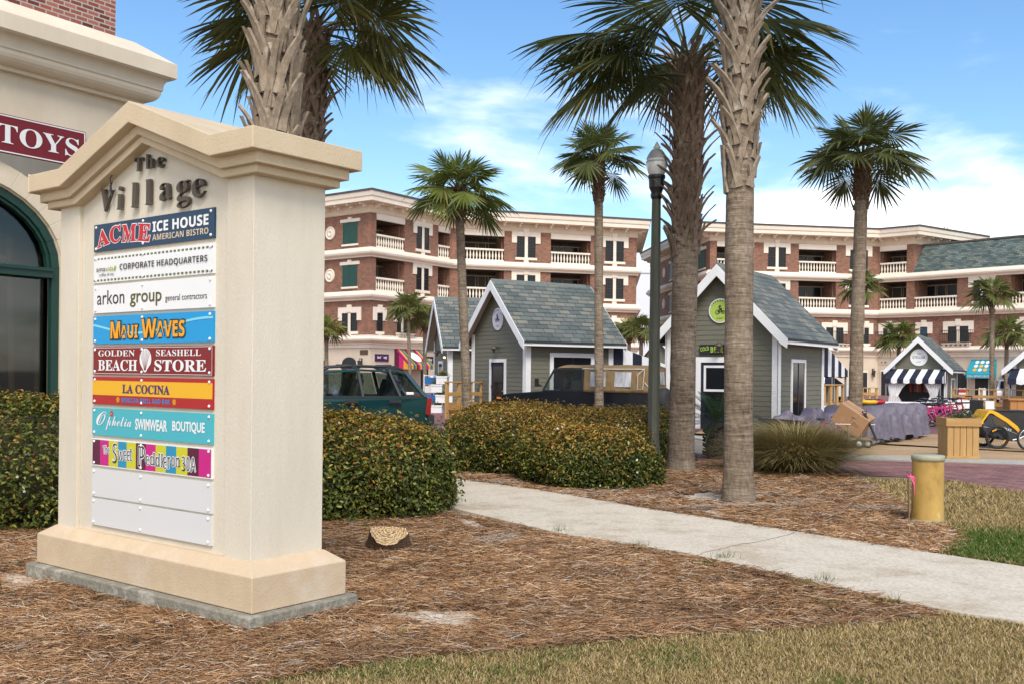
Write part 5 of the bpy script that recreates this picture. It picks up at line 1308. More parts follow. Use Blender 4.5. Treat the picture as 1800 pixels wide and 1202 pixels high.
for (p0, p1, lb) in ((1708, 1752, 'teal awning with a grid of white and yellow dots over a shop door'), (1777, 1822, 'second teal awning, cut by the right edge of the picture')):
    u0, u1 = s3.u(p0), s3.u(p1); aw, ao = awning('shop_awning', lb, s3, u0, u1, 1.92, 3.14, 1.05, teal, 1, .32)
    b = MB(); c = (u0+u1)/2; dn = Vector((0,0,-1.22))+s3.n*.99; dn.normalize(); nn = s3.d.cross(-dn); mats = [M_white, pm('dot_amber', (.80,.40,.03), None, 3, .6)]
    base = s3.P(c, .555, 2.53)
    for i in range(3):
        for j in range(3):
            q = base + s3.d*((i-1)*.42) + dn*((j-1)*.40-.06) + nn*.03
            b.add([q+s3.d*.16*math.cos(a)+dn*.16*math.sin(a) for a in [k*math.pi/7 for k in range(14)]], [tuple(range(14))], 1 if (i, j) in ((1,1),(0,2),(2,2)) else 0)
    b.text('REAL ESTATE SALES', 'sans', s3.P(c, 1.07, 1.69), s3.d, (0,0,1), (u1-u0)*.86, .17, 0, 0, 0, 'C')
    rel(b, ao).build('lettering', mats, aw, fix=False)
# white building between the two blocks, yellow boom
b = MB(); p = W(1128, 655, 140); b.box(-14, 5, 0, 10, 0, 16); b.box(-14.1, 5.1, -.15, 10, 15.6, 16.2)
for i in range(4): b.box(-3.5+i*2, -2.3+i*2, -.03, 0, 3, 4.6)
o = b.build('white_building', pm('pale_render', (.66,.66,.68), (.62,.62,.64), .3, .8), None, (p.x, p.y, 0)); tag(o, 'plain white building glimpsed in the gap between the two brick blocks', 'building')
b = MB(); p0, p1 = W(1671, 424, 104), W(1662, 400, 104); d = (p1-p0)
for sx in (-.16, .16): b.beam((sx, 0, 0), d+Vector((sx, 0, 0)), .07, .07)
for i in range(8): q = d*(i/7); b.beam(q+Vector((-.16,0,0)), q+Vector((.16,0,0)), .05, .05)
b.beam((0,0,0), (0,0,-12), .3, .3)
o = b.build('crane_boom', pm('boom_yellow', (.42,.26,.03), None, 4, .6), None, p0); tag(o, 'thin yellow lattice boom rising behind the right roof', 'crane')
# ================================================================== kiosks
M_shingle = brickmat('kiosk_slate', (.085,.10,.092), (.135,.148,.13), (.03,.034,.034), .46, .21, .012, True, c3=(.20,.19,.15), bump=1.0)
def lapwall(b, p0, p1, z0, ztop, mi=0, bh=.15, n=None):
    """lap siding between p0 and p1 (2-D); ztop(u) gives the upper limit at distance u"""
    p0 = Vector((p0[0], p0[1], 0)); p1 = Vector((p1[0], p1[1], 0)); d = p1-p0; L = d.length; d.normalize(); nn = Vector((d.y, -d.x, 0)) if n is None else Vector(n)
    us = [0, L/2, L]; zmax = max(ztop(u) for u in us); z = z0
    def span(zz):
        a, c = 0.0, L
        if zz > ztop(0)+1e-6:
            f = (zz-ztop(0))/(ztop(L/2)-ztop(0)+1e-9); a = f*L/2; c = L-f*L/2
        return a, c
    while z < zmax-.02:
        z1 = min(z+bh, zmax-.005); a0, c0 = span(z); a1, c1 = span(z1)
        P = lambda u, o, zz: p0+d*u+nn*o+Vector((0,0,zz))
        b.add([P(a0,.016,z), P(c0,.016,z), P(c1,.003,z1), P(a1,.003,z1)], [(0,1,2,3)], mi)
        b.add([P(a0,.0,z), P(c0,.0,z), P(c0,.016,z), P(a0,.016,z)], [(0,1,2,3)], mi)
        z += bh
def kiosk(label, c, psi, w, L, ze, za, oh=.42, og=.35, front='door', side='window', badge=None, signtxt=None, base=0.0, awn=None, badge_mat=None, lampy=True, eave_back=True):
    """c: front-right corner of the wall (world). local x: left to right along the front, y: back"""
    root = thing('kiosk', label, 'kiosk', (c[0], c[1], base), -psi, 'grey slate-roofed kiosks')
    x0, x1 = -w, 0.0; m = -w/2; hs = (za-ze)/(w/2+oh); zw = ze+hs*oh; zt = lambda u: zw+hs*min(u, w-u) if True else 0
    b = MB(); top = lambda u: zw+hs*(w/2-abs(u-w/2))
    lapwall(b, (x0, 0), (x1, 0), 0, top); lapwall(b, (x1, 0), (x1, L), 0, lambda u: zw); lapwall(b, (x0, L), (x0, 0), 0, lambda u: zw); lapwall(b, (x1, L), (x0, L), 0, top)
    b.prism([(x0+.01,0),(x1-.01,0),(x1-.01,zw),(m,za-.05-.0),(x0+.01,zw)], lambda a, q, t: (a, t, q), .004, L-.004)
    b.build('wall', M_siding, root, fix=False)
    k = .16
    for sx, xx in ((-1, x0), (1, x1)):
        for yy in (0, L):
            s = 1 if yy > 0 else -1; t = MB()
            t.box(min(xx, xx-sx*k), max(xx, xx-sx*k), min(yy+s*.02, yy+s*.045), max(yy+s*.02, yy+s*.045), 0, zw-.10)
            t.box(min(xx+sx*.02, xx+sx*.045), max(xx+sx*.02, xx+sx*.045), min(yy+s*.045, yy-s*k), max(yy+s*.045, yy-s*k), 0, zw-.10)
            t.build('corner_board', M_white, root)
    # roof slabs
    th = .07; r = MB()
    for sg in (-1, 1):
        xe = m+sg*(w/2+oh); ye0, ye1 = -og, L+og; sl = math.hypot(w/2+oh, za-ze)
        v = [(m, ye0, za), (xe, ye0, ze), (xe, ye1, ze), (m, ye1, za)]
        vb = [(x, y, z-th) for x, y, z in v]
        r.add(v+vb, [(0,1,2,3), (7,6,5,4), (0,4,5,1), (1,5,6,2), (2,6,7,3)], 0, False, [(ye0,sl),(ye0,0),(ye1,0),(ye1,sl)]*2)
    nrow = int(math.hypot(w/2+oh, za-ze)/.21)
    for sg in (-1, 1):      # thin course edges so the slates read as overlapping
        xe = m+sg*(w/2+oh)
        for i in range(1, nrow):
            f = i/nrow; f2 = max(0, f-.045); A_ = (m+(xe-m)*f, za+(ze-za)*f); B_ = (m+(xe-m)*f2, za+(ze-za)*f2)
            sl = math.hypot(w/2+oh, za-ze)*(1-f)
            for y in np.arange(-og, L+og-.01, .46):
                y2 = min(y+.46, L+og); j = random.uniform(.008, .022)
                r.add([(A_[0], y+.004, A_[1]+j), (A_[0], y2-.004, A_[1]+j), (B_[0], y2-.004, B_[1]+.003), (B_[0], y+.004, B_[1]+.003)], [(0,1,2,3)], 0, False, [(y+.02,sl+.02),(y2-.02,sl+.02),(y2-.02,sl+.12),(y+.02,sl+.12)])
                r.add([(A_[0], y+.004, A_[1]), (A_[0], y2-.004, A_[1]), (A_[0], y2-.004, A_[1]+j), (A_[0], y+.004, A_[1]+j)], [(0,1,2,3)], 0, False, [(y+.02,sl+.02)]*4)
    ro = r.build('roof', M_shingle, root, fix=False)
    q = MB()
    for i in range(int((L+2*og)/.3)):
        y = -og+i*.3; q.hexa([(m-.13, y, za-.13*hs-.0), (m+.13, y, za-.13*hs), (m+.13, y+.295, za-.13*hs), (m-.13, y+.295, za-.13*hs), (m-.01, y, za+.035), (m+.01, y, za+.035), (m+.01, y+.295, za+.03), (m-.01, y+.295, za+.03)])
    q.build('ridge_cap', pm('ridge_slate', (.10,.125,.115), (.16,.17,.14), 5, .85), ro)
    g = MB(); bw = .30
    for sg in (-1, 1):
        xe = m+sg*(w/2+oh); f = lambda a, q, t: (a, t, q)
        for ya, yb in ((-og-.03, -og-.001), (L+og+.001, L+og+.03)): g.prism([(m, za-th*.3), (xe, ze-th*.3), (xe-sg*.02, ze-bw*.95), (xe-sg*.20, ze-bw*.95+.12), (m, za-bw*1.25)], f, ya, yb)
        s2 = sorted((xe-sg*.05, xe-sg*.02)); g.box(s2[0], s2[1], -og, L+og, ze-.16, ze-.072)
    g.build('barge_board', M_white, root)
    q = MB()
    for sg in (-1, 1):
        xe = m+sg*(w/2+oh); q.add([(m, -og, za-th-.01), (xe, -og, ze-th-.01), (xe, -.03, ze-th-.01), (m, -.03, za-th-.01)], [(0,1,2,3)])
    q.build('soffit', pm('soffit_paint', (.50,.46,.36), None, 2, .7), root, fix=False)
    def opening(face, a, c, z0, z1, nm, tr=.12, glass=None, midrail=None):
        """face 'front' (y=0) or 'side' (x=0)"""
        T = (lambda u, o, z: (u, -o, z)) if face == 'front' else (lambda u, o, z: (o, u, z))
        bx = lambda mb, ua, ub, oa, ob, za_, zb_: mb.hexa([T(ua,oa,za_), T(ub,oa,za_), T(ub,ob,za_), T(ua,ob,za_), T(ua,oa,zb_), T(ub,oa,zb_), T(ub,ob,zb_), T(ua,ob,zb_)])
        b = MB(); bx(b, a-tr, a, .017, .055, z0, z1+tr); bx(b, c, c+tr, .017, .055, z0, z1+tr); bx(b, a, c, .017, .055, z1, z1+tr)
        if nm == 'window': bx(b, a-tr-.03, c+tr+.03, .017, .075, z0-tr, z0)
        o = b.build(nm, M_white, root)
        d_ = MB(); bx(d_, a, c, .017, .030, z0, z1)
        if nm == 'door':
            d_.build('door_leaf', M_navy if glass is None else glass, o)
            p = MB(); bx(p, a+.14, c-.10, .031, .036, z0+.35, z1-.14); p.build('pane', M_pane, o)
            h = MB(); h.ball(T(c-.06, .06, z0+1.0), .03, 8, 6); 
            for zz in (.3, 1.1, 1.9): bx(h, a-.005, a+.02, .03, .05, z0+zz, z0+zz+.1)
            h.build('handle', pm('old_brass', (.35,.22,.06), None, 4, .35, metal=.7), o)
            if midrail:
                p = MB(); zz = z0+1.15
                for ua, ub, q0, q1 in ((a+.10,c-.06,zz,zz+.07), (a+.10,c-.06,z1-.16,z1-.09), (a+.10,a+.17,zz+.07,z1-.16), (c-.13,c-.06,zz+.07,z1-.16)): bx(p, ua, ub, .037, .05, q0, q1)
                p.build('glazing_frame', M_white, o)
        else:
            d_.build('pane', M_pane, o); p = MB(); bx(p, a, c, .031, .05, z1-.02, z1); bx(p, (a+c)/2-.02, (a+c)/2+.02, .031, .045, z0, z1-.02)
            if midrail: bx(p, a, c, .031, .05, z0+(z1-z0)*.55, z0+(z1-z0)*.55+.05)
            p.build('sash', M_white if midrail else M_black, o)
        return o
    if front == 'door': opening('front', m-.45, m+.45, 0, 2.03, 'door')
    elif front == 'doorwhite': opening('front', m-.62, m+.30, 0, 2.03, 'door', .16, midrail=True)
    if side == 'window': opening('side', L*.30, L*.74, .7, 2.22, 'window', .15)
    elif side == 'none': pass
    elif side == 'tall': opening('side', L*.28, L*.55, .25, 2.05, 'window', .10)
    elif side == 'two': opening('side', L*.32, L*.55, .55, 2.0, 'window', .12, midrail=True)
    elif side == 'slim': opening('side', L*.45, L*.75, .2, 1.5, 'window', .10)
    if lampy:
        b = MB(); z = 2.55; b.beam((m+.02,-.02,z),(m+.02,-.16,z+.05),.05,.05); b.lathe([(.02,.08),(.05,.06),(.13,-.02),(.135,-.05),(.08,-.06)], 14, (m+.02,-.22,z)); b.lathe([(.055,-.06),(.06,-.16),(.03,-.2)], 12, (m+.02,-.22,z)); b.build('wall_lamp', pm('bronze_lamp', (.10,.075,.055), (.07,.055,.04), 5, .5), root)
    if badge:
        txt, mat, tm, rx, rz, zc = badge
        b = MB(); M = Matrix.Identity(3)
        def ell(rx, rz, y0, y1, mi):
            n = 32; pl = [(m+rx*math.cos(2*math.pi*i/n), zc+rz*math.sin(2*math.pi*i/n)) for i in range(n)]; b.prism(pl, lambda a, q, t: (a, t, q), y0, y1, mi)
        ell(rx, rz, -.06, -.017, 0); ell(rx*.9, rz*.9, -.066, -.06, 1)
        o = b.build('badge', [M_white, mat], root)
        q = MB(); bl, kind = txt
        if kind == 'circle':     # words round the rim and a small tricycle emblem
            for i, ch in enumerate(bl):
                a = math.pi*(.84-.68*i/(len(bl)-1)); r1 = .74
                if ch != ' ': q.text(ch, 'sans', (m+rx*r1*math.cos(a)-rx*.07*math.sin(a), -.068, zc+rz*r1*math.sin(a)-.0), (math.sin(a),0,-math.cos(a)), (math.cos(a),0,math.sin(a)), rx*.12, rz*.14)
            q.text('PORT', 'sans', (m, -.068, zc-rz*.70), (1,0,0), (0,0,1), rx*.6, rz*.12, 0, 0, 0, 'C')
            for cx, rr in ((-.22, .17), (.24, .12)): q.torus((m+rx*cx, -.068, zc-rz*.12), rx*rr, rx*.03, (0,1,0), 18, 5)
            for p0, p1 in (((-.22,-.12),(.0,.12)), ((.0,.12),(.24,-.12)), ((-.22,-.12),(.1,-.1)), ((-.02,.1),(-.12,.30)), ((-.12,.30),(.02,.34)), ((.0,.12),(.12,.22)), ((.12,.22),(.1,-.05))): q.beam((m+rx*p0[0],-.068,zc+rz*p0[1]),(m+rx*p1[0],-.068,zc+rz*p1[1]),rx*.06,rx*.06)
            q.ball((m-rx*.02,-.068,zc+rz*.36), rx*.09, 8, 6)
        else:
            q.text('High', 'ital', (m, -.068, zc+rz*.35), (1,0,0), (0,0,1), rx*.4, rz*.2, 0, 0, 0, 'C'); q.text('STELLAR', 'sans', (m, -.068, zc-rz*.14), (1,0,0), (0,0,1), rx*1.45, rz*.32, 0, 0, 0, 'C'); q.text('Goods', 'ital', (m, -.068, zc-rz*.58), (1,0,0), (0,0,1), rx*.5, rz*.16, 0, 0, 0, 'C')
        q.build('emblem', tm, o, fix=False)
    return root
def striped(label, root, face, L, w, ze, out, drop, n, group='navy and white striped awnings', y0=None, lw=None):
    """awning on a kiosk's back ('back') or front ('front') wall, its own thing"""
    M = root.matrix_basis.copy(); ps = root.rotation_euler.z; R = Matrix.Rotation(ps, 4, 'Z'); loc = Vector(root.location)
    x0, x1 = -w-.05, .05; s = 1 if face == 'back' else -1; yb = L+.05 if face == 'back' else -.05
    aw = thing('striped_awning', label, 'awning', loc + (R @ Vector((0, yb, 0))), ps, group)
    b = MB(); g = (x1-x0)/n; zt, zb = ze, ze-drop; v = .22
    for i in range(n):
        a, c = x0+i*g, x0+(i+1)*g; k = i % 2
        b.add([(a, s*out, zb), (c, s*out, zb), (c, 0, zt), (a, 0, zt)], [(0,1,2,3)], k)
        m = (a+c)/2; b.add([(a, s*(out+.01), zb-v), (m, s*(out+.01), zb-v-.05), (c, s*(out+.01), zb-v), (c, s*(out+.01), zb), (a, s*(out+.01), zb)], [(0,1,2,3,4)], k)
    ns = 7 if face == 'back' else 5
    for x in (x0, x1):
        for i in range(ns):
            q0, q1 = i/ns, (i+1)/ns; zz = lambda f: zt+(zb-zt)*f
            b.add([(x, s*out*q0, zb-v), (x, s*out*q1, zb-v), (x, s*out*q1, zz(q1)), (x, s*out*q0, zz(q0))], [(0,1,2,3)], i % 2)
    c = b.build('canopy', [M_navy, M_canvasw], aw, fix=False); sd = c.modifiers.new('thick', 'SOLIDIFY'); sd.thickness = .008; sd.offset = 0
    p = MB()
    for x in (x0+.06, x1-.06): p.box(x-.03, x+.03, s*out-.03-s*.05, s*out+.03-s*.05, 0, zb-.01)
    p.build('pole', pm('grey_pole', (.22,.22,.23), None, 3, .5), aw)
    return aw
M_lime_b = pm('lime_badge', (.40,.54,.09), (.37,.50,.08), 2, .5); M_paleb = pm('pale_badge', (.66,.64,.68), None, 2, .5); M_violet = pm('violet_ink', (.06,.05,.10), None, 3, .6)
# the near right kiosk
psi = R_(34); c2 = W(1367, 655, 29.6)
k2 = kiosk('grey kiosk with a round lime-green badge on its gable, behind the two near palm trunks', (c2.x, c2.y), psi, 3.55, 4.3, 2.72, 4.98, .42, .36, 'doorwhite', 'tall', (('PEDEGO ON', 'circle'), M_lime_b, M_black, .37, .37, 3.58))
def kx(px):
    d = Vector((math.cos(psi), -math.sin(psi))); r = ray(px, 655); A = np.array([[r.x, -d.x], [r.y, -d.y]]); return float(np.linalg.solve(A, np.array([c2.x, c2.y]))[1])
zb0 = 2.27
b = MB(); b.box(kx(1231), kx(1300), -.075, -.056, zb0, zb0+.30)
o = b.build('beer_sign', M_black, None, (c2.x, c2.y, 0), -psi); tag(o, 'small black signboard with hand-painted COLD BEER in lime over the kiosk door', 'sign')
b = MB(); b.text('COLD', 'sans', (kx(1233),-.079,zb0+.09), (1,0,.16), (-.16,0,1), kx(1248)-kx(1233), .12); b.text('BEER', 'sans', (kx(1250.5),-.079,zb0+.06), (1,0,0), (0,0,1), kx(1272)-kx(1250.5), .17)
b.build('lettering', pm('lime_paint', (.42,.60,.06), None, 3, .6), o, fix=False)
striped('striped awning behind the kiosk with the lime-green badge, sloping to a pole', k2, 'back', 4.3, 3.55, 2.70, 2.7, .85, 8)
# left front kiosk
c1 = W(925, 655, 34.9); psi1 = R_(58)
k1 = kiosk('grey kiosk with an oval pale badge and a long slate roof, behind the black off-roader', (c1.x, c1.y), psi1, 3.7, 3.7, 2.74, 4.98, .42, .36, 'door', 'window', (('PEDLERS ON', 'circle'), M_paleb, M_violet, .36, .40, 3.57))
striped('striped awning behind the tan canvas top of the off-roader', k1, 'back', 3.7, 3.7, 2.70, 3.1, .85, 8)
# the one behind it
c0 = W(789, 655, 43.5); psi0 = R_(76)
k0 = kiosk('grey kiosk partly hidden by the slim palm, moss-dark slates along its eave', (c0.x, c0.y), psi0, 3.7, 4.2, 2.74, 4.98, .42, .36, 'door', 'two', None)
# badge kiosk
c3 = W(1663, 655, 60); k3 = kiosk('small grey kiosk with a round white badge, striped awning and white curtains', (c3.x, c3.y), R_(33), 3.05, 3.6, 2.08, 4.08, .45, .36, None, 'slim', (('STELLAR', 'stack'), M_white, pm('grey_ink', (.12,.11,.10), None, 2, .6), .50, .50, 2.82), lampy=False)
striped('striped awning over the serving front of the kiosk with the round white badge', k3, 'front', 3.6, 3.05, 2.12, 1.7, .60, 9)
o = thing('serving_curtains', 'tied-back white curtains framing the dark serving opening of the badge kiosk', 'curtain', k3.location, -R_(33))
for xa, xb, kx in ((-3.05, -1.75, -2.75), (-1.05, .05, -.30)):
    b = MB(); n = 22
    for i in range(n):
        rows = []
        for zz, f in ((1.45,0), (.95,.5), (.55,.75), (0,.35)):
            for t in (i/n, (i+1)/n):
                x = xa+(xb-xa)*t; x = x+(kx-x)*f*.8; rows.append((x, -1.58+.05*math.sin((i+(t*n-i))*2.2), zz))
        b.add(rows, [(0,1,3,2), (2,3,5,4), (4,5,7,6)], 0, True)
    b.build('curtain', M_canvasw, o)
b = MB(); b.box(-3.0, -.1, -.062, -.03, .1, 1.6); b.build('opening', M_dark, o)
b = MB(); rr = np.random.RandomState(6)
for i in range(9): x = -2.0+i*.13; b.box(x, x+.10, -.2, -.12, .75, 1.35+rr.uniform(-.1,.1), i % 4)
b.build('hanging_clothes', [pm('coral_cloth', (.40,.08,.08), None, 3, .8), pm('dark_red_cloth', (.14,.02,.03), None, 3, .8), pm('grey_cloth', (.15,.14,.14), None, 3, .8), pm('peach_cloth', (.42,.22,.15), None, 3, .8)], o)
# far-right kiosk cut by the frame, and a distant gable
ck4 = W(1918, 655, 47); kiosk('kiosk corner with a white barge board cut off by the right edge', (ck4.x, ck4.y), R_(34), 3.3, 3.4, 2.05, 4.0, .45, .36, None, None, None, lampy=False)
for kk, lb in ((bpy.data.objects['kiosk.004'], 'striped awning corner cut off by the right edge'),): striped(lb, kk, 'front', 3.4, 3.3, 2.1, 1.2, .5, 9)
c5 = W(1186, 655, 66); kiosk('distant kiosk gable seen between the lamp post and the darker palm', (c5.x, c5.y), R_(22), 2.2, 3, 2.6, 4.3, .35, .3, None, None, None, lampy=False)
c6 = W(1462, 655, 62); k6 = kiosk('distant grey kiosk half hidden behind the lime-badge kiosk and its awning', (c6.x, c6.y), R_(20), 3.4, 3.4, 2.1, 3.3, .45, .36, None, None, None, lampy=False)
striped('low striped awning seen beneath the nearer one, behind the grey pole', k6, 'front', 3.4, 3.4, 1.98, 1.3, .55, 9)

# ================================================================== vehicles
def sideprism(b, poly, y0, y1, mi=0, taper=None):
    """polygon in (x,z) across the width y0..y1; taper(z)->inset"""
    t = taper or (lambda z: 0); n = len(poly)
    v = [(x, y0+t(z), z) for x, z in poly] + [(x, y1-t(z), z) for x, z in poly]
    b.add(v, [tuple(range(n)), tuple(range(n, 2*n))[::-1]] + [(i, i+n, (i+1) % n+n, (i+1) % n) for i in range(n)], mi)
def wheel(root, x, y, r, wdt, sg, rimmat, nm='wheel'):
    b = MB(); b.lathe([(r*.62,-wdt/2),(r*.93,-wdt/2),(r,-wdt*.35),(r,wdt*.35),(r*.93,wdt/2),(r*.62,wdt/2)], 28, (x, y, r), ax=(0,1,0)); w = b.build(nm, M_rubber, root)
    q = MB(); q.lathe([(.001,-.02),(r*.2,-.03),(r*.5,.0),(r*.63,-.03),(r*.64,.05)], 24, (x, y+sg*wdt*.30, r), ax=(0,-sg,0)); 
    for i in range(5):
        a = i*1.2566; q.beam((x+.05*math.cos(a), y+sg*wdt*.5, r+.05*math.sin(a)), (x+r*.6*math.cos(a), y+sg*wdt*.45, r+r*.6*math.sin(a)), .07, .03)
    q.build('rim', rimmat, w)
def wagon():
    # local x: forwards, y: towards the car's right; the car's left side faces the camera
    Mp = pm('green_car_paint', (.004,.036,.038), (.005,.040,.042), 1, .25, coat=.8, spec=.5); Mt = pm('black_trim', (.02,.021,.022), None, 4, .55)
    rear = W(738, 655, 22.6); ang = math.pi+R_(24)       # heading: to the left and towards the camera
    root = thing('station_wagon', 'dark green estate car with black roof rails parked behind the hedge', 'car', (rear.x, rear.y, .13), ang)
    # side profile, x from 0 (tail) to 4.4 (nose); the near side is y = +ve after the turn
    wd = .86
    lower = [(.05,.42),(.02,.70),(.10,.99),(1.0,.99),(2.6,.975),(3.05,.97),(3.9,.86),(4.30,.70),(4.36,.45),(4.25,.26),(3.9,.24),(.3,.26)]
    b = MB(); n = len(lower); ins = lambda z: .06 if z < .5 else (.02 if z < .9 else .06)
    sideprism(b, lower, -wd, wd, 0, lambda z: .05 if z < .45 else (.0 if z < .9 else .045))
    o = b.build('body', Mp, root, bevel=.03)
    tp = lambda z: .045+(z-.98)*.36
    b = MB(); sideprism(b, [(.46,1.46),(.50,1.505),(.70,1.55),(1.5,1.57),(2.15,1.545),(2.34,1.505),(2.30,1.475),(1.5,1.525),(.72,1.505),(.55,1.455)], -wd, wd, 0, tp); b.build('roof', Mp, o, bevel=.015)
    def P(x, z, off=.0, side=-1): return Vector((x, side*(wd-tp(z)+off), z))
    cg = clearglass('car_glass', (.42,.50,.48), .20)
    wins = [[(2.90,1.0),(2.32,1.47),(1.62,1.505),(1.56,1.0)], [(1.49,1.0),(1.55,1.505),(.96,1.50),(.77,1.0)], [(.64,1.0),(.84,1.49),(.56,1.45),(.22,1.04),(.24,1.0)]]
    for side in (-1, 1):
        for wv in wins: g = MB(); g.add([P(x, z, -.02, side) for x, z in wv], [tuple(range(len(wv)))]); g.build('side_window', cg, o, fix=False)
        f = MB()
        for (xa, za, xb, zb_, w_) in ((2.98,.98,2.30,1.51,.06), (1.525,.98,1.585,1.52,.08), (.705,.98,.90,1.52,.10)): f.beam(P(xa, za, -.02, side), P(xb, zb_, -.02, side), .05, w_, 0, up=(0,1,0))
        f.beam(P(2.98,.985,-.02,side), P(.12,.985,-.02,side), .05, .05); f.build('window_trim', Mt, o)
        d = MB(); d.beam(P(.13,.98,-.03,side), P(.53,1.50,-.03,side), .07, .15, 0, up=(0,1,0)); d.build('rear_pillar', Mp, o)
        sg_ = MB(); sg_.add([P(.40,1.04,-.012,side), P(.56,1.04,-.012,side), P(.56,1.09,-.012,side), P(.40,1.09,-.012,side)], [(0,1,2,3)]); sg_.build('window_sticker', M_white, o, fix=False)
    q = MB()
    for x0 in (1.35, .45):
        for y in (-.42, .42): q.box(x0+.32, x0+.62, y-.24, y+.24, .75, .98); q.obox((x0+.24, y, 1.12), (.07,0,0), (0,.23,0), (-.08,0,.24)); q.obox((x0+.14, y, 1.41), (.04,0,0), (0,.11,0), (0,0,.06))
    q.build('seat', pm('grey_seat', (.07,.072,.075), None, 4, .85), o, bevel=.03)
    st = MB(); st.torus((2.42,.40,1.03), .18, .016, (-.8,0,.6), 20, 6); st.build('steering_wheel', M_black, o)
    glassmat('tinted_car_glass', (.035,.05,.048), .03, .8)
    ws = MB(); ws.add([(3.02,-wd+.10,1.0),(3.02,wd-.10,1.0),(2.36,wd-.27,1.50),(2.36,-wd+.27,1.50)], [(0,1,2,3)]); ws.v = [(x+.02, y, z+.02) for x, y, z in ws.v]; ws.build('windscreen', cg, o, fix=False)
    rw = MB(); rw.add([(.14,-wd+.14,1.06),(.14,wd-.14,1.06),(.47,wd-.25,1.47),(.47,-wd+.25,1.47)], [(0,1,2,3)]); rw.v = [(x-.02, y, z+.01) for x, y, z in rw.v]; rw.build('rear_window', cg, o, fix=False)
    for s in (-1, 1):
        for x in (.72, 1.66):
            h = MB(); h.beam((x, s*(wd+.03), .885), (x+.24, s*(wd+.03), .885), .05, .035); h.beam((x-.02, s*(wd+.012), .882), (x+.26, s*(wd+.012), .882), .02, .085); h.build('door_handle', Mt, o)
        mr = MB(); mr.obox((2.62, s*(wd+.12), 1.08), (.06,.02*s,0), (0,.13,0), (0,0,.09)); mr.build('mirror', Mt, o, bevel=.03)
        r = MB(); r.tube([(.55,s*.52,1.555),(.75,s*.52,1.625),(1.7,s*.52,1.64),(2.2,s*.52,1.60),(2.32,s*.52,1.545)], .026, 8); r.beam((.7,s*.52,1.55),(.9,s*.52,1.63),.05,.08); r.beam((1.55,s*.52,1.56),(1.7,s*.52,1.64),.05,.06); r.build('roof_rail', Mt, o)
        t = MB(); t.obox((.075, s*(wd-.10), .78), (.055,0,.012), (0,.10,0), (-.02,0,.19)); t.build('tail_light', pm('red_lens', (.26,.016,.012), (.22,.012,.01), 5, .25), o, bevel=.02)
        hl = MB(); hl.obox((4.20, s*(wd-.18), .70), (.09,0,0), (0,.16,0), (0,0,.07)); hl.build('headlight', M_steel, o, bevel=.02)
        for x in (.95, 3.45): wheel(root, x, s*(wd-.10), .32, .20, s, M_steel)
    for x in (.85, 1.75):
        c = MB(); c.beam((x,-.52,1.66),(x,.52,1.66),.05,.03); c.build('cross_bar', Mt, o)
    bp = MB(); sideprism(bp, [(-.06,.40),(-.06,.60),(.08,.62),(.08,.36)], -wd+.02, wd-.02); bp.build('rear_bumper', Mt, o, bevel=.02)
    s = MB(); s.add([(.40,-wd+.06-.022,1.04),(.52,-wd+.06-.022,1.04),(.52,-wd+.06-.02,1.08),(.40,-wd+.06-.02,1.08)], [(0,1,2,3)])
    for sd in (-1, 1):
        ln = MB()
        for xx in (1.58, .76): ln.beam((xx, sd*(wd+.001), .40), (xx-.02, sd*(wd+.001), .93), .012, .004)
        ln.build('door_seam', Mt, o)
    return root
wagon()
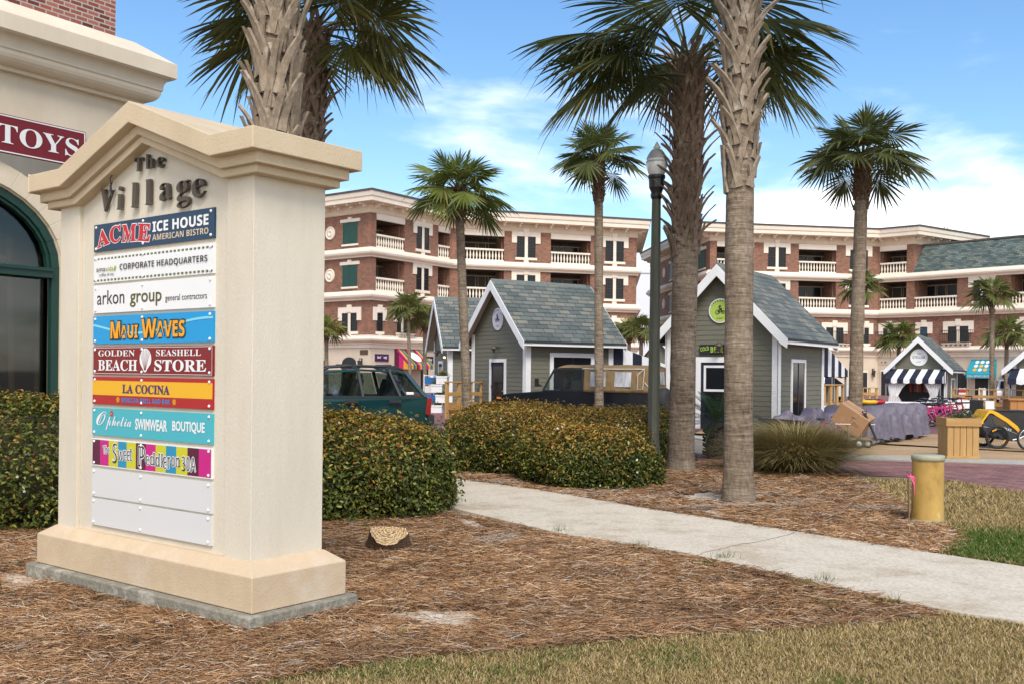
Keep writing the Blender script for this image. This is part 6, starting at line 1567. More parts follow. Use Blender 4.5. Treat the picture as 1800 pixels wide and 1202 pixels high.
def offroader():
    Mp = pm('black_car_paint', (.004,.005,.008), (.005,.006,.010), 1, .38, coat=.25, spec=.35); Mc = pm('tan_canvas', (.235,.15,.066), (.18,.115,.05), 3, .85, .35, 60, c3=(.27,.18,.085), dist=.01)
    nose = W(893, 655, 29.6); ang = R_(-24)
    # local x from the nose (0) to the tail (4.55), y<0 is the near side
    root = thing('off_road_vehicle', 'boxy black off-road vehicle with a tan canvas top, half hidden by the hedge', 'car', (nose.x, nose.y, .012), ang); root.scale = (1, 1, .95)
    wd = .88; b = MB()
    sideprism(b, [(.0,.45),(.0,.98),(.05,1.06),(.5,1.13),(1.42,1.20),(1.45,1.24),(4.5,1.24),(4.52,.55),(4.4,.45),(.3,.40)], -wd+.03, wd-.03); o = b.build('body', Mp, root, bevel=.025)
    for s in (-1, 1):
        for xc in (.72, 3.45):
            a = MB(); pl = [(xc+.52*math.cos(math.pi*i/10), .40+.50*math.sin(math.pi*i/10)) for i in range(11)]; pi_ = [(xc+.44*math.cos(math.pi*i/10), .40+.42*math.sin(math.pi*i/10)) for i in range(11)]
            for i in range(10):
                q = [pl[i], pl[i+1], pi_[i+1], pi_[i]]; y0, y1 = sorted((s*(wd-.04), s*(wd+.05))); a.prism(q, lambda u, v, t: (u, t, v), y0, y1)
            a.build('wheel_arch', M_black, o); wheel(root, xc, s*(wd-.12), .40, .24, s, M_black)
        h = MB(); h.lathe([(.001,.0),(.09,.0),(.1,-.04)], 16, (-.02, s*.62, .86), ax=(-1,0,0)); h.build('headlight', M_steel, o)
        i2 = MB(); i2.obox((.12, s*(wd+.0), .98), (.06,0,0), (0,.02,0), (0,0,.03)); i2.build('indicator', pm('amber_lens', (.65,.20,.02), None, 4, .25), o)
        t = MB(); t.lathe([(.001,.03),(.045,.025),(.05,0)], 12, (4.53, s*.74, .98), ax=(1,0,0)); t.build('tail_light', MATS['red_lens'], o)
        mm = MB(); mm.beam((1.42, s*wd, 1.35), (1.38, s*(wd+.2), 1.42), .03, .03); mm.obox((1.37, s*(wd+.22), 1.45), (.03,0,0), (0,.08,0), (0,0,.12)); mm.build('mirror', M_black, o)
    for yy, ml in ((-.35,(.8,.8,.8)), (.1,(.8,.3,.02))):
        q = MB(); q.lathe([(.001,.03),(.04,.025),(.045,0)], 10, (4.53, yy, .82), ax=(1,0,0)); q.build('rear_lamp', pm('rear_lens_%d' % int(ml[1]*10), ml, None, 3, .3), o)
    # windscreen frame + front door glass
    f = MB()
    for s in (-1, 1): f.beam((1.45, s*(wd-.06), 1.22), (1.78, s*(wd-.10), 1.86), .06, .05); f.beam((2.62, s*(wd-.06), 1.24), (2.62, s*(wd-.10), 1.84), .05, .05); f.beam((1.76, s*(wd-.10), 1.85), (2.64, s*(wd-.10), 1.85), .05, .06)
    f.beam((1.78,-wd+.1,1.86),(1.78,wd-.1,1.86),.06,.06); f.build('windscreen_frame', M_black, o)
    gl = MB(); cg = clearglass('clear_car_glass', (.75,.80,.78), .12)
    gl.add([(1.47,-wd+.08,1.24),(1.47,wd-.08,1.24),(1.77,wd-.12,1.85),(1.77,-wd+.12,1.85)], [(0,1,2,3)])
    for s in (-1, 1): gl.add([(1.52,s*(wd-.07),1.25),(2.60,s*(wd-.07),1.25),(2.60,s*(wd-.10),1.83),(1.80,s*(wd-.10),1.83)], [(0,1,2,3)])
    gl.build('front_window', cg, o, fix=False)
    st = MB(); st.torus((1.92,-.38,1.30), .19, .018, (-.8,0,.6), 22, 6); st.beam((1.75,-.38,1.18),(1.92,-.38,1.30),.04,.04); st.build('steering_wheel', M_black, o)
    se = MB(); se.box(2.2,2.6,-.62,-.15,.9,1.55); se.box(2.2,2.6,.15,.62,.9,1.55); se.build('seat', pm('dark_seat', (.03,.03,.032), None, 3, .8), o, bevel=.05)
    # canvas hood: side walls, sagging roof between hoops
    c = MB(); wy = wd-.03; n = 40; m = 10; vs = []
    def prof(x, j):   # j 0..m across from near to far, over the roof
        t = j/m; y = -wy+.07+(2*wy-.14)*t; sag = .016*abs(math.sin((x-1.8)*math.pi/.92)); crown = .10*math.sin(math.pi*t)**.6
        return y, 1.90+crown-sag*math.sin(math.pi*t)-(.05 if x > 4.4 else 0)
    for i in range(n+1):
        x = 1.72+(4.52-1.72)*i/n; row = []
        for j in range(m+1): y, z = prof(x, j); row.append((x, y, z-(.12*max(0, (2.0-x)/.28)**2)))
        vs += row
    c.add(vs, [(i*(m+1)+j, i*(m+1)+j+1, (i+1)*(m+1)+j+1, (i+1)*(m+1)+j) for i in range(n) for j in range(m)], 0, True)
    rr = np.random.RandomState(3)
    for s in (-1, 1):
        k, l = 44, 8; vs = []
        for i in range(k+1):
            x = 2.66+(4.52-2.66)*i/k
            for j in range(l+1):
                t = j/l; z = 1.20+(1.92-1.20)*t; y = s*(wd-.01-.09*t + .010*math.sin(x*9+t*4)+.006*math.sin(x*23+t*9)); vs.append((x, y, z))
        c.add(vs, [(i*(l+1)+j, i*(l+1)+j+1, (i+1)*(l+1)+j+1, (i+1)*(l+1)+j) for i in range(k) for j in range(l)], 0, True)
    c.add([(4.525,-wd+.02,1.20),(4.525,wd-.02,1.20),(4.50,wd-.1,1.93),(4.50,0,2.0),(4.50,-wd+.1,1.93)], [(0,1,2,3,4)])
    for i in range(28): pass
    co = c.build('canvas_top', Mc, root); sd = co.modifiers.new('thick', 'SOLIDIFY'); sd.thickness = .012
    for x0, x1 in ((2.86, 3.30), (3.55, 4.02)):
        for s in (-1, 1):
            w = MB(); q = [(x0, s*(wd+.028-.09*(1.36-1.2)/.72), 1.36), (x1, s*(wd+.028-.09*(1.36-1.2)/.72), 1.36), (x1, s*(wd+.028-.09*(1.78-1.2)/.72), 1.78), (x0, s*(wd+.028-.09*(1.78-1.2)/.72), 1.78)]
            w.add(q, [(0,1,2,3)]); w.build('clear_panel', pm('vinyl_window', (.16,.16,.17), (.60,.60,.62), 2.2, .12, stretch=(2,1,.6)), co, fix=False)
    for y0, y1 in ((-.62,-.22), (.15,.6)): w = MB(); w.add([(4.55,y0,1.42),(4.55,y1,1.42),(4.53,y1,1.80),(4.53,y0,1.80)], [(0,1,2,3)]); w.build('clear_panel', MATS['vinyl_window'], co, fix=False)
    r = MB(); s = -1
    for yy, zz in ((wd-.06, 1.87),):
        r.tube([(2.6,-yy,zz),(3.4,-yy,zz-.005),(4.38,-yy,zz)], .011, 6)
    r.tube([(4.38,-wd+.02,1.87),(4.22,-wd-.02,1.72),(4.20,-wd-.02,1.30),(4.36,-wd-.02,1.30),(4.40,-wd-.01,1.84)], .009, 6); r.tube([(4.40,-wd,1.5),(4.52,-wd+.02,1.34),(4.54,-wd+.04,1.2)], .009, 6)
    r.build('rope', pm('white_rope', (.75,.72,.66), None, 8, .8), co)
    tg = MB(); tg.box(4.53,4.54,-.80,-.55,.76,1.02); tg.build('hanging_card', M_white, o)
    sp = MB(); sp.lathe([(.22,0),(.36,.0),(.39,.05),(.39,.17),(.36,.22),(.2,.22),(.001,.20)], 26, (4.55, .15, .95), ax=(1,0,0)); sp.build('spare_wheel', M_rubber, o)
    return root
offroader()
# ================================================================== bicycles and clutter on the boardwalk
M_cover = pm('mauve_grey_cover', (.165,.140,.180), (.115,.098,.126), 2.2, .6, .5, 9, c3=(.21,.18,.222), dist=.02)
def bike_cover(label, px, py, Y, rot, Lg=1.75, h=1.0, seed=0, droop=0.0):
    p = W(px, py, Y); r = np.random.RandomState(seed); ph = r.uniform(0, 6.28, 10)
    root = thing('covered_bicycle', label, 'covered bicycle', (p.x, p.y, .05), rot, 'bicycles under mauve-grey covers')
    n, m = 110, 44; vs = []
    for i in range(n+1):
        t = i/n; x = (t-.5)*Lg
        hh = h*(.72+.17*math.exp(-((t-.30)/.10)**2)+.28*math.exp(-((t-.70)/.09)**2))
        end = min(1, math.sin(math.pi*t)*4.2); hh *= end**.45+.001
        w = (.10+.20*math.exp(-((t-.70)/.12)**2)+.05*math.exp(-((t-.3)/.12)**2))*(end**.5)
        for j in range(m+1):
            u = -1+2*j/m; a = abs(u); dn = max(0, (a-.30)/.70); up = min(1, a/.30); sg = 1 if u >= 0 else -1
            y = w*up+dn*.07*(1+.5*end)
            z = hh*(1-.05*up**3) if dn == 0 else hh*.95*(1-dn)+(.10+.05*math.sin(x*5+ph[5]))*dn
            k = dn**.8
            fo = k*(.020*math.sin(x*15+ph[1]+dn*1.2)+.016*math.sin(x*33+ph[2]+sg)+.010*math.sin(x*61+ph[3]))+.010*math.sin(x*9+z*16+ph[4])*(1-abs(2*dn-1))+.006*math.sin(x*44-z*20+ph[7])
            fo = fo if abs(fo) < .05 else math.copysign(.05, fo)
            vs.append((x+fo*.25, sg*max(0, y+fo), max(.02, z-.03*abs(math.sin(x*7+ph[6]))*(1-dn)*up)))
    b = MB(); b.add(vs, [(i*(m+1)+j, i*(m+1)+j+1, (i+1)*(m+1)+j+1, (i+1)*(m+1)+j) for i in range(n) for j in range(m)], 0, True)
    b.build('cover', M_cover, root)
    q = MB()
    for z_ in (.62,): q.tube([((t-.5)*Lg*.8, .0, h*.30) for t in (0, .5, 1)], .012, 6)
    q.build('frame_tube', M_iron, root)
    for x in (-.50, .50): w_ = MB(); w_.torus((x*Lg/1.75, 0, .31), .285, .026, (0,1,0), 26, 7); w_.build('wheel', M_rubber, root)
    return root
for i, (px, Y, lb) in enumerate([(1529, 24.0, 'nearest of the mauve-grey bicycle covers, touching the cart with the cardboard box'), (1552, 24.9, 'second mauve-grey bicycle cover from the cart, a dark wheel showing under its hem'), (1571, 25.6, 'middle one of the five mauve-grey bicycle covers in the right row'),
                                 (1590, 26.3, 'fourth mauve-grey bicycle cover from the cart'), (1608, 27.1, 'last mauve-grey bicycle cover of the right row, nearest the pink bicycles')]):
    bike_cover(lb, px, 700, Y, R_(62+i*2), h=.91+.03*(i == 2), seed=40+i)
for i, (px, Y, lb, rot) in enumerate([(1404, 25.2, 'mauve-grey bicycle cover just left of the red bicycle, beside the kiosk corner', 10), (1452, 27.2, 'mauve-grey bicycle cover behind the red bicycle', 30), (1478, 27.8, 'mauve-grey bicycle cover mostly hidden behind the cardboard box', 40)]):
    bike_cover(lb, px, 700, Y, R_(rot), Lg=1.5, h=.84, seed=60+i)
def bicycle(label, loc, rot, mat, s=1.0, group=None, wr=.24, blackw=M_rubber):
    root = thing('bicycle', label, 'bicycle', loc, rot, group); r = wr; wb = .42
    for x in (-wb, wb):
        b = MB(); b.torus((x,0,r), r-.02, .022, (0,1,0), 26, 7); w = b.build('wheel', blackw, root)
        q = MB(); q.torus((x,0,r), r-.05, .011, (0,1,0), 26, 5); q.lathe([(.03,-.03),(.03,.03)], 8, (x,0,r), ax=(0,1,0))
        for k in range(14):
            a = k*math.pi*2/14; q.beam((x,.0,r), (x+(r-.05)*math.cos(a),0,r+(r-.05)*math.sin(a)), .004, .004)
        q.build('rim', M_steel, w)
    f = MB(); bb = (-.03,0,r+.02); st = (-.15,0,r+.34); hd = (.30,0,r+.36); hb = (.33,0,r+.24)
    for a, c, q in ((bb, st, .017), (bb, hb, .022), (st, hd, .018), (bb, (-wb,.04,r), .011), (bb, (-wb,-.04,r), .011), (st, (-wb,.04,r), .010), (st, (-wb,-.04,r), .010), (hb, hd, .024)): f.tube([a, c], q, 8)
    f.build('frame', mat, root)
    f = MB()
    for s_ in (-.05, .05): f.tube([(.34,s_*.6,r+.22),(wb,s_,r)], .013, 7)
    f.tube([(.34,-.04,r+.22),(.34,.04,r+.22)], .014, 7); f.build('fork', mat, root)
    h = MB(); h.tube([hd, (.27,0,r+.50)], .014, 7); h.tube([(.20,-.27,r+.54),(.27,-.16,r+.54),(.28,0,r+.50),(.27,.16,r+.54),(.20,.27,r+.54)], .012, 7)
    for y in (-1, 1): h.tube([(.22,y*.24,r+.54),(.15,y*.30,r+.54)], .018, 7)
    h.build('handlebar', M_black, root)
    sd = MB(); sd.tube([st, (-.18,0,r+.44)], .012, 7); sd.ball((-.20,0,r+.46), (.13,.075,.035), 12, 6); sd.build('saddle', M_black, root)
    c = MB(); c.lathe([(.001,-.012),(.075,-.012),(.075,.012),(.001,.012)], 16, (bb[0],-.05,bb[2]), ax=(0,1,0)); c.beam((bb[0],-.07,bb[2]),(bb[0]+.10,-.07,bb[2]-.08),.02,.015); c.beam((bb[0],.07,bb[2]),(bb[0]-.10,.07,bb[2]+.08),.02,.015)
    for x, z, y in ((.10,-.08,-.11), (-.10,.08,.11)): c.box(bb[0]+x-.04, bb[0]+x+.04, y-.04, y+.04, bb[2]+z-.012, bb[2]+z+.012)
    c.build('crank', M_iron, root)
    g = MB(); g.torus((-wb,0,r), r+.025, .012, (0,1,0), 24, 5); g.v = [(x, y*3, z) if z > r*.9 else (x, y*1.2, r*.9) for x, y, z in g.v]; g.build('mudguard', mat, root)
    root.scale = (s, s, s); return root
M_pink = pm('pink_enamel', (.60,.012,.20), (.56,.010,.18), 2, .3, coat=.4); M_redb = pm('red_enamel', (.45,.012,.015), None, 2, .3, coat=.4); M_blackb = pm('black_enamel', (.014,.014,.016), None, 2, .35)
bikes = [(1650, 32.0, M_pink, 1.12, 'front pink bicycle of the row, its wheel showing whole left of the wooden planter'), (1640, 32.7, M_pink, 1.12, 'pink bicycle half behind the front one'), (1664, 33.2, M_pink, 1.12, 'pink bicycle at the right end of the row, just above the wooden planter'), (1630, 33.6, M_blackb, 1.2, 'black bicycle at the left of the pink ones, next to the covered row'),
         (1652, 34.4, M_redb, 1.2, 'dark red bicycle in the second line behind the front pink one'), (1672, 35.0, M_redb, 1.2, 'dark red bicycle in the second line towards the right'), (1638, 35.4, M_blackb, 1.25, 'black bicycle at the back left of the rack'), (1690, 36.0, M_blackb, 1.25, 'black bicycle at the back right of the rack, above the planter plant')]
for px, Y, m, s, lb in bikes:
    p = W(px, 655, Y); bicycle(lb, (p.x, p.y, .012), R_(-28+random.uniform(-6, 6)), m, s, 'bicycles standing in the rack')
p = W(1455, 655, 24.4); bicycle('red bicycle parked between the covers and the cardboard box', (p.x, p.y, .05), R_(-24), M_redb, .80)
p = W(1846, 655, 22.3); bicycle('black bicycle at the right edge with only its front wheel in view', (p.x, p.y, .05), R_(182), M_blackb, 1.12)
# bike trailer
def trailer():
    c = W(1742, 655, 23.2); z0 = .05; root = thing('bike_trailer', 'yellow and black child bicycle trailer with a grey tow arm on the boardwalk', 'bicycle trailer', (c.x, c.y, z0), R_(-6))
    k = 23.2/1776; P = lambda cx, cy: ((1450+cx/5.009-1742)*k, 1.65-(660+cy/5.009-663.2)*k-z0)
    body = [P(*q) for q in [(1345,415),(1372,400),(1400,325),(1455,335),(1560,405),(1650,480),(1672,520),(1650,562),(1560,560),(1480,548),(1375,505),(1348,460)]]
    Md = pm('charcoal_fabric', (.030,.030,.034), (.045,.045,.05), 3, .8); My = pm('yellow_fabric', (.78,.42,.012), (.70,.36,.01), 3, .7)
    f = lambda a, q, t: (a, t, q); b = MB(); b.prism(body, f, -.36, .36); bo = b.build('body', Md, root, bevel=.03)
    y = MB(); top = [P(*q) for q in [(1340,420),(1335,395),(1395,300),(1425,295),(1470,315),(1560,370),(1635,430),(1665,480),(1640,486),(1600,470)]]
    inn = [P(*q) for q in [(1352,412),(1352,395),(1402,322),(1428,325),(1458,345),(1545,400),(1612,455),(1640,482),(1632,484),(1600,470)]]
    for i in range(len(top)-2): y.prism([top[i], top[i+1], inn[i+1], inn[i]], f, -.385, .385)
    y.build('canopy', My, root, fix=True)
    w = MB(); win = [P(*q) for q in [(1432,355),(1475,345),(1560,410),(1585,455),(1480,440),(1440,410)]]
    for s in (-.368, .366): w = MB(); w.prism(win, f, s, s+.004); w.build('mesh_window', pm('smoky_mesh', (.09,.06,.03), (.03,.03,.03), 5, .3), bo)
    l = MB(); q0 = P(1487, 440); q1 = P(1590, 470); d = (q1[0]-q0[0], q1[1]-q0[1]); l.text('BURLEY', 'sans', (q0[0], -.37, q0[1]-.02), (d[0], 0, d[1]), (-d[1], 0, d[0]), .27, .045); l.build('lettering', M_white, bo, fix=False)
    st = MB(); pts = [P(*q) for q in [(1355,440),(1450,455),(1560,470),(1640,500)]]
    for i in range(3): a, c2 = pts[i], pts[i+1]; st.beam((a[0],-.368,a[1]),(c2[0],-.368,c2[1]),.004,.012)
    st.build('reflective_piping', M_steel, bo)
    for s in (-1, 1):
        r = .265; cx, cz = P(1460, 540); cz = r
        b = MB(); b.torus((cx, s*.44, cz), r-.024, .026, (0,1,0), 30, 8); wo = b.build('wheel', M_rubber, root)
        q = MB(); q.torus((cx, s*.44, cz), r-.055, .012, (0,1,0), 30, 5); q.lathe([(.03,-.05),(.03,.05)], 8, (cx, s*.44, cz), ax=(0,1,0)); rm_ = M_iron
        for k2 in range(18): a = k2*math.pi/9; q.beam((cx, s*.44, cz), (cx+(r-.055)*math.cos(a), s*.44, cz+(r-.055)*math.sin(a)), .004, .004)
        q.build('rim', M_iron, wo)
        e = MB()
        for a in (2.0, -.6): e.obox((cx+.17*math.cos(a), s*.46, cz+.17*math.sin(a)), (.05*math.sin(a),0,-.05*math.cos(a)), (0,.008,0), (.014*math.cos(a),0,.014*math.sin(a)))
        e.build('reflector', pm('amber_reflector', (.85,.35,.02), None, 4, .3), wo)
    a = MB(); pts = [P(*q) for q in [(1590,552),(1640,540),(1700,510),(1753,498),(1850,500)]]; a.tube([(x, -.42, z) for x, z in pts], .02, 8); a.build('tow_arm', M_steel, root)
trailer()
# cart with the cardboard box
def cart():
    Y = 22.9; c = W(1500, 655, Y); z = .05; k = Y/1776; P = lambda px, py: ((px-1500)*k, 1.65-(py-661)*k-z)
    root = thing('garden_cart', 'low timber cart with white-hubbed wheels, wire rails and a black pull handle', 'cart', (c.x, c.y, z), R_(-8))
    b = MB(); x0, z0 = P(1466, 769); x1, _ = P(1533, 769); b.box(x0, x1, -.30, .30, z0-.03, z0+.015)
    for i in range(4): b.box(x0-.01, x1+.01, -.30+i*.15+.005, -.30+(i+1)*.15-.005, z0+.015, z0+.03)
    b.build('tray', pm('grey_timber', (.26,.20,.14), (.18,.135,.095), 4, .85), root)
    r = MB(); zt = P(1500, 744)[1]
    for x in np.linspace(x0+.02, x1-.02, 4):
        for y in (-.29, .29): r.tube([(x, y, z0), (x, y, zt)], .008, 6)
    for y in (-.29, .29): r.tube([(x0, y, zt), (x1, y, zt)], .008, 6)
    for x in (x0+.02, x1-.02): r.tube([(x, -.29, zt), (x, .29, zt)], .008, 6)
    r.build('wire_rail', M_steel, root)
    for px, yy in ((1505, -.36), (1522, -.20), (1480, .30), (1512, .34)):
        xw, _ = P(px, 780); q = MB(); rr = .105; q.lathe([(.06,-.04),(.095,-.045),(rr,-.02),(rr,.02),(.095,.045),(.06,.04)], 22, (xw, yy, rr), ax=(0,1,0)); w = q.build('wheel', M_rubber, root)
        h = MB(); h.lathe([(.001,.05),(.02,.05),(.022,.035),(.06,.03),(.066,.02)], 18, (xw, yy, rr), ax=(0,-1,0)); h.build('hub', M_white, w)
    ax = MB(); ax.beam((P(1513,0)[0], -.25, .105), (P(1513,0)[0], .3, .105), .03, .03); ax.box(P(1500,0)[0], P(1528,0)[0], -.12, .12, .11, z0-.03); ax.build('axle', M_iron, root)
    h = MB(); a = P(1533, 770); m = P(1532, 758); t = P(1514, 724); h.tube([(a[0]+.03, -.36, a[1]-.02), (t[0], -.36, t[1])], .027, 8); h.tube([(t[0]-.05, -.36, t[1]+.03), (t[0]+.05, -.36, t[1]+.05), (t[0]+.04, -.36, t[1]-.03), (t[0]-.02, -.36, t[1]-.03), (t[0]-.05, -.36, t[1]+.03)], .014, 6); h.tube([(a[0], -.3, a[1]+.05), (a[0]+.18, -.36, a[1]-.04)], .014, 8); h.build('pull_handle', M_black, root)
    # cardboard box, tilted on the rails
    b = MB(); b.box(-.36,.36,-.27,.27,-.24,.24); ob = b.build('cardboard_box', pm('cardboard', (.40,.225,.115), (.36,.20,.10), 2, .8, c3=(.44,.26,.14)), None, (c.x, c.y-.08, 0), bevel=.008)
    cc = P(1499, 737); ob.location = (c.x+cc[0], c.y-.05, cc[1]+z+.02); ob.rotation_euler = (R_(8), R_(33), R_(-30)); tag(ob, 'large brown cardboard box resting tilted on the cart', 'box')
    t = MB(); t.box(-.365,.365,-.03,.03,.241,.244); t.build('packing_tape', pm('brown_tape', (.33,.19,.09), None, 3, .35), ob)
    t = MB()
    for pts in ([(-.02,.10),(.10,.12)], [(.04,.11),(.02,-.02)], [(.10,.03),(.06,-.03),(.12,-.05),(.14,.02),(.10,.03)], [(.16,-.06),(.17,.02),(.20,-.05),(.22,.01)]): t.tube([(x, -.272, zq) for x, zq in pts], .004, 5)
    t.build('handwriting', M_black, ob)
cart()
def barrow():
    c = W(1376, 655, 22.0); root = thing('wheelbarrow', 'black wheelbarrow behind the ornamental grass, below the kiosk corner', 'wheelbarrow', (c.x, c.y, .03), R_(4))
    b = MB(); lo = [(-.28,-.20,.32),(.22,-.20,.32),(.22,.20,.32),(-.28,.20,.32)]; hi = [(-.46,-.32,.70),(.42,-.32,.64),(.42,.32,.64),(-.46,.32,.70)]
    b.add(lo+hi, [(0,1,2,3)]+[(i, (i+1) % 4, 4+(i+1) % 4, 4+i) for i in range(4)]); o = b.build('tray', M_black, root); s = o.modifiers.new('t', 'SOLIDIFY'); s.thickness = .012
    w = MB(); w.torus((-.40,0,.19), .145, .045, (0,1,0), 24, 8); w.build('wheel', M_rubber, root)
    f = MB()
    for y in (-.2, .2): f.tube([(-.40,y*.3,.19),(-.2,y,.31),(.5,y*1.2,.42),(.78,y*1.3,.52)], .018, 7); f.tube([(.15,y,.36),(.30,y*1.1,.02)], .014, 7)
    f.build('frame', M_iron, root)
barrow()
# timber rails, counters, low white walls
def rail(label, p0, p1, h=.95, z=0.0, boards=2, posts=4, panel=False, mat=M_pineh):
    p0 = Vector(p0); p1 = Vector(p1); d = p1-p0; root = thing('deck_rail', label, 'railing', (p0.x, p0.y, z), math.atan2(d.y, d.x), 'timber railings'); L = math.hypot(d.x, d.y)
    b = MB()
    for i in range(posts): x = L*i/(posts-1); b.box(x-.06, x+.06, -.05, .05, 0, h)
    b.build('posts', M_pine, root)
    b = MB(); b.box(-.08, L+.08, -.09, .09, h+.001, h+.05)
    for i in range(boards): zz = h*(.25+.38*i); b.box(0, L, -.075, -.052, zz, zz+.14)
    if panel: 
        for i in range(int(L/.16)): b.box(i*.16, i*.16+.15, .055, .075, .02, h*.45)
    b.build('boards', mat, root); return root
wp = lambda px, Y: (W(px, 655, Y).x, Y, 0)
rail('yellow-pine railing in front of the kiosk behind the slim palm', wp(786, 36), wp(847, 37.5), 1.28, 0, 2, 4, True)
rail('yellow-pine railing to the right of the badge kiosk', wp(1677, 50), wp(1800, 48), 1.05, .0, 2, 6, True)
rail('short yellow-pine railing left of the badge kiosk', wp(1516, 56), wp(1541, 56), 1.0, 0, 2, 3)
rail('slatted timber railing seen through the gap under the awning by the kiosk', wp(1437, 40), wp(1482, 41), 1.28, 0, 1, 5, True)
b = MB(); c = W(1795, 655, 34); b.box(-.45, .9, -.4, .4, 0, .9)
for i in range(6): b.box(-.46, -.44, -.4+i*.133, -.4+i*.133+.125, .02, .88); b.box(-.45+i*.22, -.45+i*.22+.21, -.42, -.401, .02, .88)
b.box(-.52, 1.0, -.47, .47, .901, .95); o = b.build('timber_counter', pm('orange_timber', (.45,.20,.05), (.38,.16,.04), 2, .6, stretch=(4,4,.5)), None, (c.x, c.y, .01), R_(-10)); tag(o, 'orange-stained timber counter at the right edge behind the trailer', 'counter')
def lowwall(label, p0, p1, h, t=.25):
    p0 = Vector(p0); p1 = Vector(p1); d = p1-p0; L = math.hypot(d.x, d.y); b = MB(); b.box(0, L, -t/2, t/2, 0, h); b.box(-.05, L+.05, -t/2-.06, t/2+.06, h+.001, h+.06)
    n = max(2, int(L/.9))
    for i in range(n): b.box(L*i/n+.06, L*(i+1)/n-.06, -t/2-.03, -t/2-.001, .08, h-.08)
    o = b.build('white_planter_wall', M_white, None, (p0.x, p0.y, .01), math.atan2(d.y, d.x)); return tag(o, label, 'planter wall', 'low white walls')
lowwall('low white panelled wall below the counter of the badge kiosk', wp(1519, 44), wp(1640, 44), .50); lowwall('low white panelled wall right of the badge kiosk, behind the bicycles', wp(1655, 44.5), wp(1712, 44.5), .58); lowwall('low white wall under the awning by the lime-badge kiosk', wp(1440, 38), wp(1486, 38.5), .46)
for i, (px, Y, w, lb) in enumerate([(1704, 27.6, .95, 'black planter trough directly behind the wooden planter'), (1762, 27.0, 1.05, 'taller black planter box behind the yellow trailer')]):
    p = W(px, 655, Y); b = MB(); h = .50+.26*i; v = [(-w/2*.9,-.25,0),(w/2*.9,-.25,0),(w/2*.9,.25,0),(-w/2*.9,.25,0),(-w/2,-.32,h),(w/2,-.32,h),(w/2,.32,h),(-w/2,.32,h)]; b.hexa(v)
    b.box(-w/2-.02, w/2+.02, -.34, .34, h+.001, h+.03); o = b.build('black_planter', pm('charcoal_box', (.028,.028,.03), (.02,.02,.02), 4, .7), None, (p.x, p.y, .01), R_(-12), bevel=.01); tag(o, lb, 'planter', 'black planters')
# kayaks, chairs, easel, cars far behind
for px, Y, m, lb in ((1527, 33, pm('yellow_hull', (.75,.42,.01), None, 2, .4), 'yellow kayak end lying between the palm trunk and the covered bicycles'), (1541, 33.4, pm('red_hull', (.45,.02,.015), None, 2, .4), 'red kayak end next to the yellow one')):
    p = W(px, 655, Y); b = MB(); b.ball((0,0,0), (.30,.20,.10), 20, 8); o = b.build('kayak', m, None, (p.x, p.y, .82), 0); q = MB(); q.box(-.2,.2,-.15,.15,-.80,-.08); q.build('stand', M_black, o); q = MB(); q.ball((.0,-.05,.06), (.16,.1,.05), 14, 6); q.build('cockpit', M_black, o); tag(o, lb, 'kayak')
def chair(label, px, Y, rot, mat):
    p = W(px, 655, Y); root = thing('white_chair', label, 'chair', (p.x, p.y, .01), R_(rot), 'plastic chairs by the rail')
    root.scale = (.55, .55, .88)
    for x in (-.2, .2):
        for y in (-.2, .2): q = MB(); q.box(x-.02, x+.02, y-.02, y+.02, 0, .43); q.build('leg', mat, root)
    q = MB(); q.box(-.24,.24,-.24,.24,.431,.46); q.build('seat', mat, root); q = MB(); q.box(-.24,.24,.2,.235,.461,1.0); q.build('backrest', mat, root)
chair('white chair right of the bicycle rack, in front of the timber railing', 1740, 33.5, 160, M_white)
for px, lb in ((1713, 'black folded chair left of the white chair behind the planters'), (1722, 'black folded chair between its twin and the white chair')): chair(lb, px, 34.5, 150, M_black)
def easel(label, px, Y, k=1):
    p = W(px, 655, Y); root = thing('notice_board', label, 'sign', (p.x, p.y, .01), R_(-14)); b = MB()
    for x in (-.36, .36): b.beam((x,0,0),(x*.8,.1,1.5),.05,.05)
    root.scale = (.42,.42,.72); b.build('stand', M_white, root); b = MB(); b.box(-.46,.46,-.05,-.02,.55,1.45); b.box(-.46,.46,-.055,-.051,1.12,1.40,k); b.box(-.46,.46,-.055,-.051,.60,.98,k); b.build('board', [M_white, pm('notice_red', (.45,.02,.025), None, 3, .6)], root)
easel('red and white notice board behind the timber railing, right of the badge kiosk', 1692, 56); easel('smaller white notice board right of the red and white one', 1727, 57, 0)
def farcar(label, px, Y, rot):
    p = W(px, 655, Y); root = thing('parked_car', label, 'car', (p.x, p.y, .01), R_(rot)); b = MB()
    sideprism(b, [(-2.1,.35),(-2.15,.8),(-1.9,1.0),(1.0,1.0),(2.0,.85),(2.15,.5),(2.05,.3)], -.88, .88); o = b.build('body', pm('white_car_paint', (.78,.78,.78), None, 1, .25, coat=.6), root, bevel=.05)
    b = MB(); sideprism(b, [(-1.9,1.0),(-1.3,1.5),(.1,1.55),(1.0,1.0)], -.86, .86, 0, lambda z: .02+(z-1)*.35); b.build('cabin', MATS['white_car_paint'], o, bevel=.04)
    b = MB(); b.add([(-1.99,-.68,1.04),(-1.99,.68,1.04),(-1.42,.58,1.46),(-1.42,-.58,1.46)], [(0,1,2,3)]); b.v = [(x-.03, y, z) for x, y, z in b.v]
    for s in (-1, 1): b.add([(-1.6,s*.86,1.03),(.8,s*.86,1.03),(.1,s*.70,1.5),(-1.25,s*.70,1.46)], [(0,1,2,3)])
    b.build('window', M_pane, o, fix=False)
    for s in (-1, 1):
        for x in (-1.35, 1.35): wheel(root, x, s*.78, .32, .2, s, M_steel)
farcar('white parked car behind the timber railing at the far right', 1773, 62, 70)
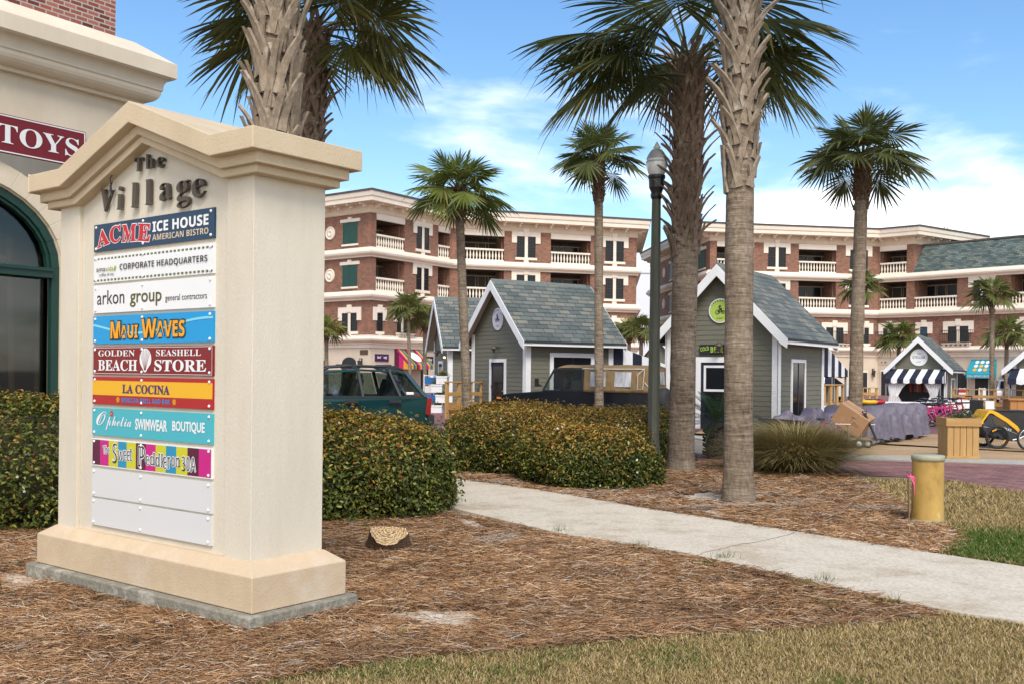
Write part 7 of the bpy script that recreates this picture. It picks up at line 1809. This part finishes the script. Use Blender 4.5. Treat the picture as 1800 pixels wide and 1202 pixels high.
farcar('white parked car far back, seen under the awning beside the lime-badge kiosk', 1455, 66, 20)
# people and shelf by the left kiosk
def person():
    p = W(764, 655, 56); root = thing('person', 'person in a loose white top and dark blue trousers standing left of the grey kiosks', 'person', (p.x, p.y, 0), R_(20))
    def skin(name, verts, edges, rad, mat, lv=1):
        me = bpy.data.meshes.new(name); me.from_pydata(verts, edges, []); o = bpy.data.objects.new(name, me); COL.objects.link(o); o.parent = root; me.materials.append(mat)
        md = o.modifiers.new('skin', 'SKIN'); md.use_smooth_shade = True
        for i, r in enumerate(rad): me.skin_vertices[0].data[i].radius = r if hasattr(r, '__len__') else (r, r)
        me.skin_vertices[0].data[0].use_root = True; s = o.modifiers.new('sub', 'SUBSURF'); s.levels = s.render_levels = lv; return o
    V = [(0,0,.95),(0,0,1.15),(0,0,1.36),(0,-.01,1.46),(0,-.03,1.56),(0,-.03,1.66),(.18,0,1.38),(.25,-.02,1.12),(.22,-.14,.90),(-.18,0,1.38),(-.25,-.02,1.12),(-.20,-.16,.92),(.09,0,.88),(.10,0,.48),(.10,.02,.08),(.10,-.13,.03),(-.09,0,.88),(-.11,-.03,.48),(-.11,.02,.08),(-.11,-.13,.03)]
    E = [(0,1),(1,2),(2,3),(3,4),(4,5),(2,6),(6,7),(7,8),(2,9),(9,10),(10,11),(0,12),(12,13),(13,14),(14,15),(0,16),(16,17),(17,18),(18,19)]
    Rr = [(.15,.11),(.13,.10),(.15,.10),.055,.085,.07,.06,.045,.035,.06,.045,.035,.09,.06,.04,.035,.09,.06,.04,.035]
    skin('body', V, E, Rr, pm('skin_tone', (.45,.27,.19), None, 3, .6))
    skin('shirt', V[:3]+[V[6],V[7],V[9],V[10]], [(0,1),(1,2),(2,3),(3,4),(2,5),(5,6)], [(.20,.15),(.18,.14),(.17,.12),.085,.075,.085,.075], M_canvasw)
    skin('trousers', [V[0]]+V[12:15]+V[16:19], [(0,1),(1,2),(2,3),(0,4),(4,5),(5,6)], [(.17,.13),.11,.085,.06,.11,.085,.06], pm('navy_trousers', (.012,.015,.045), None, 4, .8))
    b = MB(); b.ball((0,.0,1.655), (.095,.11,.10), 14, 10); b.build('hair', pm('light_brown_hair', (.20,.12,.06), None, 8, .7), root)
    b = MB(); b.lathe([(.20,.0),(.11,.01),(.10,.08),(.05,.11),(.001,.115)], 18, (0,-.01,1.70)); b.build('hat', pm('straw_hat', (.55,.45,.30), None, 8, .8), root)
person()
def shelf():
    p = W(774, 655, 41); root = thing('planter_shelf', 'white tiered planter stand with small shrubs beside the kiosk corner', 'planter', (p.x, p.y, 0), R_(-10)); 
    for i, (x, z) in enumerate(((-.1,.0), (.08,.42), (-.1,.84), (.10,1.18))):
        b = MB(); b.box(x-.22,x+.22,-.2,.2,z,z+.30); b.box(x-.24,x+.24,-.22,.22,z+.26,z+.32); b.build('planter_box', M_white, root)
        r = np.random.RandomState(i); V = []; Fq = []; T = []
        for q in range(160):
            c = np.array([x+r.normal()*.11, r.normal()*.1, z+.34+abs(r.normal())*.07]); d = r.normal(size=3)*.045; e = r.normal(size=3)*.03; j = len(V); V += [c-d, c+e, c+d]; Fq.append((j,j+1,j+2)); T += [np.array((.12,.12,.035))*r.uniform(.5,1.6)]*3
        leafmesh('shrub', np.array(V), np.array(Fq), np.array(T), M_blade, root)
    b = MB(); b.box(-.03,.03,.05,.11,.3,1.2); b.build('post', M_white, root)
shelf()
def rack():
    p = W(757, 655, 46); root = thing('display_rack', 'white and blue display rack at the back end of the green car', 'rack', (p.x, p.y, 0), R_(10))
    b = MB()
    for x in (-.3, .3): b.beam((x,0,0),(x,0,1.55),.04,.04)
    for z in (.3,.7,1.1,1.5): b.beam((-.3,0,z),(.3,0,z),.04,.04)
    b.build('frame', M_white, root)
    for i, z in enumerate((.32,.72,1.12)): b = MB(); b.box(-.26,.26,-.12,.02,z,z+.30); b.build('display_item', [pm('rack_blue', (.02,.16,.45), None, 3, .6), M_white][i % 2], root)
rack()
# window heater box on the long-roofed kiosk's flank and hanging bulb
b = MB(); p = k0.location; R0 = Matrix.Rotation(k0.rotation_euler.z, 3, 'Z'); q = Vector(p)+R0 @ Vector((-.3,-.15,2.35)); b.lathe([(.001,.10),(.05,.07),(.06,0),(.03,-.05)], 12); b.beam((0,0,.1),(0,.13,.14),.03,.03)
o = b.build('porch_lamp', pm('porch_lamp_metal', (.12,.12,.12), None, 4, .4), None, q); bb = MB(); bb.ball((0,0,-.05), .045, 10, 8); m, t, bs = nt('lit_bulb'); bs.inputs['Emission Color'].default_value = (1,.62,.22,1); bs.inputs['Emission Strength'].default_value = 6; bb.build('bulb', m, o); tag(o, 'small lit porch lamp under the eave of the kiosk behind the slim palm', 'lamp')

# ================================================================== sky, sun, camera
wd = bpy.data.worlds.new('World'); SC.world = wd; wd.use_nodes = True; t = wd.node_tree; L = t.links
bg = t.nodes['Background']; bg.inputs[1].default_value = .115
SUN_EL, SUN_AZ = 50.0, 172.0        # azimuth clockwise from +Y (the way the camera looks): behind and to the right
sk = N(t, 'ShaderNodeTexSky', sky_type='NISHITA'); sk.sun_disc = False; sk.sun_elevation = R_(SUN_EL); sk.sun_rotation = R_(SUN_AZ); sk.air_density = 1.1; sk.dust_density = .6; sk.ozone_density = 2.2
tc = N(t, 'ShaderNodeTexCoord'); sx = N(t, 'ShaderNodeSeparateXYZ'); L.new(tc.outputs['Generated'], sx.inputs[0])
def mth(op, a, b=None, c=None, clamp=False):
    n = N(t, 'ShaderNodeMath', operation=op); n.use_clamp = clamp
    for i, v in enumerate((a, b, c)):
        if v is None: continue
        if isinstance(v, (int, float)): n.inputs[i].default_value = v
        else: L.new(v, n.inputs[i])
    return n.outputs[0]
den = mth('ADD', mth('MAXIMUM', sx.outputs[2], 0.0), .22)
cx = N(t, 'ShaderNodeCombineXYZ'); L.new(mth('DIVIDE', sx.outputs[0], den), cx.inputs[0]); L.new(mth('DIVIDE', sx.outputs[1], den), cx.inputs[1]); cx.inputs[2].default_value = 3.7
mp = N(t, 'ShaderNodeMapping'); mp.inputs['Scale'].default_value = (1.0, 1.25, 1); mp.inputs['Location'].default_value = CLOUD_LOC; L.new(cx.outputs[0], mp.inputs[0])
n1 = N(t, 'ShaderNodeTexNoise'); n1.inputs['Scale'].default_value = 1.15; n1.inputs['Detail'].default_value = 10; n1.inputs['Roughness'].default_value = .56; n1.inputs['Distortion'].default_value = .25; L.new(mp.outputs[0], n1.inputs[0])
hz = N(t, 'ShaderNodeMapRange', interpolation_type='SMOOTHSTEP'); hz.inputs[1].default_value = .03; hz.inputs[2].default_value = .34; hz.inputs[3].default_value = .13; hz.inputs[4].default_value = -.065; L.new(sx.outputs[2], hz.inputs[0])
bh = N(t, 'ShaderNodeMapRange', interpolation_type='SMOOTHSTEP'); bh.inputs[1].default_value = -.1; bh.inputs[2].default_value = .5; bh.inputs[3].default_value = 0; bh.inputs[4].default_value = .16; L.new(mth('MULTIPLY', sx.outputs[1], -1.0), bh.inputs[0])  # extra cloud cover behind the camera, out of view, added as soft fill light
cv = mth('ADD', mth('ADD', n1.outputs[0], hz.outputs[0]), bh.outputs[0])
cr = N(t, 'ShaderNodeMapRange', interpolation_type='SMOOTHSTEP'); cr.inputs[1].default_value = .50; cr.inputs[2].default_value = .76; L.new(cv, cr.inputs[0])
n2 = N(t, 'ShaderNodeTexNoise'); n2.inputs['Scale'].default_value = 3.2; n2.inputs['Detail'].default_value = 9; L.new(mp.outputs[0], n2.inputs[0])
sh = N(t, 'ShaderNodeMix', data_type='RGBA'); L.new(n2.outputs[0], sh.inputs[0]); sh.inputs[6].default_value = (8.2,8.1,8.0,1); sh.inputs[7].default_value = (11.8,11.5,10.9,1)
hs = N(t, 'ShaderNodeHueSaturation'); hs.inputs['Saturation'].default_value = SKY_SAT; hs.inputs['Value'].default_value = SKY_VAL; L.new(sk.outputs[0], hs.inputs['Color'])
mx = N(t, 'ShaderNodeMix', data_type='RGBA'); L.new(mth('MULTIPLY', cr.outputs[0], .95), mx.inputs[0]); L.new(hs.outputs[0], mx.inputs[6]); L.new(sh.outputs[2], mx.inputs[7])
L.new(mx.outputs[2], bg.inputs[0])
sun = bpy.data.lights.new('sun', 'SUN'); sun.energy = SUN_E; sun.angle = R_(SUN_ANG); sun.color = (1.0, .95, .87); so = bpy.data.objects.new('sun', sun); COL.objects.link(so)
dv = Vector((math.sin(R_(SUN_AZ))*math.cos(R_(SUN_EL)), math.cos(R_(SUN_AZ))*math.cos(R_(SUN_EL)), math.sin(R_(SUN_EL)))); so.rotation_euler = dv.to_track_quat('Z', 'Y').to_euler()
cam = bpy.data.cameras.new('camera'); co = bpy.data.objects.new('camera', cam); COL.objects.link(co); SC.camera = co
cam.sensor_width = 36.0; cam.lens = F/1800*36.0; cam.clip_end = 3000; cam.clip_start = .05
co.location = (0, 0, H); co.matrix_world = Matrix.Translation((0, 0, H)) @ Matrix.Rotation(R_(90), 4, 'X') @ Matrix.Rotation(ROLL, 4, 'Z')
cam.shift_y = (SY-601.0)/1800.0; cam.shift_x = 0.0
vs = SC.view_settings; vs.view_transform = 'Standard'; vs.look = 'None'; vs.gamma = 1.0; vs.exposure = EXPO
SC.display_settings.display_device = 'sRGB'
SC.render.engine = 'CYCLES'; SC.cycles.max_bounces = 6; SC.cycles.transparent_max_bounces = 12; SC.cycles.use_denoising = True
